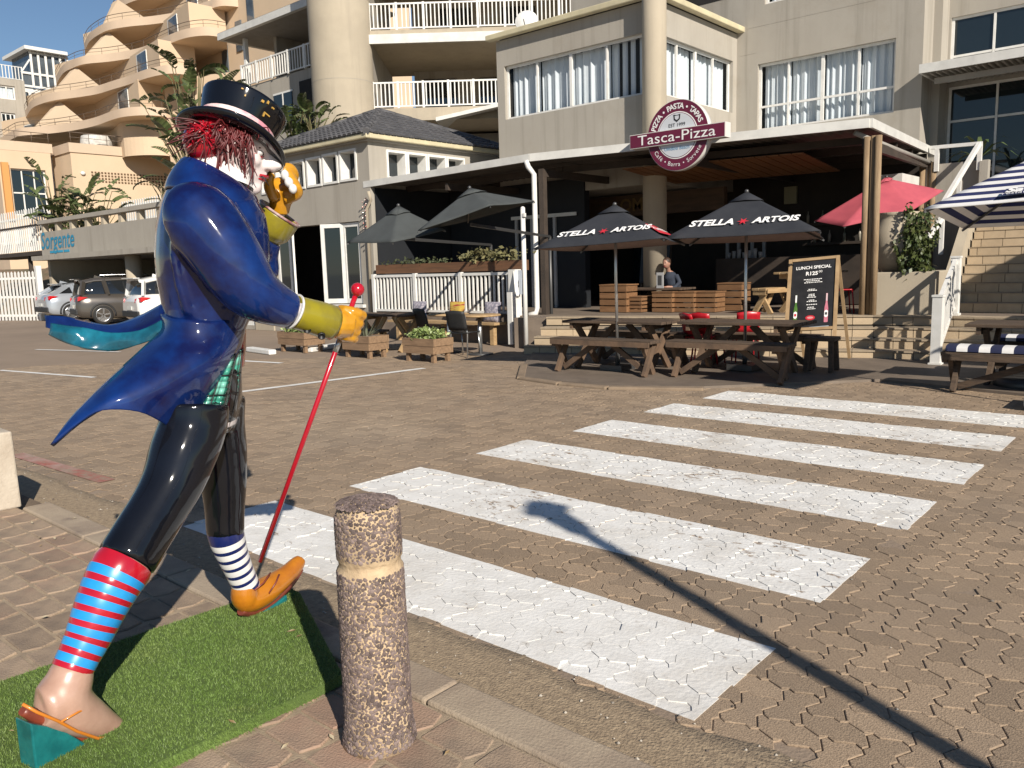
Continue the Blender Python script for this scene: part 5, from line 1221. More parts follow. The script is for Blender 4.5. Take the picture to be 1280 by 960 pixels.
for k, (z, P) in enumerate(fl):
    zb, zt = z - .68, z
    far_ = [back_off(p, 9 + 1.5 * k) for p in P]
    mb = MB(); mb.smooth = True; mb.grid([[Vector((p.x, p.y, zb)) for p in P], [Vector((p.x, p.y, zt)) for p in P]])
    inn = [back_off(p, .22) for p in P]; mb.grid([[Vector((p.x, p.y, zt)) for p in P], [Vector((p.x, p.y, zt)) for p in inn]]); mb.grid([[Vector((p.x, p.y, zt)) for p in inn], [Vector((p.x, p.y, zb + .25)) for p in inn]])
    e0 = P[0]; e1 = far_[0]; mb.smooth = False; mb.quad(Vector((e1.x, e1.y, zb)), Vector((e0.x, e0.y, zb)), Vector((e0.x, e0.y, zt)), Vector((e1.x, e1.y, zt)))
    add('parapet', mb, m_peachd, org)
    mb = MB(); n = len(P)
    mb.grid([[Vector((p.x, p.y, zb)) for p in P], [Vector((p.x, p.y, zb)) for p in far_]]); mb.grid([[Vector((p.x, p.y, zb + .25)) for p in inn], [Vector((p.x, p.y, zb + .25)) for p in far_]])
    add('floor_slab', mb, m_peach, org)
    # set-back wall of this storey up to the next slab
    nP_ = len(P); KW = [back_off(P[0], 6.0), back_off(P[int(.54 * nP_)], 6.6), back_off(P[int(.80 * nP_)], 1.5), back_off(P[-1], 3.2)]; W = [KW[0].lerp(KW[1], q / 6) for q in range(6)] + [KW[1].lerp(KW[2], q / 6) for q in range(6)] + [KW[2].lerp(KW[3], q / 4) for q in range(5)]
    mb = MB(); mb.grid([[Vector((p.x, p.y, zb + .2)) for p in W], [Vector((p.x, p.y, z + 2.45)) for p in W]]); add('wall', mb, m_peach, org)
    # thin handrail above the parapet
    mb = MB(); Q = [back_off(p, .12) + Vector((0, 0, .55)) for p in P]; mb.tube(Q, .028, 5, cap=False); mb.tube([q - Vector((0, 0, .27)) for q in Q], .015, 4, cap=False)
    for q in Q[::3]: mb.tube([q, q - Vector((0, 0, .56))], .02, 4, cap=False)
    add('handrail', mb, m_rail, org)
    def slot(fr_, w_, h_, mat, off=.0, name='window'):
        i = int(fr_ * (len(W) - 1)); p = W[i]; q = W[min(i + 1, len(W) - 1)]; d_ = (q - p); d_.z = 0; d_.normalize(); o = back_off(p, -.12 - off); c = Vector((o.x, o.y, z - .3 + h_ / 2))
        mb = MB(); mb.bar(c - d_ * w_ / 2, c + d_ * w_ / 2, .08, h_); f_ = add(name, mb, m_trim, org)
        o2 = back_off(c, -.16); m3 = max(2, int(w_ / .9))
        for j in range(m3):
            mb = MB(); a = o2 - d_ * (w_ / 2 - .08) + d_ * ((w_ - .16) / m3 * j + .03); b_ = a + d_ * ((w_ - .16) / m3 - .06); mb.bar(a, b_, .03, h_ - .16); add('pane', mb, m_farg, f_)
    slot(.13, 1.8, 1.9, m_farg); slot(.66, 2.4, 2.5, m_farg)
    # wedge shaped to stand for the sunlit wall patch between the balconies
    i0, i1 = int(.24 * n), int(.50 * n); im = (i0 + i1) // 2
    a = back_off(P[i0], .6); b_ = back_off(P[i1], .9); m_ = back_off(P[im], 2.3); bk = back_off(P[im], 6.5)
    mb = MB(); t0 = Vector((m_.x, m_.y, z + 2.35)); mb.add([(a.x, a.y, z - .35), (b_.x, b_.y, z - .35), (bk.x, bk.y, z - .35), t0 + Vector((-.8, .1, 0)), t0 + Vector((.3, .1, 0))], [(0, 1, 4, 3), (1, 2, 4), (2, 0, 3), (2, 3, 4)]); add('sunlit_patch', mb, m_peach, org)
z0_, P0_ = fl[0]; W0_ = [back_off(p, 5.5 - 3.2 * min(1, max(0, (i / len(P0_) - .6) / .08))) for i, p in enumerate(P0_)]
mb = MB(); mb.grid([[Vector((p.x, p.y, 11.8)) for p in W0_], [Vector((p.x, p.y, z0_ - .6)) for p in W0_]]); e_ = W0_[-1]; mb.quad(Vector((e_.x, e_.y, 11.8)), Vector((e_.x - 6, e_.y + 9, 11.8)), Vector((e_.x - 6, e_.y + 9, 15)), Vector((e_.x, e_.y, 15))); mb.quad(Vector((e_.x, e_.y, 10)), Vector((e_.x + 7, e_.y + 3, 10)), Vector((e_.x + 7, e_.y + 3, 18)), Vector((e_.x, e_.y, 18))); add('terrace_wall', mb, m_peach, org)
# right-hand solid end of the building
mb = MB(); p = AY(200, 100, 39); q = AY(345, 100, 39); wall_sheet(mb, 'Y', 39.2, p.x - 3, q.x + 4, 0, 34, [], .2)
mb.quad((q.x + 4, 39.2, 0), (q.x + 4, 50, 0), (q.x + 4, 50, 34), (q.x + 4, 39.2, 34)); add('end_wall', mb, m_peach, org)
for k in range(4):
    a = AY(281 - k * 6, 75 - 0 * k, 34); z = 14.4 + 3 * k + 2.0; p_ = AY(226 + 20 * k, 60, 33)
    w0_ = (AY(281, 75, 39.1), AY(312, 12, 39.1), AY(279, 130, 39.1), AY(298, 45, 39.1))[k]; mb = MB(); mb.bx(w0_.x - .45, w0_.x + .45, 39.1, 39.24, w0_.z - 1.2, w0_.z + 1.2); add('window', mb, m_farg, org)
# lower storeys
mb = MB(); hx_ = [(24.2, 26.8, 6.9, 10.6)]
wall_sheet(mb, 'X', -74, 23.4, 27.3, 0, 12.0, hx_, .3, -1); mb.quad((-74, 27.3, 0), (-75.9, 27.3, 0), (-75.9, 27.3, 12), (-74, 27.3, 12)); add('lower_wall', mb, m_peach, org)
mb = MB(); mb.bx(-77, -73.98, 23.3, 27.5, 12.0, 12.75) ; mb.bx(-82, -74.02, 23.4, 23.8, 0, 12); add('lower_parapet', mb, m_peachd, org)
window(org, 'X', -74, *hx_[0], inward=-1, mull=(25.05, 25.95), trans=8.7, dark=True, fw=.12, depth_=.3)
mb = MB(); mb.bx(-73.98, -73.7, 23.5, 24.0, 6.5, 11); add('timber_post', mb, M('orange_timber', (.55, .26, .08), rough=.6), org)
mw = MB(); wall_sheet(mw, 'X', -72.0, 28.1, 42, 0, 11.95, [], .3, -1); mw.quad((-75.9, 28.1, 0), (-72, 28.1, 0), (-72, 28.1, 11.95), (-75.9, 28.1, 11.95)); add('lower_wall', mw, m_peach, org)
mb = MB(); mb.bx(-76, -71.9, 28.0, 42, 11.95, 12.7); add('lower_parapet', mb, m_peachd, org)
mb = MB()
for r_ in range(4):
    for c_ in range(24): mb.bx(-71.99, -71.96, 29.6 + c_ * .27, 29.6 + c_ * .27 + .15, 9.65 + r_ * .24, 9.65 + r_ * .24 + .14)
tag(add('breeze_blocks', mb, M('block_hole', (.12, .075, .04), rough=.9), org), kind='stuff')
mb = MB(); mb.ball((-71.9, 28.9, 10.3), .14, .2, .16, 10, 8); add('wall_lamp', mb, m_trim, org)
pts = [(-73.0, 28.3), (-72.3, 40)]
mb = MB(); mb.tube([(-71.95, 28.1, 13.55), (-71.95, 40, 13.55)], .03, 5); mb.tube([(-71.95, 28.1, 13.15), (-71.95, 40, 13.15)], .02, 5); mb.tube([(-74, 23.4, 13.55), (-74, 27.4, 13.55)], .03, 5); mb.tube([(-74, 23.4, 13.15), (-74, 27.4, 13.15)], .02, 5)
for k in range(9): mb.tube([(-71.95, 28.2 + k * 1.45, 12.7), (-71.95, 28.2 + k * 1.45, 13.56)], .025, 5)
for k in range(4): mb.tube([(-74, 23.5 + k * 1.25, 12.7), (-74, 23.5 + k * 1.25, 13.56)], .025, 5)
add('handrail', mb, m_rail, org)
gb = thing('green_bin', 'small dark green tub behind the railing of the lowest peach terrace', 'tub', (-72.8, 34.6, 12.7)); mb = MB(); mb.lathe(gb.location, [(.38, 0), (.5, .55), (.53, .57), (.4, .75), (0, .8)], 14); add('body', mb, M('bin_green', (.02, .10, .06), rough=.5), gb)
tcv = MB(); tcv.lathe((-74.2, 31.2, 12.4), [(1.35, 0), (1.25, 1.0), (1.15, 1.35), (0, 1.4)], 12); tag(add('covered_table', tcv, M('white_cover', (.6, .58, .53), (.35, .34, .32), scale=3, rough=.8), None), 'terrace table under a rumpled white cover on the lowest peach terrace', 'covered table')

XG = -95.0
def gxz(x, y, X=XG): p = AX(x, y, X); return p.y, p.z
gt = gxz(15, 99)[1]; ge = gxz(30, 100)[0]
w1 = (gxz(-12, 114)[0], gxz(19, 114)[0], gxz(10, 124)[1], gxz(10, 107)[1]); w2 = (gxz(2, 150)[0], gxz(20, 150)[0], gxz(10, 158)[1], gxz(10, 141)[1])
gry = thing('grey_block', 'grey flat-roofed building at the far left edge under the sky', 'building', (XG, ge, 0))
mb = MB(); wall_sheet(mb, 'X', XG, 12, ge, 0, gt, [w1, w2], .25, -1); mb.quad((XG, ge, 0), (XG - 9, ge, 0), (XG - 9, ge, gt), (XG, ge, gt)); mb.quad((XG, 12, gt), (XG, ge, gt), (XG - 9, ge, gt), (XG - 9, 12, gt)); add('wall', mb, m_wall, gry)
window(gry, 'X', XG, *w1, inward=-1, mull=(w1[0] + (w1[1] - w1[0]) * .33, w1[0] + (w1[1] - w1[0]) * .66), curtain=True, fw=.14, depth_=.2); window(gry, 'X', XG, *w2, inward=-1, mull=(w2[0] + (w2[1] - w2[0]) * .35, w2[0] + (w2[1] - w2[0]) * .68), dark=True, fw=.14, depth_=.2)
railing(gry, [(XG - .1, 13), (XG - .1, ge - .1)], gt, gt + 1.35, .3, 2.2, bw=.07)
XH = -98.0; h0, h1 = gxz(27, 100, XH)[0], gxz(84, 100, XH)[0]; hz0, hz1, hzm = gxz(50, 111, XH)[1], gxz(50, 66, XH)[1], gxz(50, 95, XH)[1]; hm = gxz(38, 90, XH)[0]
gh = thing('glazed_penthouse', 'white framed glass penthouse behind the grey block', 'building', (XH, h0, 0))
mb = MB(); mb.quad((XH, hm, hz0), (XH, h1, hz0), (XH, h1, hz1), (XH, hm, hz1)); mb.quad((XH, h0, hz0), (XH, hm, hz0), (XH, hm, hzm), (XH, h0, hzm)); mb.quad((XH, hm, hz0), (XH - 5, hm, hz0), (XH - 5, hm, hz1), (XH, hm, hz1)); add('glass_wall', mb, m_farg, gh)
mb = MB()
for z in (hz0, hzm, hz1 - .25): mb.bx(XH + .02, XH + .14, hm if z > hzm else h0, h1, z, z + .22)
for k in range(6): y = hm + (h1 - hm) * k / 5; mb.bx(XH + .15, XH + .25, y, y + .22, hz0, hz1)
mb.bar((XH + .1, h0, hzm + .1), (XH + .1, hm, hz1 - .9), .14, .14); add('frame', mb, m_trim, gh)
mb = MB(); mb.bx(XH - 6, XH + .8, hm - .6, h1, hz1, hz1 + .35); add('roof', mb, m_trim, gh)
mb = MB(); mb.bx(XH - 8, XH - .05, h0, h1, 0, hz0 - .02); add('wall', mb, m_trim, gh)
for a_, b_ in ((31, 36), (41, 47)): mb = MB(); y0_, y1_ = gxz(a_, 130, XH)[0], gxz(b_, 130, XH)[0]; mb.bx(XH - .04, XH + .02, y0_, y1_, gxz(40, 150, XH)[1], gxz(40, 116, XH)[1]); add('window', mb, m_farg, gh)

# hillside behind the carport
mb = MB(); hg = []
for i in range(0, 41):
    x = -140 + i * 3.2; hg.append([(x, y, max(-.03, min(2.2, (y - 13.6) * .55) * (1 if x < -37.3 else max(0, 1 - (x + 37.3) / 3)) + .25 * math.sin(x * .7 + y) * (y > 14)) - .04) for y in (13.5, 14.5, 16, 18, 22, 30, 60)])
mb.smooth = True; mb.grid(hg); struct('hillside', mb, M('bank_earth', (.22, .14, .085), (.09, .085, .04), scale=.9, rough=.95, bump=.6, bscale=3, lo=.4, hi=.6))
def picket(name, label, a, b, z0, z1, step, wd=.09, rails=(.25, .8)):
    a = Vector((*a, 0)); b = Vector((*b, 0)); t = thing(name, label, 'fence', (a.x, a.y, z0)); d_ = b - a; L = d_.length; u = d_ / L; an = math.atan2(u.y, u.x)
    for r_ in rails: mb = MB(); z = z0 + (z1 - z0) * r_; mb.bar(a + Vector((0, 0, z)) + Vector((-u.y, u.x, 0)) * .04, b + Vector((0, 0, z)) + Vector((-u.y, u.x, 0)) * .04, .05, .09); add('rail', mb, m_trim, t)
    mb = MB(); h = z1 - z0; mb.extr([(-wd / 2, -.012, 0), (wd / 2, -.012, 0), (wd / 2, -.012, h - .06), (0, -.012, h), (-wd / 2, -.012, h - .06)], (0, .024, 0)); me = mb.mesh('picket', m_trim)
    n = int(L / step)
    for k in range(n + 1): o = put('picket', me, t, u * (k * step)); o.rotation_euler = (0, 0, an)
    return t
pf = picket('picket_fence', 'white picket fence beside the silver car at the left picture edge', (-39.6, 11.25), (-36.2, 12.35), .0, 2.0, .21, .10, (.10, .48, .86))
mb = MB(); mb.bx(-36.25, -36.05, 12.3, 12.5, 0, 2.2); add('post', mb, m_trim, pf)
picket('terrace_fence', 'tall white slatted fence on the deck left of the blue lettering', (-48, 14.2), (-38.9, 14.2), 3.0, 4.9, .30, .12)
dk = thing('balustraded_deck', 'small raised deck with a dark top rail under the white slatted fence', 'deck', (-43, 13.7, 0)); mb = MB(); mb.bx(-48, -38.3, 13.6, 15.5, 2.72, 2.9); add('deck_board', mb, m_beam, dk)
mb = MB(); mb.bx(-48, -38.4, 13.6, 13.68, 3.98, 4.06); add('top_rail', mb, m_beam, dk); mb = MB(); mb.bx(-41.3, -41.15, 13.8, 13.95, 0, 2.72); mb.bx(-46.3, -46.15, 13.8, 13.95, 0, 2.72); add('post', mb, m_beam, dk)
bl = MB(); bl.bx(-.03, .03, -.02, .02, 0, 1.05); me = bl.mesh('baluster', m_trim)
for k in range(40): put('baluster', me, dk, (-48 + k * .245 + 43, -.06, 2.92))
picket('roof_fence', 'white picket fence seen over the carport roof below the peach wall', (-44, 19.5), (-31, 19.5), 4.3, 5.6, .26, .13)

# ------------------------------------------------------------------ parked cars
def car_paint(name, c): return M(name, c, None, rough=.25, coat=.8, metal=.35)
m_tyre = M('tyre_rubber', (.012, .012, .012), rough=.8); m_rim = M('alloy_rim', (.5, .5, .5), rough=.25, metal=.9); m_cglass = M('car_glass', (.012, .014, .016), rough=.05, spec=.8)
m_tail = M('tail_light', (.45, .01, .012), rough=.15, coat=.6); m_plas = M('black_plastic', (.015, .015, .016), rough=.6); m_plate = M('number_plate', (.6, .6, .56), rough=.5)
def car(label, loc, rz, paint, hgt=1.62, wid=1.84, ln=4.5, slope=.5, rackc=None, plate=None):
    t = thing('parked_car', label, 'car', (0, 0, 0), 'cars parked in front of the carport')
    hw = wid / 2; mb = MB(); mb.smooth = True; rows_ = []
    # lower body rings from tail (y=0) to nose (y=ln)
    for y, z0, z1, w_, cr in ((.0, .52, .86, .80, .1), (.04, .40, 1.0, .90, .1), (.16, .32, 1.06, .97, .1), (.5, .28, 1.08, 1., .08), (1.3, .26, 1.06, 1., .08), (2.4, .26, 1.02, 1., .08), (3.2, .27, 1.0, .985, .1), (3.9, .30, .90, .95, .12), (4.3, .36, .78, .86, .12), (4.48, .46, .66, .70, .08)):
        y = y * ln / 4.5; r_ = []; w_ *= hw
        for (x, z) in ((-1, 0), (-1.0, .25), (-1.0, .55), (-.97, .82), (-.86, 1), (0, 1.02), (.86, 1), (.97, .82), (1.0, .55), (1.0, .25), (1, 0), (.85, -.06), (-.85, -.06)): r_.append((x * w_, y, z0 + (z1 - z0) * z))
        rows_.append(r_)
    mb.grid(rows_, closed=True); mb.add(rows_[0], [tuple(range(13))]); mb.add(rows_[-1], [tuple(range(12, -1, -1))]); body_ = add('body', mb, paint, t)
    # glasshouse and roof
    yr0 = .10 + slope * .35; gl = [(.18, 1.04, .86), (yr0, hgt - .14, .74), (yr0 + .35, hgt - .07, .72), (2.3, hgt - .04, .73), (2.75, hgt - .10, .72), (3.45, 1.0, .82)]
    mb = MB(); rws = [[(-w_ * hw, y, 1.0), (-w_ * hw * (.97 if z > 1.2 else 1), y, z - .05), (-w_ * hw * .8, y, z), (w_ * hw * .8, y, z), (w_ * hw * (.97 if z > 1.2 else 1), y, z - .05), (w_ * hw, y, 1.0)] for y, z, w_ in gl]
    mb.smooth = True; mb.grid(rws); add('window', mb, m_cglass, t)
    mb = MB(); mb.smooth = True; rws = [[(-w_ * hw * 1.01, y, z - .07), (-w_ * hw * .82, y, z + .02), (0, y, z + .035), (w_ * hw * .82, y, z + .02), (w_ * hw * 1.01, y, z - .07)] for y, z, w_ in [(yr0 - .12, hgt - .11, .73), *gl[1:5]]]; mb.grid(rws); o = add('roof', mb, paint, t); s_ = o.modifiers.new('th', 'SOLIDIFY'); s_.thickness = .04
    for sx in (-1, 1):
        mb = MB()
        for pa_, pb_0, w0_, h0_ in (((sx * hw * .87, .2, 1.03), (sx * hw * .76, yr0, hgt - .16), .07, .18), ((sx * hw * .90, 1.05, 1.03), (sx * hw * .755, .95, hgt - .12), .035, .16), ((sx * hw * .9, 2.15, 1.02), (sx * hw * .75, 2.05, hgt - .1), .035, .09), ((sx * hw * .86, 3.4, .99), (sx * hw * .745, 2.72, hgt - .13), .05, .09)): mb = MB(); mb.bar(pa_, pb_0, w0_, h0_); add('pillar', mb, paint, t)
        mb = MB(); mb.extr([(sx * hw * .60, -.015, .83), (sx * hw * .97, .06, .86), (sx * hw * 1.0, .36, .98), (sx * hw * .97, .10, 1.01), (sx * hw * .62, .0, .95)], (0, .03, 0)); add('tail_light', mb, m_tail, t)
        mb = MB(); mb.box((sx * hw * 1.06, 2.75, 1.05), (.2, .12, .14)); add('mirror', mb, paint, t, .03, 2)
        for y in (.82, 3.6):
            w0 = Vector((sx * (hw - .11), y * ln / 4.5, .345))
            mb = MB(); mb.lathe(w0, [(.20, -.11), (.33, -.11), (.345, -.07), (.345, .07), (.33, .11), (.24, .115), (.2, .08)], 26, (sx, 0, 0)); wh = add('wheel', mb, m_tyre, t)
            mb = MB(); mb.lathe(w0, [(.245, .085), (.245, .112), (.215, .115), (.205, .07)], 26, (sx, 0, 0))
            for a in range(5):
                q = R(a * 72 + 10); d_ = Vector((0, math.cos(q), math.sin(q))); mb.bar(w0 + Vector((sx * .10, 0, 0)) + d_ * .03, w0 + Vector((sx * .105, 0, 0)) + d_ * .22, .05, .02, (1, 0, 0))
            add('rim', mb, m_rim, wh)
            mb = MB(); mb.tube([w0 + Vector((sx * .10, .40 * math.cos(R(a)), .40 * math.sin(R(a)))) for a in range(-8, 189, 14)], .035, 6); add('wheel_arch', mb, m_plas, t)
    mb = MB(); mb.box((0, .05, .47), (wid * .88, .16, .20)); add('bumper', mb, m_plas, t, .03, 2)
    mb = MB(); mb.box((-.0, -.02, .66), (.46, .02, .11)); add('number_plate', mb, m_plate, t)
    mb = MB(); mb.box((0, yr0 - .18, hgt - .07), (wid * .66, .2, .03)); add('spoiler', mb, paint, t, .01, 1)
    if rackc:
        for sx in (-1, 1): mb = MB(); mb.tube([(sx * hw * .62, 1.0, hgt - .02), (sx * hw * .62, 1.05, hgt + .06), (sx * hw * .62, 2.4, hgt + .05), (sx * hw * .62, 2.5, hgt - .03)], .02, 6); add('roof_rail', mb, m_rim, t)
    mb = MB(); mb.extr([(-.01, .75, hgt - .04), (-.01, 1.05, hgt - .03), (-.01, .78, hgt + .06)], (.02, 0, 0)); add('antenna_fin', mb, paint, t)
    t.location = loc; t.rotation_euler = (0, 0, R(rz)); return t
car('silver hatchback with a sloping rear window, nearest the white fence', (AY(52, 390, 12.0).x, 12.0, 0), -4, car_paint('silver_paint', (.38, .41, .45)), 1.52, 1.86, 4.5, 1.9)
car('brown-grey estate-type car with roof rails between the silver and white cars', (AY(92, 390, 11.6).x, 11.6, 0), -14, car_paint('bronze_paint', (.085, .075, .065)), 1.68, 1.84, 4.5, .6, True)
car('white car with dark rear window half hidden behind the blue coat', (AY(163, 390, 11.5).x, 11.5, 0), -8, M('white_car_paint', (.62, .62, .60), rough=.25, coat=.8), 1.66, 1.86, 4.5, .5)

# ------------------------------------------------------------------ broad-leaved plants
m_leaf = M('banana_leaf', (.055, .085, .026), (.10, .12, .045), scale=3, rough=.42, rnd=.35, dirt=((.16, .13, .06), 1.3, .6, .72))
m_stalk = M('leaf_stalk', (.10, .11, .04), (.16, .12, .06), scale=5, rough=.6)
def leaf_mesh(seed):
    r_ = random.Random(seed); mb = MB(); L = 1.; n = 13; bend = r_.uniform(.35, 1.1)
    sp = []
    for i in range(n + 1):
        t = i / n; a = bend * t * t * 1.1; sp.append(Vector((0, t * math.cos(a * .6), -.42 * bend * t * t)))
    for sd in (-1, 1):
        for i in range(n):
            if r_.random() < .10: continue
            t0, t1 = i / n, (i + 1) / n; wf = lambda t: .20 * (math.sin(math.pi * min(1, t * .94 + .06)) ** .6)
            gap = .12 if r_.random() < .45 else .0; sg = r_.uniform(-.05, .06)
            a, b = sp[i], sp[i + 1].lerp(sp[i], gap); e0 = wf(t0); e1 = wf(t1)
            dz = .30 + sg
            mb.add([a, b, b + Vector((sd * e1, .05, e1 * dz)), a + Vector((sd * e0, .05, e0 * dz))], [(0, 1, 2, 3) if sd > 0 else (3, 2, 1, 0)])
    return mb.mesh('leaf', m_leaf)
LEAVES = [leaf_mesh(k) for k in range(7)]
def big_plant(label, base, height, n, spread, leafL, seed, group=None, lean=(0, 0)):
    r_ = random.Random(seed); base = Vector(base); t = thing('leafy_plant', label, 'plant', base, group); mb = MB()
    for k in range(n):
        a = r_.uniform(0, 6.28); h = height * r_.uniform(.25, 1.0); ou = spread * r_.uniform(.1, 1.) * (.4 + .6 * h / height)
        tip = Vector((math.cos(a) * ou + lean[0] * h, math.sin(a) * ou + lean[1] * h, h)); mb.tube([base + Vector((math.cos(a) * .05, math.sin(a) * .05, 0)), base + tip * .5 + Vector((0, 0, .1 * h)), base + tip], [.03, .025, .012], 5, cap=False)
        o = put('leaf', LEAVES[r_.randrange(7)], t, tip); s_ = leafL * r_.uniform(.65, 1.15); o.scale = (s_ * r_.uniform(.75, 1.15), s_, s_)
        o.rotation_euler = (R(r_.uniform(-5, 68)), r_.uniform(-.35, .35), a - math.pi / 2 + r_.uniform(-.5, .5))
    add('stalk', mb, m_stalk, t); return t
p = AD(245, 215, 26); big_plant('tall torn banana-like plant behind the top hat', (p.x, p.y, 3.6), 4.4, 85, 1.6, .9, 3)
p = AD(205, 230, 30); big_plant('low banana-like leaves left of the coat shoulder', (p.x, p.y, 3.9), 1.5, 14, .7, .7, 5)
for k, (x, h, n) in enumerate(((72, 2.6, 36), (98, 2.0, 30), (122, 1.7, 26))):
    p = AY(x, 280, 14.2 + k * .4); big_plant(('tall feathery clump at the left end behind the carport rail', 'broad upright leaves in the middle of the clumps behind the carport rail', 'low drooping leaves right of the clumps behind the carport rail')[k], (p.x, p.y, 3.0), h + .6, n, 1.1, .95 + .2 * (k == 1), 11 + k)
for k, (x, y, D) in enumerate(((368, 168, 29), (392, 162, 28.5))):
    p = AD(x, y, D); big_plant(('dark bushy plant right of the top hat above the tiled roof', 'plant with pale flowers against the foot of the round tower')[k], (p.x, p.y, p.z - .8), 1.5, 30, 1.0, .8, 31 + k)
def shrub(name, label, c, rad, n, size, mat, cat='shrub', hang=0, seed=1, stem=True, parent=None):
    """many small separate leaves through a volume"""
    r_ = random.Random(seed); vs = []; fs = []
    for k in range(n):
        while True:
            q = Vector((r_.uniform(-1, 1), r_.uniform(-1, 1), r_.uniform(-1, 1)))
            if .25 < q.length < 1: break
        q = Vector((q.x * rad[0], q.y * rad[1], q.z * rad[2])) * (1 + .25 * math.sin(q.x * 7 + q.z * 5)); p = Vector(c) + q; a = Vector((r_.gauss(0, 1), r_.gauss(0, 1), r_.gauss(0, .6) - hang)).normalized(); b = a.orthogonal().normalized(); b = b * math.cos(k) + a.cross(b) * math.sin(k); s_ = size * r_.uniform(.6, 1.3)
        i = len(vs); vs += [p, p + a * s_ * .5 + b * s_ * .28, p + a * s_, p + a * s_ * .5 - b * s_ * .28]; fs.append((i, i + 1, i + 2, i + 3))
    mb = MB(); mb.add(vs, fs)
    if parent is not None: return tag(add('foliage', mb, mat, parent), kind='stuff')
    t = thing(name, label, cat, (c[0], c[1], c[2] - rad[2])); tag(add('foliage', mb, mat, t), kind='stuff')
    if stem:
        mb = MB()
        for k in range(5): a = k * 1.26; mb.tube([(c[0], c[1], c[2] - rad[2]), (c[0] + .2 * rad[0] * math.cos(a), c[1] + .2 * rad[1] * math.sin(a), c[2]), (c[0] + .6 * rad[0] * math.cos(a), c[1] + .6 * rad[1] * math.sin(a), c[2] + .6 * rad[2])], [.02, .014, .006], 5)
        add('stem', mb, m_stalk, t)
    return t
m_creep = M('creeper_leaf', (.032, .055, .013), (.085, .10, .028), scale=4, rough=.5, rnd=.3)
m_succ = M('succulent_leaf', (.14, .20, .06), (.22, .27, .09), scale=5, rough=.5, rnd=.25)
pc = (pp[0] + pp[1]) / 2
uq = Vector((pp[0].x + .16, pp[0].y + .55, 1.33)); urn = thing('clay_urn', 'large pale rounded pot behind the timber poles on the cream planter wall', 'pot', uq); mb = MB(); mb.lathe(uq, [(.22, 0), (.36, .15), (.44, .42), (.42, .70), (.32, .88), (.30, .95), (.35, 1.0), (.27, 1.0), (.25, .85), (0, .84)], 26); add('pot', mb, m_cream, urn)
shrub('creeper', 'trailing green creeper hanging over the cream planter wall', (pc.x + .06, pc.y + .22, 1.78), (.30, .30, .62), 2300, .085, m_creep, 'creeper', 1.6, 21)
for k in range(6): p = AD(1120 + k * 4, 340 - 3 * k, 14.2); 
m_palm = M('palm_frond', (.06, .09, .03), (.10, .13, .05), scale=4, rough=.45)
def fan_palm(label, base, h, L, seed):
    r_ = random.Random(seed); base = Vector(base); t = thing('small_palm', label, 'palm', base); mb = MB(); mb.tube([base, base + Vector((.02, 0, h * .5)), base + Vector((0, 0, h))], [.05, .04, .035], 8); add('trunk', mb, m_stalk, t)
    for k in range(14):
        a = k * 2.4; el = r_.uniform(.1, 1.1); d_ = Vector((math.cos(a) * math.cos(el), math.sin(a) * math.cos(el), math.sin(el))); p0 = base + Vector((0, 0, h)); mb = MB(); P = [p0, p0 + d_ * L * .5 + Vector((0, 0, .04)), p0 + d_ * L * .8 - Vector((0, 0, .06)), p0 + d_ * L - Vector((0, 0, .22))]; sd = d_.cross(Vector((0, 0, 1))).normalized(); ww = [.015, .045, .03, .004]
        mb.grid([[P[i] - sd * ww[i] for i in range(4)], [P[i] + sd * ww[i] for i in range(4)]]); add('frond', mb, m_palm, t)
    return t
q = AD(1236, 205, 18.6); fan_palm('spiky plant on the upper landing behind the white handrail', (-3.98, 19.3, 3.0), .55, .75, 4)
q = AZ(1250, 470, .0); fan_palm('spiky potted palm outside the frame whose shadow falls on the cream planter wall', (-1.38, 13.25, .05), 1.95, .72, 8)

# ------------------------------------------------------------------ parasols
m_bfab = M('black_canvas', (.016, .018, .024), (.024, .026, .032), scale=4, rough=.85, bump=.3, bscale=300)
m_bund = M('backlit_canvas_underside', (.30, .22, .19), (.26, .19, .165), scale=4, rough=.9)  # brown tone paints the sunlight coming through the black canvas
m_gfab = M('grey_canvas', (.055, .062, .062), (.045, .05, .05), scale=4, rough=.9, bump=.3, bscale=300)
m_rfab = M('rose_canvas', (.42, .075, .10), (.35, .06, .085), scale=3, rough=.85)
m_rund = M('rose_underside', (.25, .03, .045), rough=.9)
m_nfab = M('navy_canvas', (.012, .018, .085), rough=.85); m_wfab = M('white_canvas', (.72, .70, .68), (.66, .65, .63), scale=5, rough=.85)
m_alum = M('aluminium_pole', (.55, .55, .54), rough=.3, metal=.85)
m_print = M('white_print', (.78, .77, .75), rough=.7); m_rprint = M('red_print', (.50, .015, .03), rough=.7)
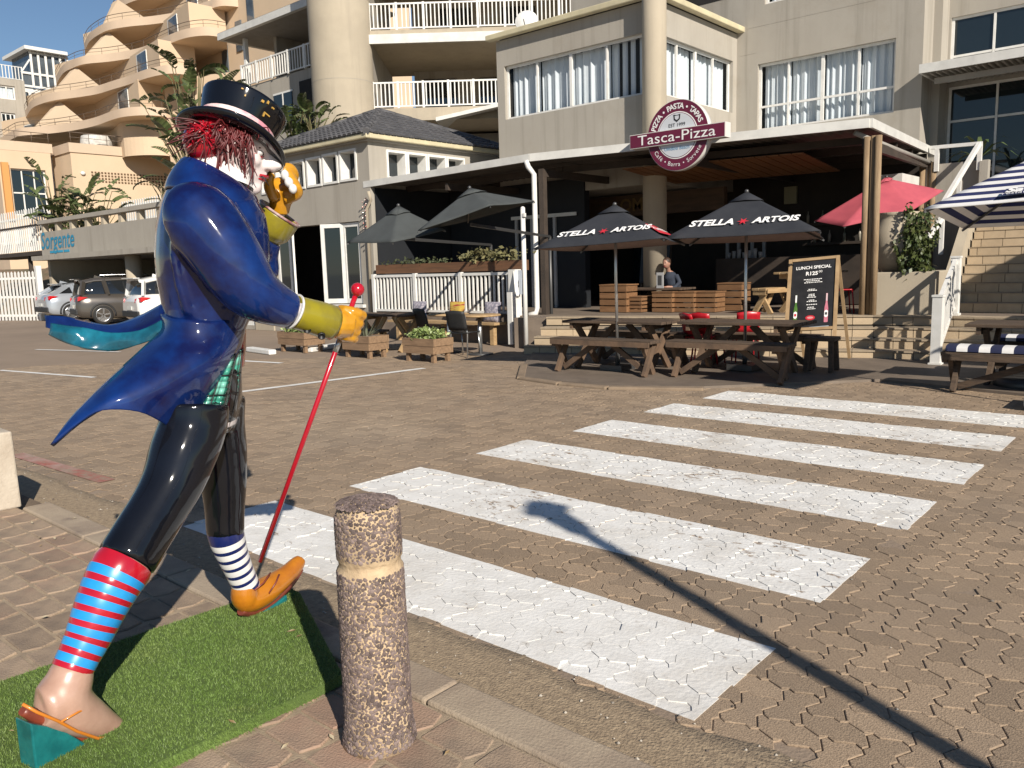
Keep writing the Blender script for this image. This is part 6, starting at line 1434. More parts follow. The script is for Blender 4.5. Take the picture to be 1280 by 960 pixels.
def parasol(name, label, corners, apex, mats, base, cat='parasol', bands=0, vent=.22, sag=.015, group=None, ribs=True, poletop=None, polemat=None, base_w=.38):
    t = thing(name, label, cat, base, group); n = len(corners); apex = Vector(apex); C_ = [Vector(c) for c in corners]; cen = sum(C_, Vector()) / n; K = 12
    mb = MB(); mb.smooth = True
    Nn = bands or 8
    for k in range(n):
        a, b = C_[k], C_[(k + 1) % n]
        for i in range(Nn):
            for j in range(K):
                vs = []
                for ii, jj in ((i, j), (i, j + 1), (i + 1, j + 1), (i + 1, j)):
                    u, v = jj / K, ii / Nn * (1 - vent * .55); p = a.lerp(b, u).lerp(apex, v); e = math.sin(math.pi * u)
                    p = p - Vector((0, 0, sag * (1 - v) * e * math.sin(math.pi * min(1, v + .25)))) + (cen - (a + b) / 2) * (.02 * e * (1 - v))
                    vs.append(p)
                mb.cm = (i % 2) if bands else 0
                mb.add(vs, [(0, 1, 2, 3)])
    mats = list(mats); under = mats[-1]; o = add('canopy', mb, mats, t)
    # weld so that the cloth is one sheet
    bm = bmesh.new(); bm.from_mesh(o.data); bmesh.ops.remove_doubles(bm, verts=bm.verts, dist=.002); bmesh.ops.recalc_face_normals(bm, faces=bm.faces)
    up = sum((f.normal.z for f in bm.faces)); 
    if up < 0: bmesh.ops.reverse_faces(bm, faces=bm.faces)
    bm.to_mesh(o.data); bm.free()
    s_ = o.modifiers.new('th', 'SOLIDIFY'); s_.thickness = .008; s_.offset = -1; s_.material_offset = len(mats) - 1 if not bands else 0
    # raised vent cap
    mb = MB(); mb.smooth = True
    for k in range(n):
        a, b = C_[k].lerp(apex, 1 - vent), C_[(k + 1) % n].lerp(apex, 1 - vent); tp = apex + Vector((0, 0, .03)); mm = (a + b) / 2 + Vector((0, 0, .015)); up_ = Vector((0, 0, .02)); mb.add([a + up_, mm + up_, b + up_, tp], [(0, 1, 3), (1, 2, 3)])
    v_ = add('vent_cap', mb, [mats[0]], t); s_ = v_.modifiers.new('th', 'SOLIDIFY'); s_.thickness = .008
    mb = MB(); mb.ball(apex + Vector((0, 0, .03)), .03, .03, .03, 10, 8); add('finial', mb, m_pole, t)
    pt = Vector(poletop) if poletop is not None else apex - Vector((0, 0, .04))
    if base is not None and not cat.startswith('cant'):
        bb = Vector(base); mb = MB(); mb.tube([bb, bb.lerp(pt, .5), pt], .022, 12); add('pole', mb, polemat or m_alum, t)
        mb = MB(); mb.box(bb + Vector((0, 0, .04)), (base_w, base_w, .08)); mb.tube([bb + Vector((0, 0, .08)), bb + Vector((0, 0, .3))], .035, 10); add('base', mb, m_pole, t)
    if ribs:
        hub = apex.lerp(Vector((apex.x, apex.y, cen.z)), .92)
        for k in range(n):
            dn = Vector((0, 0, .03)); mb = MB(); mb.bar(C_[k] - dn, C_[k].lerp(apex, .5) - dn - Vector((0, 0, .05)), .016, .022); mb.bar(C_[k].lerp(apex, .5) - dn - Vector((0, 0, .05)), apex - dn * 2, .016, .022); r_ = add('rib', mb, m_pole, t)
            mb = MB(); mb.bar(hub, C_[k].lerp(apex, .5) - dn * 2.2, .012, .016); add('strut', mb, m_pole, r_)
    return t
def panel_frame(a, b, apex, u, v):
    a, b, apex = Vector(a), Vector(b), Vector(apex); p = a.lerp(b, u).lerp(apex, v); x = (b - a).normalized(); up = apex - (a + b) / 2; up = (up - x * up.dot(x)).normalized(); return p, x, up
def fit_text(name, s, wd, mat, parent, p, x, up, lift=.02, squash=1., **k):
    o = text_on(name, s, .1, mat, parent, (0, 0, 0), (1, 0, 0), (0, 1, 0), **k); me = o.data
    rt = root_of(parent).location; me.transform(Matrix.Translation(rt))
    xs = [v.co.x for v in me.vertices]; w0 = max(xs) - min(xs); cx = (max(xs) + min(xs)) / 2; sc = wd / w0; x = Vector(x).normalized(); n_ = x.cross(up).normalized(); y = n_.cross(x); q = Vector(p) + n_ * lift - rt
    me.transform(Matrix(((x.x * sc, y.x * sc * squash, n_.x, q.x), (x.y * sc, y.y * sc * squash, n_.y, q.y), (x.z * sc, y.z * sc * squash, n_.z, q.z), (0, 0, 0, 1))) @ Matrix.Translation((-cx, 0, 0))); return o
def beer_panel(t, a, b, apex, wd, u=.5, v=.30, lift=.0, mw=m_print, mr=m_rprint):
    p, x, up = panel_frame(a, b, apex, u, v); lift = lift
    fit_text('lettering', 'STELLA', wd * .42, mw, t, p - x * wd * .29, x, up, lift, bold=.0035, shear=.18); fit_text('lettering', 'ARTOIS', wd * .42, mw, t, p + x * wd * .29, x, up, lift, bold=.0035, shear=.18)
    n_ = x.cross(up); mb = MB(); s_ = wd * .045
    vs = [p + n_ * lift + (x * math.cos(R(g)) + up * math.sin(R(g))) * s_ * (1.25 if k % 2 == 0 else .42) for k, g in enumerate(range(0, 360, 30))]; mb.quad(*vs); add('star', mb, mr, t)
FL, FR, BR, BL = AD(666, 311, 11.2), AD(830, 297, 10.35), AD(856, 304, 11.75), AD(726, 313.5, 12.5); ax_ = AD(768.5, 258, 11.45)
b1 = AZ(773, 447, .05)
u1_ = parasol('parasol', 'black beer parasol over the left picnic table with a red side panel', [FL, FR, BR, BL], ax_, [m_bfab, m_bund], (ax_.x - .22, ax_.y + .36, .032), group='black lettered parasols')
beer_panel(u1_, FL, FR, ax_, 1.34, .52, .30, .012)
mb = MB(); e = lambda u, v: panel_frame(FR, BR, ax_, u, v)
pp_, x_, up_ = e(.5, .3); n_ = x_.cross(up_); mb.quad(*(FR.lerp(BR, u).lerp(ax_, v) + n_ * .02 for u, v in ((.06, .12), (.06, .40), (.94, .44), (.94, .16)))); add('side_print', mb, m_rprint, u1_)
fit_text('lettering', 'STELLA ARTOIS', .95, m_print, u1_, FR.lerp(BR, .5).lerp(ax_, .28), (BR - FR), up_, .026, bold=.003)
FL, FR, BR, BL = AD(829, 298.5, 11.2), AD(1026, 288, 10.2), AD(1030, 298, 11.7), AD(862, 304.5, 12.6); ax_ = AD(933.5, 242, 11.35)
u2_ = parasol('parasol', 'black beer parasol over the right picnic table left of the lunch board', [FL, FR, BR, BL], ax_, [m_bfab, m_bund], (ax_.x, ax_.y, .045), group='black lettered parasols')
beer_panel(u2_, FL, FR, ax_, 1.46, .52, .30, .012)
def cantilever(label, cs_, apx_, mast, hubd):
    t = parasol('cantilever_parasol', label, cs_, apx_, [m_gfab, m_gfab], (mast[0], mast[1], .05), 'cantilever parasol', group='grey cantilever parasols', vent=.26)
    mb = MB(); m_ = Vector(mast); mb.tube([(m_.x, m_.y, .05), m_], .035, 10); add('mast', mb, m_pole, t)
    hb = Vector(apx_) - Vector((0, 0, hubd)); mb = MB(); mb.bar(m_, hb, .035, .05); add('arm', mb, m_pole, t); return t
cantilever('grey cantilever parasol nearer the pavilion doors', [AD(434, 303, 13.2), AD(491, 302.5, 12.4), AD(557, 287, 13.1), AD(502, 289, 14)], AD(498, 259, 13.2), (-12.35, 13.5, 2.1), .5)
cantilever('grey cantilever parasol above the veranda railing, the higher and right of the two', [AD(522, 288, 12.6), AD(613, 256.5, 12.2), AD(669, 251, 13.3), AD(585, 276, 13.9)], AD(587, 237, 13.0), (-10.6, 13.4, 2.2), .55)
hexc = [AD(1018, 276, 15.6), AD(1055, 283, 14.9), AD(1140, 263, 14.9), AD(1180, 238, 15.6), AD(1150, 238, 16.4), AD(1060, 262, 16.4)]
parasol('rose_parasol', 'faded rose-red parasol behind the timber poles', hexc, AD(1108, 223, 15.6), [m_rfab, m_rund], (AD(1108, 300, 15.6).x, AD(1108, 300, 15.6).y, .6), vent=.12)
FL, BLs = AD(1155, 261, 7.6), AD(1203, 285, 9.2); FRs = AD(1402, 236, 6.5); BRs = AD(1440, 272, 8.0); axs = AD(1352, 168, 7.9)
us = parasol('striped_parasol', 'navy and white striped parasol at the right picture edge', [FL, FRs, BRs, BLs], axs, [m_wfab, m_nfab], (axs.x, axs.y, .05), bands=19, vent=.10, polemat=m_tim, base_w=.6)
p_, x_, up_ = panel_frame(FL, FRs, axs, .44, .20); mb = MB()
nP = (FRs - FL).cross(axs - FL).normalized(); p_ = AP(1281, 239, FL + nP * .012, nP); x_ = (FRs - FL).normalized(); up_ = (axs - (FL + FRs) / 2); up_ = (up_ - x_ * up_.dot(x_)).normalized()
if nP.dot(CF) > 0: nP = -nP
mb.quad(*(p_ + nP * .012 + x_ * a + up_ * b for a, b in ((-.165, -.08), (.25, -.08), (.25, .08), (-.165, .08)))); add('logo_patch', mb, m_nfab, us)
fit_text('lettering', 'Sa', .14, m_print, us, p_ + nP * .006 - x_ * .075 + up_ * .012, x_, up_, .014, bold=.005, shear=.15); fit_text('lettering', 'restaurant', .33, m_print, us, p_ + nP * .006 + x_ * .01 - up_ * .06, x_, up_, .014)

# ------------------------------------------------------------------ picnic tables and benches
m_oldw = M('dark_weathered_wood', (.048, .032, .022), (.10, .066, .042), scale=3, rough=.85, stretch=(1.2, 9, 9), bump=.5, bscale=12)
m_legw = M('brown_leg_wood', (.15, .092, .055), (.085, .055, .036), scale=4, rough=.85, bump=.4, bscale=20)
m_pine = M('pale_pine', (.42, .29, .15), (.30, .19, .09), scale=3, rough=.75, stretch=(1, 7, 7))
def xleg(mb, x, w_, h, spread, cx=0., t=.05): 
    mb.bar((x, cx - spread, .0), (x, cx + spread * .8, h), t, w_, (0, 1, 0)); mb.bar((x + t + .004, cx + spread, .0), (x + t + .004, cx - spread * .8, h), t, w_, (0, 1, 0))
def proto_table(L=1.75, W=.72, H=.73, top=m_oldw, leg=m_legw):
    t = thing('picnic_table', 'x', 'picnic table', (0, 0, 0)); n = 5; pw_ = W / n
    for k in range(n): mb = MB(); mb.box((0, -W / 2 + pw_ * (k + .5), H - .02), (L + .02 * ((k * 7) % 3 - 1), pw_ - .012, .04)); add('top_plank', mb, top, t, .004)
    for s in (-1, 1):
        x = s * (L / 2 - .24)
        for d in (-1, 1): mb = MB(); mb.bar((x + .027 * d, -d * .34, 0), (x + .027 * d, d * .27, H - .045), .05, .10, (0, 1, 0)); add('leg', mb, leg, t)
        mb = MB(); mb.bar((x - .085, -W / 2 + .04, H - .085), (x - .085, W / 2 - .04, H - .085), .05, .085); add('cross_bar', mb, leg, t)
        mb = MB(); mb.bar((x - s * .05, 0, .22), (s * .10, 0, H - .06), .045, .085); add('brace', mb, leg, t)
    return t
def proto_bench(L=1.72, W=.30, H=.50, top=m_oldw, leg=m_legw):
    t = thing('bench', 'x', 'bench', (0, 0, 0))
    for k in range(2): mb = MB(); mb.box((0, -W / 4 + k * W / 2, H - .022), (L, W / 2 - .01, .044)); add('seat_plank', mb, top, t, .004)
    mb = MB(); mb.bar((-L / 2 + .02, -W / 2 - .012, H - .055), (L / 2 - .02, -W / 2 - .012, H - .055), .024, .07); add('apron', mb, leg, t)
    for s in (-1, 1):
        x = s * (L / 2 - .12)
        for d in (-1, 1): mb = MB(); mb.bar((x + .026 * d, -d * .17, 0), (x + .026 * d, d * .10, H - .05), .05, .09, (0, 1, 0)); add('leg', mb, leg, t)
        mb = MB(); mb.bar((x - .08, -W / 2 + .02, H - .085), (x - .08, W / 2 - .02, H - .085), .05, .08); add('cross_bar', mb, leg, t)
        mb = MB(); mb.bar((x - s * .04, 0, .05), (s * .12, 0, H - .06), .045, .075); add('brace', mb, leg, t)
    return t
def place(o, x, y, z, rz, label, group=None): o.location = (x, y, z); o.rotation_euler = (0, 0, R(rz)); o['label'] = label; (group and o.__setitem__('group', group)); return o
pt_ = proto_table(); pb_ = proto_bench()
c1 = (AZ(704, 462.5, .045) + AZ(801, 469, .045)) / 2; c2 = (AZ(846, 470, .045) + AZ(972, 476.5, .045)) / 2
zt_ = .032
place(pt_, c1.x - .10, c1.y + .72, zt_, 2, 'dark weathered picnic table under the parasol with the red side panel', 'picnic tables on the apron'); place(pb_, c1.x, c1.y + .08, zt_, 2, 'dark wooden bench in front of the left picnic table', 'benches on the apron')
place(clone(pt_), c2.x - .08, c2.y + .74, zt_, 3, 'dark weathered picnic table under the parasol next to the lunch board', 'picnic tables on the apron'); place(clone(pb_), c2.x, c2.y + .08, zt_, 3, 'dark wooden bench in front of the right picnic table', 'benches on the apron')
place(clone(pb_), c1.x - .2, c1.y + 1.40, zt_, 2, 'dark bench behind the left picnic table, mostly hidden', 'benches on the apron'); place(clone(pb_), c2.x - .15, c2.y + 1.44, zt_, 3, 'dark bench behind the right picnic table, mostly hidden', 'benches on the apron')
stl = thing('stool', 'short dark wooden stool in front of the lunch board', 'stool', (0, 0, 0)); q = AZ(1018, 466, .045)
mb = MB(); mb.box((0, 0, .45), (.42, .34, .05)); add('seat', mb, m_oldw, stl, .004)
for sx in (-1, 1):
    for sy in (-1, 1): mb = MB(); mb.bar((sx * .17, sy * .15, 0), (sx * .15, sy * .12, .43), .06, .06, (0, 1, 0)); add('leg', mb, m_oldw, stl)
place(stl, q.x, q.y + .25, .045, 5, stl['label'])
# right-hand table with striped cushions
m_cush = M('cushion_white', (.70, .69, .67), (.62, .61, .60), scale=9, rough=.9); m_cushn = M('cushion_navy', (.010, .014, .05), rough=.9)
q = AZ(1195, 490.5, .0); tb = proto_bench(2.4, .34, .47, m_oldw, m_oldw); place(tb, q.x + 1.02, q.y + .15, .0, 0, 'grey wooden bench with a striped cushion at the right picture edge', 'benches with striped cushions')
tb2 = clone(tb); place(tb2, q.x + 1.25, q.y + 1.65, .0, 0, 'grey bench with a shaded striped cushion behind the right-edge table', 'benches with striped cushions')
tt = proto_table(2.3, .8, .76, m_oldw, m_oldw); place(tt, q.x + 1.08, q.y + .92, .0, 0, 'large grey wooden table between the two striped cushions')
def cushion(b, label):
    t = thing('seat_cushion', label, 'cushion', b, 'striped seat cushions'); n = 20; L = 2.3
    for k in range(n):
        mb = MB(); mb.smooth = True; x0 = -L / 2 + k * L / n; rws = []
        for i in range(2):
            r_ = []
            for a in range(13): g_ = math.pi * a / 12; r_.append((b[0] + x0 + i * L / n, b[1] - .17 * math.cos(g_) * (1 if abs(math.cos(g_)) > .3 else 1), b[2] + .012 + .075 * (abs(math.sin(g_)) ** .45)))
            rws.append(r_)
        mb.grid(rws); r0 = rws[0]; (k == 0) and mb.add(r0, [tuple(range(13))]); add('stripe', mb, m_cushn if k % 2 == 0 else m_cush, t)
cushion((tb.location.x, tb.location.y, .47), 'sunlit navy and white striped cushion on the front bench at the right edge'); cushion((tb2.location.x, tb2.location.y, .47), 'shaded navy and white striped cushion on the rear bench at the right edge')
for (x, y, lab) in ((1.2, 12.6, 'unseen navy and white striped parasol added beyond the right picture edge to shade the stairs'), (3.6, 12.2, 'unseen navy and white striped parasol added for shade farther beyond the right picture edge')):  # two unseen parasols added to throw shade on stairs and terrace
    c_ = Vector((x, y, 2.15)); parasol('striped_parasol', lab, [c_ + Vector((-1.3, -1.3, 0)), c_ + Vector((1.3, -1.3, 0)), c_ + Vector((1.3, 1.3, 0)), c_ + Vector((-1.3, 1.3, 0))], c_ + Vector((0, 0, .75)), [m_wfab, m_nfab], (x, y, .05), bands=19, vent=.10, polemat=m_tim, base_w=.6, group='striped parasols at the right')
us['group'] = 'striped parasols at the right'
wb = AZ(1268, 487, 0); wt = thing('parasol_weight', 'round grey parasol base weight on the ground at the right picture edge', 'parasol base', (wb.x + .1, wb.y + .2, 0)); mb = MB(); mb.lathe(wt.location, [(.34, 0), (.36, .02), (.36, .09), (.33, .12), (.05, .13), (.0, .13)], 28); mb.tube([wt.location + Vector((0, 0, .12)), wt.location + Vector((0, 0, .3))], .04, 10); add('weight', mb, m_pole, wt)
# pale timber set on the terrace
q = AZ(950, 393, .6); d1 = proto_bench(1.1, .32, .48, m_pine, m_pine); place(d1, q.x + .1, q.y + .5, .6, 78, 'pale pine bench lit by sun on the terrace left of the lunch board')
d2 = proto_table(1.3, .75, .76, m_pine, m_pine); place(d2, q.x + .55, q.y + 1.0, .6, 78, 'pale pine table on the terrace behind the lunch board')

# red plastic chairs
m_rpl = M('red_plastic', (.42, .012, .02), (.36, .01, .018), scale=6, rough=.35)
def chair(name, seat_m, leg_m, cat='chair', bh=.84):
    t = thing(name, 'x', cat, (0, 0, 0)); mb = MB(); mb.smooth = True
    mb.grid([[(-.21 + .42 * i / 6, -.2 + .4 * j / 5, .445 + .018 * ((i - 3) / 3) ** 2) for i in range(7)] for j in range(6)]); o = add('seat', mb, seat_m, t); s_ = o.modifiers.new('t', 'SOLIDIFY'); s_.thickness = .022
    mb = MB(); mb.smooth = True; mb.grid([[(-.20 + .40 * i / 6, .19 + .10 * j / 5 - .03 * (1 - ((i - 3) / 3) ** 2) * -1, .50 + (bh - .50) * j / 5 - .02 * abs((i - 3) / 3) * (j == 5)) for i in range(7)] for j in range(6)]); o = add('backrest', mb, seat_m, t); s_ = o.modifiers.new('t', 'SOLIDIFY'); s_.thickness = .022
    for sx in (-1, 1):
        mb = MB(); mb.tube([(sx * .20, -.21, 0), (sx * .18, -.17, .43)], .014, 8); add('leg', mb, leg_m, t); mb = MB(); mb.tube([(sx * .21, .25, 0), (sx * .18, .18, .43), (sx * .185, .25, bh - .1)], .014, 8); add('leg', mb, leg_m, t)
    return t
rc = chair('chair', m_rpl, m_rpl); rc.scale = (.84, .9, .95); q = AZ(826, 462, .05)
place(rc, c1.x + .80, c1.y + 1.5, .05, 150, 'red plastic chair behind the gap at the right end of the left table', 'red plastic chairs'); place(clone(rc), c2.x - .55, c2.y + 1.75, .05, 215, 'red plastic chair leaning behind the left half of the right table', 'red plastic chairs'); place(clone(rc), c2.x - .95, c2.y + 1.35, .05, 175, 'red plastic chair behind the left end of the right table', 'red plastic chairs')
q = AZ(1046, 393, .6); place(clone(rc), q.x - .05, q.y + .35, .6, 120, 'red plastic chair on the terrace right of the lunch board', 'red plastic chairs')

# ------------------------------------------------------------------ lunch board
m_board = M('board_black', (.012, .012, .014), (.02, .02, .022), scale=6, rough=.5); m_frame = M('board_timber', (.38, .26, .14), (.28, .18, .09), scale=4, rough=.7)
TL, TRr, BLl, BRr = AD(989, 325, 12.35), AD(1048, 319.5, 12.0), AD(983.5, 413, 12.0), AD(1042, 413, 11.65)
lb = thing('lunch_board', 'black A-frame lunch board with pale timber frame', 'menu board', ((BLl.x + BRr.x) / 2, (BLl.y + BRr.y) / 2, .05))
bx_ = (TRr - TL).normalized(); bu = ((TL + TRr) / 2 - (BLl + BRr) / 2); bh_ = bu.length; bu = (bu - bx_ * bu.dot(bx_)).normalized(); bn = bx_.cross(bu); bc = (TL + TRr + BLl + BRr) / 4; bw_ = (TRr - TL).length; m3 = Matrix((bx_, bn * -1, bu)).transposed()
mb = MB(); mb.box(bc - bn * .012, (bw_ - .06, .02, bh_ - .06), m3); add('panel', mb, m_board, lb)
for s in (-1, 1):
    e_ = bc + bx_ * s * (bw_ / 2); lo_ = (e_ - bu * bh_ / 2); down = lo_ - bu * ((lo_.z - .05) / bu.z); mb = MB(); mb.bar(down, e_ + bu * bh_ / 2, .05, .03, bn); add('side_rail', mb, m_frame, lb)
    top_ = e_ + bu * (bh_ / 2 - .05) - bn * .02; mb = MB(); mb.bar(top_, Vector((top_.x - bn.x * .62 + .10, top_.y - bn.y * .62, .05)), .045, .025, bn); add('rear_leg', mb, m_frame, lb)
for s in (-1, 1): mb = MB(); mb.bar(bc + bu * s * (bh_ / 2 - .022) - bx_ * (bw_ / 2 - .027), bc + bu * s * (bh_ / 2 - .022) + bx_ * (bw_ / 2 - .027), .028, .045, bu); add('cross_rail', mb, m_frame, lb)
def bp_(u, v): return bc + bx_ * (u * bw_ / 2) + bu * (v * bh_ / 2) 
fit_text('lettering', 'LUNCH SPECIAL', bw_ * .74, m_print, lb, bp_(0, .73), bx_, bu, .002, bold=.0022); fit_text('lettering', 'R125', bw_ * .25, m_print, lb, bp_(-.06, .56), bx_, bu, .002, bold=.003); fit_text('lettering', '00', bw_ * .075, m_print, lb, bp_(.30, .60), bx_, bu, .002)
rr_ = random.Random(2)
mb = MB()
for v, wd, ce in ((.40, .70, 0), (.355, .52, 0), (.31, .66, 0), (.12, .26, -.02), (.085, .34, -.02), (-.02, .22, -.02), (-.06, .26, -.02), (-.10, .34, -.02), (-.18, .20, -.02), (-.215, .34, -.02), (-.30, .36, -.02), (-.375, .26, -.02), (-.42, .30, -.02)):
    x = ce - wd / 2 * 1.1
    while x < ce + wd / 2 * 1.1:
        l_ = rr_.uniform(.03, .09); mb.quad(*(bp_(x * 1. + a, v + b) + bn * .002 for a, b in ((0, -.010), (l_, -.010), (l_, .010), (0, .010)))); x += l_ + .022
tag(add('small_print', mb, m_print, lb), kind='stuff')
def flat_bottle(u, cols, v0):
    prof_ = [(.075, 0), (.08, .03), (.08, .30), (.07, .36), (.038, .46), (.03, .62), (.036, .63), (.036, .68)]; mb = MB()
    mb.quad(*([bp_(u + a, v0 + b * 1.15) + bn * .003 for a, b in prof_] + [bp_(u - a, v0 + b * 1.15) + bn * .003 for a, b in reversed(prof_)])); o = add('printed_bottle', mb, cols[0], lb)
    mb = MB(); mb.quad(*(bp_(u + a * .078, v0 + b * 1.15) + bn * .0045 for a, b in ((-.95, .14), (0, .11), (.95, .14), (.95, .26), (0, .29), (-.95, .26)))); add('bottle_label', mb, m_print, o); mb = MB(); mb.quad(*(bp_(u + a * .05, v0 + b * 1.15) + bn * .006 for a, b in ((-.9, .17), (.9, .17), (.9, .23), (-.9, .23)))); add('bottle_mark', mb, cols[1], o)
    mb = MB(); mb.quad(*(bp_(u + a, v0 + b * 1.15) + bn * .0045 for a, b in ((-.034, .50), (.034, .50), (.034, .675), (-.034, .675)))); add('bottle_foil', mb, cols[2], o)
flat_bottle(-.66, (M('print_green', (.10, .22, .03), (.04, .12, .02), scale=9, rough=.6), m_rprint, m_print), -.80); flat_bottle(.62, (M('print_pink', (.55, .20, .25), (.45, .14, .19), scale=9, rough=.6), m_pole, M('print_pale', (.6, .42, .44), rough=.6)), -.80)
mb = MB(); mb.quad(*(bp_(-.03 + .20 * math.cos(R(a)), -.66 + .065 * math.sin(R(a))) + bn * .003 for a in range(0, 360, 20))); add('red_emblem', mb, m_rprint, lb); mb = MB(); mb.quad(*(bp_(-.03 + .13 * math.cos(R(a)), -.66 + .03 * math.sin(R(a))) + bn * .0045 for a in range(0, 360, 20))); add('emblem_text', mb, M('print_rose', (.6, .25, .25), rough=.6), lb)
mb = MB(); mb.quad(*(bp_(a, b) + bn * .003 for a, b in ((-.05, -.97), (.75, -.94), (.75, -.89), (-.05, -.91)))); add('foot_strip', mb, M('print_blue_grey', (.25, .30, .34), rough=.6), lb)

# ------------------------------------------------------------------ round hanging sign
m_plum = M('plum_sign', (.135, .012, .04), (.115, .010, .035), scale=2, rough=.45); m_face = M('pale_sign_face', (.55, .57, .60), rough=.45); m_edge = M('sign_edge', (.60, .58, .54), rough=.5); m_bluep = M('blue_print', (.12, .30, .48), rough=.6)
YS = 13.25; sc_ = AY(846.5, 169, YS); RS = .615
sg = thing('round_sign', 'round plum restaurant sign with a banner across its middle', 'sign', (sc_.x, sc_.y, sc_.z - RS)); nX = (0, -1, 0)
mb = MB(); mb.lathe((sc_.x, YS + .16, sc_.z), [(RS, 0), (RS, .155)], 64, nX, (1, 0, 0)); add('rim', mb, m_edge, sg)
def disc(name, r_, y, m_, n=64): mb = MB(); mb.quad(*((sc_.x + r_ * math.cos(2 * math.pi * k / n), y, sc_.z + r_ * math.sin(2 * math.pi * k / n)) for k in range(n))); return add(name, mb, m_, sg)
disc('outer_face', RS - .008, YS, m_plum); disc('white_ring', RS * .665, YS - .003, m_print); disc('inner_ring', RS * .635, YS - .006, m_plum); disc('inner_face', RS * .62, YS - .009, m_face)
bwid = .955; bz0, bz1 = -.145, .105
mb = MB(); mb.bx(sc_.x - bwid, sc_.x + bwid, YS - .06, YS + .14, sc_.z + bz0, sc_.z + bz1); add('banner', mb, m_edge, sg)
mb = MB(); mb.bx(sc_.x - bwid + .012, sc_.x + bwid - .012, YS - .064, YS - .0602, sc_.z + bz0 + .012, sc_.z + bz1 - .012); add('banner_face', mb, m_plum, sg)
fit_text('lettering', 'Tasca-Pizza', 1.56, m_print, sg, (sc_.x, YS - .066, sc_.z + (bz0 + bz1) / 2 - .005), (1, 0, 0), Vector((0, 0, 1)), .003, squash=.74)
arc_text('lettering', 'PIZZA • PASTA • TAPAS', .135, m_print, sg, (sc_.x, YS - .004, sc_.z), (1, 0, 0), (0, 0, 1), RS * .81, 93, 7.7, bold=.003)
arc_text('lettering', 'Café • Barra • Sorvete', .105, m_print, sg, (sc_.x, YS - .004, sc_.z), (1, 0, 0), (0, 0, 1), RS * .82, 272, 6.6, inward=True)
fit_text('lettering', 'EST 1999', .33, m_plas, sg, (sc_.x, YS - .011, sc_.z + .175), (1, 0, 0), Vector((0, 0, 1)), .002); fit_text('lettering', 'Umdloti Beach', .50, m_bluep, sg, (sc_.x, YS - .011, sc_.z - .225), (1, 0, 0), Vector((0, 0, 1)), .002)
mb = MB(); mb.quad(*((sc_.x + a, YS - .013, sc_.z + b) for a, b in ((-.07, .36), (-.06, .27), (0, .225), (.06, .27), (.07, .36), (0, .345)))); o = add('crest', mb, m_plas, sg); mb = MB(); mb.quad(*((sc_.x + a * .62, YS - .015, sc_.z + .297 + b * .62) for a, b in ((-.07, .06), (-.06, -.02), (0, -.06), (.06, -.02), (.07, .06)))); add('crest_inner', mb, m_face, o)
mb = MB(); mb.bx(sc_.x - .6, sc_.x - .55, YS + .14, YS + .55, sc_.z - .05, sc_.z); mb.bx(sc_.x + .55, sc_.x + .6, YS + .14, YS + .75, sc_.z - .05, sc_.z); add('bracket', mb, m_pole, sg)

# ------------------------------------------------------------------ veranda extras, left seating
pb2 = thing('railing_planter', 'long brown wooden planter box resting along the veranda railing', 'planter box', (-13.3, 12.95, 1.52))
mb = MB(); mb.bx(-15.6, -10.95, 12.88, 13.12, 1.53, 1.74); add('box', mb, M('planter_brown', (.16, .075, .035), (.10, .05, .025), scale=3, rough=.8, stretch=(.5, 6, 6)), pb2)
shrub('x', None, (-11.9, 13.0, 1.84), (.95, .16, .16), 520, .11, M('dry_succulent', (.16, .14, .06), (.10, .10, .04), scale=5, rough=.7, rnd=.3), seed=5, parent=pb2)
shrub('x', None, (-14.2, 13.0, 1.78), (1.3, .12, .08), 260, .09, M('dim_leaf', (.05, .06, .025), rough=.7, rnd=.3), seed=6, parent=pb2)
fp0 = AZ(658, 436, .0); fp = thing('white_pole', 'white upright pole at the end of the veranda railing', 'pole', (fp0.x, fp0.y, 0)); mb = MB(); tp = AD(653, 263, depth(fp0) + .05); mb.tube([fp0, Vector((fp0.x, fp0.y, 1.4)), Vector((fp0.x, fp0.y, tp.z))], .045, 12); mb.ball((fp0.x, fp0.y, tp.z), .047, n=10, m=6); add('shaft', mb, m_trim, fp); mb = MB(); mb.box((fp0.x + .06, fp0.y - .03, tp.z - .12), (.05, .05, .07)); add('cleat', mb, m_trim, fp)
en = thing('emblem_notice', 'grey notice with a black animal emblem on the veranda railing', 'notice', (-11.45, 12.7, .8)); a = AY(636.5, 338, 12.74); b = AY(652, 368, 12.74); mb = MB(); mb.bx(a.x, b.x, 12.74, 12.76, b.z, a.z); add('panel', mb, M('notice_grey', (.42, .46, .52), rough=.5), en)
mb = MB(); cx_, cz_ = (a.x + b.x) / 2, b.z + (a.z - b.z) * .36; s_ = (b.x - a.x) * .34
mb.quad(*((cx_ + s_ * u, 12.737, cz_ + s_ * v) for u, v in ((-.9, 1.1), (-.75, .2), (-.9, -.1), (-.3, -.9), (0, -1.15), (.3, -.9), (.9, -.1), (.75, .2), (.9, 1.1), (.45, .35), (0, .55), (-.45, .35)))); add('emblem', mb, m_plas, en)
mb = MB(); mb.quad(*((cx_ + s_ * u, 12.735, cz_ + s_ * v) for u, v in ((-.35, .05), (0, -.7), (.35, .05), (0, .25)))); add('emblem_face', mb, m_print, en)
mb = MB(); mb.quad(*((cx_ + s_ * .4 * math.cos(R(g)), 12.737, cz_ + s_ * 2.0 + s_ * .35 * math.sin(R(g))) for g in range(0, 360, 45))); add('emblem_dot', mb, m_plas, en)

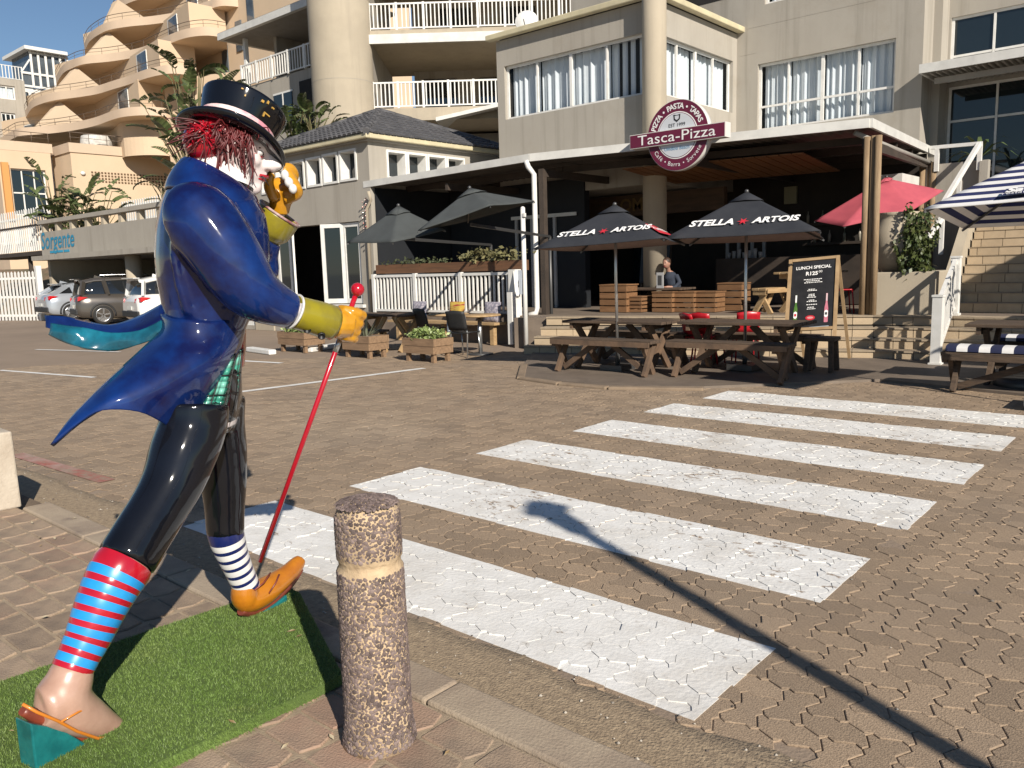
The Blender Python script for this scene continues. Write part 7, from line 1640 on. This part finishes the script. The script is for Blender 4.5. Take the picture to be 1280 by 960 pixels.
def planter_box(label, p, rz, w_=.72, d_=.42, plant='succ', seed=0):
    t = thing('planter', label, 'planter box', (0, 0, 0), 'small wooden planters by the road'); t.location = p; p = Vector(p)
    for s in (-1, 1):
        for k in range(2):
            z = p.z + .15 + .135 * k; mb = MB(); mb.box((p.x, p.y + s * d_ / 2, z + .065), (w_ + .03 * k, .03, .128)); add('board', mb, m_tim2, t); mb = MB(); mb.box((p.x + s * (w_ / 2 - .018 + .015 * k), p.y, z + .065), (.03, d_ - .034, .128)); add('board', mb, m_tim2, t)
        for sy in (-1, 1): mb = MB(); mb.box((p.x + s * (w_ / 2 - .07), p.y + sy * (d_ / 2 - .06), p.z + .075), (.07, .07, .15)); add('leg', mb, m_tim2, t)
    mb = MB(); mb.box((p.x, p.y, p.z + .28), (w_ - .07, d_ - .07, .24)); add('soil', mb, m_far, t)
    if plant == 'succ': shrub('x', None, (p.x, p.y, p.z + .47), (w_ * .48, d_ * .5, .10), 900, .075, m_succ, seed=seed, parent=t)
    else:
        r_ = random.Random(seed); mb = MB()
        for k in range(26):
            a = r_.uniform(0, 6.28); el = r_.uniform(.5, 1.4); L = r_.uniform(.25, .6); d2 = Vector((math.cos(a) * math.cos(el), math.sin(a) * math.cos(el), math.sin(el))); q = Vector((p.x + .08 * math.cos(a), p.y + .05 * math.sin(a), p.z + .38)); sd = d2.cross(Vector((0, 0, 1))).normalized() * .018; mb.add([q - sd, q + sd, q + d2 * L * .6 + sd * .7, q + d2 * L, q + d2 * L * .6 - sd * .7], [(0, 1, 2, 4), (4, 2, 3)])
        tag(add('foliage', mb, M('aloe_leaf', (.16, .19, .12), (.24, .24, .17), scale=3, rough=.5), t), kind='stuff')
    for ch in list(t.children):
        pass
    t.rotation_euler = (0, 0, R(rz)); return t
m_tim2 = M('grey_brown_board', (.26, .165, .095), (.17, .105, .06), scale=4, rough=.85, stretch=(.8, 6, 6), bump=.3, bscale=20)
q = (AZ(503, 453, 0) + AZ(547, 452, 0)) / 2; planter_box('wooden planter full of bright green succulents, nearest the black chairs', (q.x, q.y + .2, 0), 0, .78, .45, 'succ', 3)
q = (AZ(432, 448, 0) + AZ(462, 447, 0)) / 2; planter_box('wooden planter with a spiky aloe beside the cane', (q.x, q.y + .2, 0), 0, .78, .45, 'aloe', 4)
q = (AZ(345, 441, 0) + AZ(384, 440, 0)) / 2; planter_box('wooden planter under the mustard glove near the pavilion door', (q.x, q.y + .25, 0), 0, .92, .48, 'succ', 5)
kw = thing('white_kerb', 'low white painted kerb by the pavilion door', 'kerb', (-15.5, 11.2, 0)); a, b = AZ(386, 438, .04), AZ(428, 431, .04); a2, b2 = AZ(312, 437, .04), AZ(341, 441, .04)
for u_, v_ in ((a, b), (a2, b2)): mb = MB(); mb.bar(Vector((u_.x, u_.y, .05)), Vector((v_.x, v_.y, .05)), .16, .10); add('kerb_stone', mb, m_trim, kw, .02, 2)
# paving strip in front of the pavilion
# left picnic table
q = AZ(495, 441, 0); lt = proto_table(1.5, .7, .74, m_oldw, m_pine); place(lt, q.x - .55, q.y + .35, 0, 8, 'picnic table with pale crossed legs behind the aloe planter'); lbn = proto_bench(1.3, .28, .46, m_oldw, m_pine); place(lbn, q.x - .75, q.y - .25, 0, 8, 'low bench with pale crossed legs in front of the left picnic table')
# black chairs and round tables
m_bpl = M('black_weave', (.012, .012, .013), (.02, .02, .02), scale=30, rough=.6)
bc0 = chair('chair', m_bpl, m_alum, bh=.86); q = AZ(570, 447, 0); place(bc0, q.x, q.y + .25, 0, 190, 'black cafe chair with metal legs, the nearer of two', 'black cafe chairs'); q = AZ(527, 440, 0); place(clone(bc0), q.x, q.y + .3, 0, 170, 'black cafe chair half hidden behind the succulent planter', 'black cafe chairs')
def round_table(label, x, y):
    t = thing('round_table', label, 'table', (0, 0, 0), 'round cafe tables'); mb = MB(); mb.lathe((0, 0, 0), [(.0, .71), (.38, .71), (.40, .72), (.40, .735), (.385, .745), (0, .745)], 30); add('tabletop', mb, m_pine, t); mb = MB(); mb.tube([(0, 0, .04), (0, 0, .71)], .04, 12); add('pedestal', mb, m_alum, t); mb = MB(); mb.lathe((0, 0, 0), [(.24, 0), (.24, .02), (.06, .05), (0, .05)], 20); add('foot', mb, m_pole, t); t.location = (x, y, 0); return t
q = AZ(553, 441, 0); round_table('round pine cafe table behind the half hidden black chair', q.x, q.y + .2); q = AZ(594, 444, 0); round_table('round pine cafe table right of the nearer black chair', q.x, q.y + .15)
wbn = thing('wall_bench', 'long wall bench with pale legs under the veranda railing', 'bench', (-12.5, 12.5, 0)); mb = MB(); mb.bx(-14.6, -11.25, 12.32, 12.7, .42, .47); add('seat', mb, m_pine, wbn)
for x in (-14.4, -12.9, -11.45): mb = MB(); mb.bx(x, x + .1, 12.4, 12.5, 0, .42); add('leg', mb, m_pine, wbn)
m_cy = M('striped_cushion_cloth', (.48, .33, .06), (.30, .04, .03), scale=16, rough=.9, stretch=(.3, .3, 2.2), lo=.48, hi=.52); m_cg = M('speckled_cushion_cloth', (.36, .33, .36), (.18, .17, .21), scale=22, rough=.9, lo=.45, hi=.55)
for (x0, m_, lab) in ((-13.75, m_cg, 'speckled grey cushion against the veranda wall behind the left round table'), (-12.55, m_cy, 'yellow and red striped cushion against the veranda wall'), (-11.5, m_cg, 'speckled grey cushion at the right end of the wall bench')):
    t = thing('cushion', lab, 'cushion', (x0, 12.62, .47), 'cushions on the wall bench'); mb = MB(); mb.smooth = True; rws = []
    for j in range(9):
        v = j / 8 * 2 - 1; rws.append([Vector((x0 + .23 * u * (1 - .06 * (1 - abs(v))), 12.62 - .10 + .06 * (v * .5 + .5) + sgn * .07 * math.sqrt(max(0, (1 - u ** 4) * (1 - v ** 4))), .47 + .21 + .21 * v)) for sgn in (-1,) for u in [k / 4 - 1 for k in range(9)]] + [Vector((x0 + .23 * u, 12.62 - .10 + .06 * (v * .5 + .5) + .07 * math.sqrt(max(0, (1 - u ** 4) * (1 - v ** 4))), .47 + .21 + .21 * v)) for u in [1 - k / 4 for k in range(9)]])
    mb.grid(rws, closed=True); add('pillow', mb, m_, t)

# ------------------------------------------------------------------ crates, counters and people on the terrace
m_crate = M('crate_pine', (.21, .11, .048), (.15, .072, .03), scale=4, rough=.75, stretch=(.6, 5, 5), rnd=.15)
def crate(label, p, w_, h, d_=.4, n=4, grp='slatted wooden crates on the terrace'):
    t = thing('crate', label, 'crate', p, grp); p = Vector(p)
    for k in range(n):
        mb = MB(); z = p.z + h * (k + .5) / n; mb.box((p.x, p.y, z), (w_, .02, h / n - .025)); add('slat', mb, m_crate, t); mb = MB(); mb.box((p.x + w_ / 2 - .01, p.y + d_ / 2 + .012, z), (.02, d_, h / n - .025)); add('slat', mb, m_crate, t); mb = MB(); mb.box((p.x - w_ / 2 + .01, p.y + d_ / 2 + .012, z), (.02, d_, h / n - .025)); add('slat', mb, m_crate, t)
    for s in (-1, 1): mb = MB(); mb.box((p.x + s * (w_ / 2 - .05), p.y + .03, p.z + h / 2), (.05, .03, h)); add('corner_post', mb, m_crate, t)
    mb = MB(); mb.box((p.x, p.y + d_ / 2 + .02, p.z + h + .012), (w_ + .02, d_ + .06, .022)); add('top_board', mb, m_crate, t)
    return t
for k, (x0, x1, yt, yb, lab) in enumerate(((738, 771, 358, 392, 'tall slatted crate left of the parasol pole on the terrace'), (772, 790, 373, 392, 'low slatted crate just right of the tall crate'), (804.5, 828, 367, 392, 'slatted crate, leftmost of three in a row'), (830, 855, 367, 392, 'slatted crate, middle of three in a row'), (857, 882, 367, 392, 'slatted crate with its lowest slat in the sun, rightmost of three'), (888, 915, 356, 390, 'slatted crate at the far right, half in the dark'))):
    p = AZ((x0 + x1) / 2, yb, .60); D_ = depth(p); crate(lab, (p.x, p.y + .35, .60), (x1 - x0) * D_ / FPX * 1.22, (yb - yt) * D_ / FPX, .4, 4 if k else 4)
m_cloth1 = M('dark_shirt', (.03, .04, .06), (.02, .025, .04), scale=9, rough=.9); m_sk2 = M('skin_tone', (.32, .17, .12), rough=.55); m_jean = M('dark_trousers', (.02, .022, .03), rough=.9); m_hr2 = M('brown_hair', (.04, .02, .012), rough=.6)
pz = AZ(838, 392, .6); pb0 = Vector((pz.x - .75, pz.y + 1.5, .6)); per = thing('person', 'seated person in a dark shirt leaning over a table behind the crates', 'person', pb0)
mb = MB(); o_ = pb0
S = lambda x, y, z: o_ + Vector((x, y - (.22 * (z - .46) if z > .46 else 0), z - .25 if z > .42 else z * .5))
mb.tube([S(0, .05, .46), S(0, .03, .65), S(0, -.06, .85), S(0, -.12, .98), S(0, -.14, 1.06)], [.15, .145, .165, .13, .06], 16)
mb.tube([S(0, -.14, 1.05), S(0, -.17, 1.14)], [.05, .05], 10); mb.ball(S(0, -.20, 1.23), .078, .095, .115, 16, 12); mb.tube([S(0, -.28, 1.23), S(0, -.31, 1.20), S(0, -.285, 1.185)], [.012, .016, .012], 8)
for s in (-1, 1):
    mb.tube([S(s * .14, -.10, .98), S(s * .23, -.14, .82), S(s * .21, -.34, .72), S(s * .10, -.48, .74)], [.055, .05, .042, .03], 10)
    mb.ball(S(s * .085, -.52, .74), .035, .05, .018, 8, 6)
    for f in range(5): a = (f - 2) * .3; mb.tube([S(s * .085 + math.sin(a) * .025, -.54, .742), S(s * .085 + math.sin(a) * .055, -.60 + .01 * abs(f - 2), .735)], [.0085, .007], 6)
    mb.tube([S(s * .09, .05, .48), S(s * .11, -.38, .47), S(s * .11, -.40, .10), S(s * .11, -.44, .05), S(s * .11, -.58, .04)], [.085, .07, .05, .045, .035], 12)
    mb.ball(S(s * .078, -.2, 1.22), .012, .02, .03, 8, 6)
fuse('body', mb, [m_sk2, m_cloth1, m_jean], per, .014, 3, .5, lambda c: 2 if c.z < pb0.z + .31 else (1 if (c.z < pb0.z + .80 and c.y > pb0.y - .46) else 0))
mb = MB(); mb.ball(S(0, -.175, 1.262), .086, .098, .098, 14, 10); add('hair', mb, m_hr2, per)
for s in (-1, 1): mb = MB(); mb.ball(S(s * .03, -.288, 1.245), .012, .008, .008, 8, 6); add('eye', mb, m_plas, per)
mb = MB(); mb.tube([S(-.025, -.288, 1.165), S(0, -.295, 1.163), S(.025, -.288, 1.165)], .006, 6); add('mouth', mb, m_rund, per)
tbp = proto_table(1.4, .7, .48, m_oldw, m_oldw); place(tbp, pb0.x, pb0.y - .72, .6, 2, 'dark table on the terrace where a person leans, behind the crates'); bst = proto_bench(.9, .35, .19, m_oldw, m_oldw); place(bst, pb0.x, pb0.y + .05, .6, 2, 'dark bench on the terrace under the seated person')
mc = thing('menu_card', 'small pale card standing on the dark terrace table', 'menu card', (pb0.x + .16, pb0.y - .90, 1.08)); mb = MB(); mb.box(mc.location + Vector((0, 0, .16)), (.16, .02, .32)); add('card', mb, M('card_white', (.35, .35, .35), rough=.6), mc); mb = MB(); mb.box(mc.location + Vector((0, -.012, .16)), (.09, .004, .2)); add('card_print', mb, m_pole, mc)
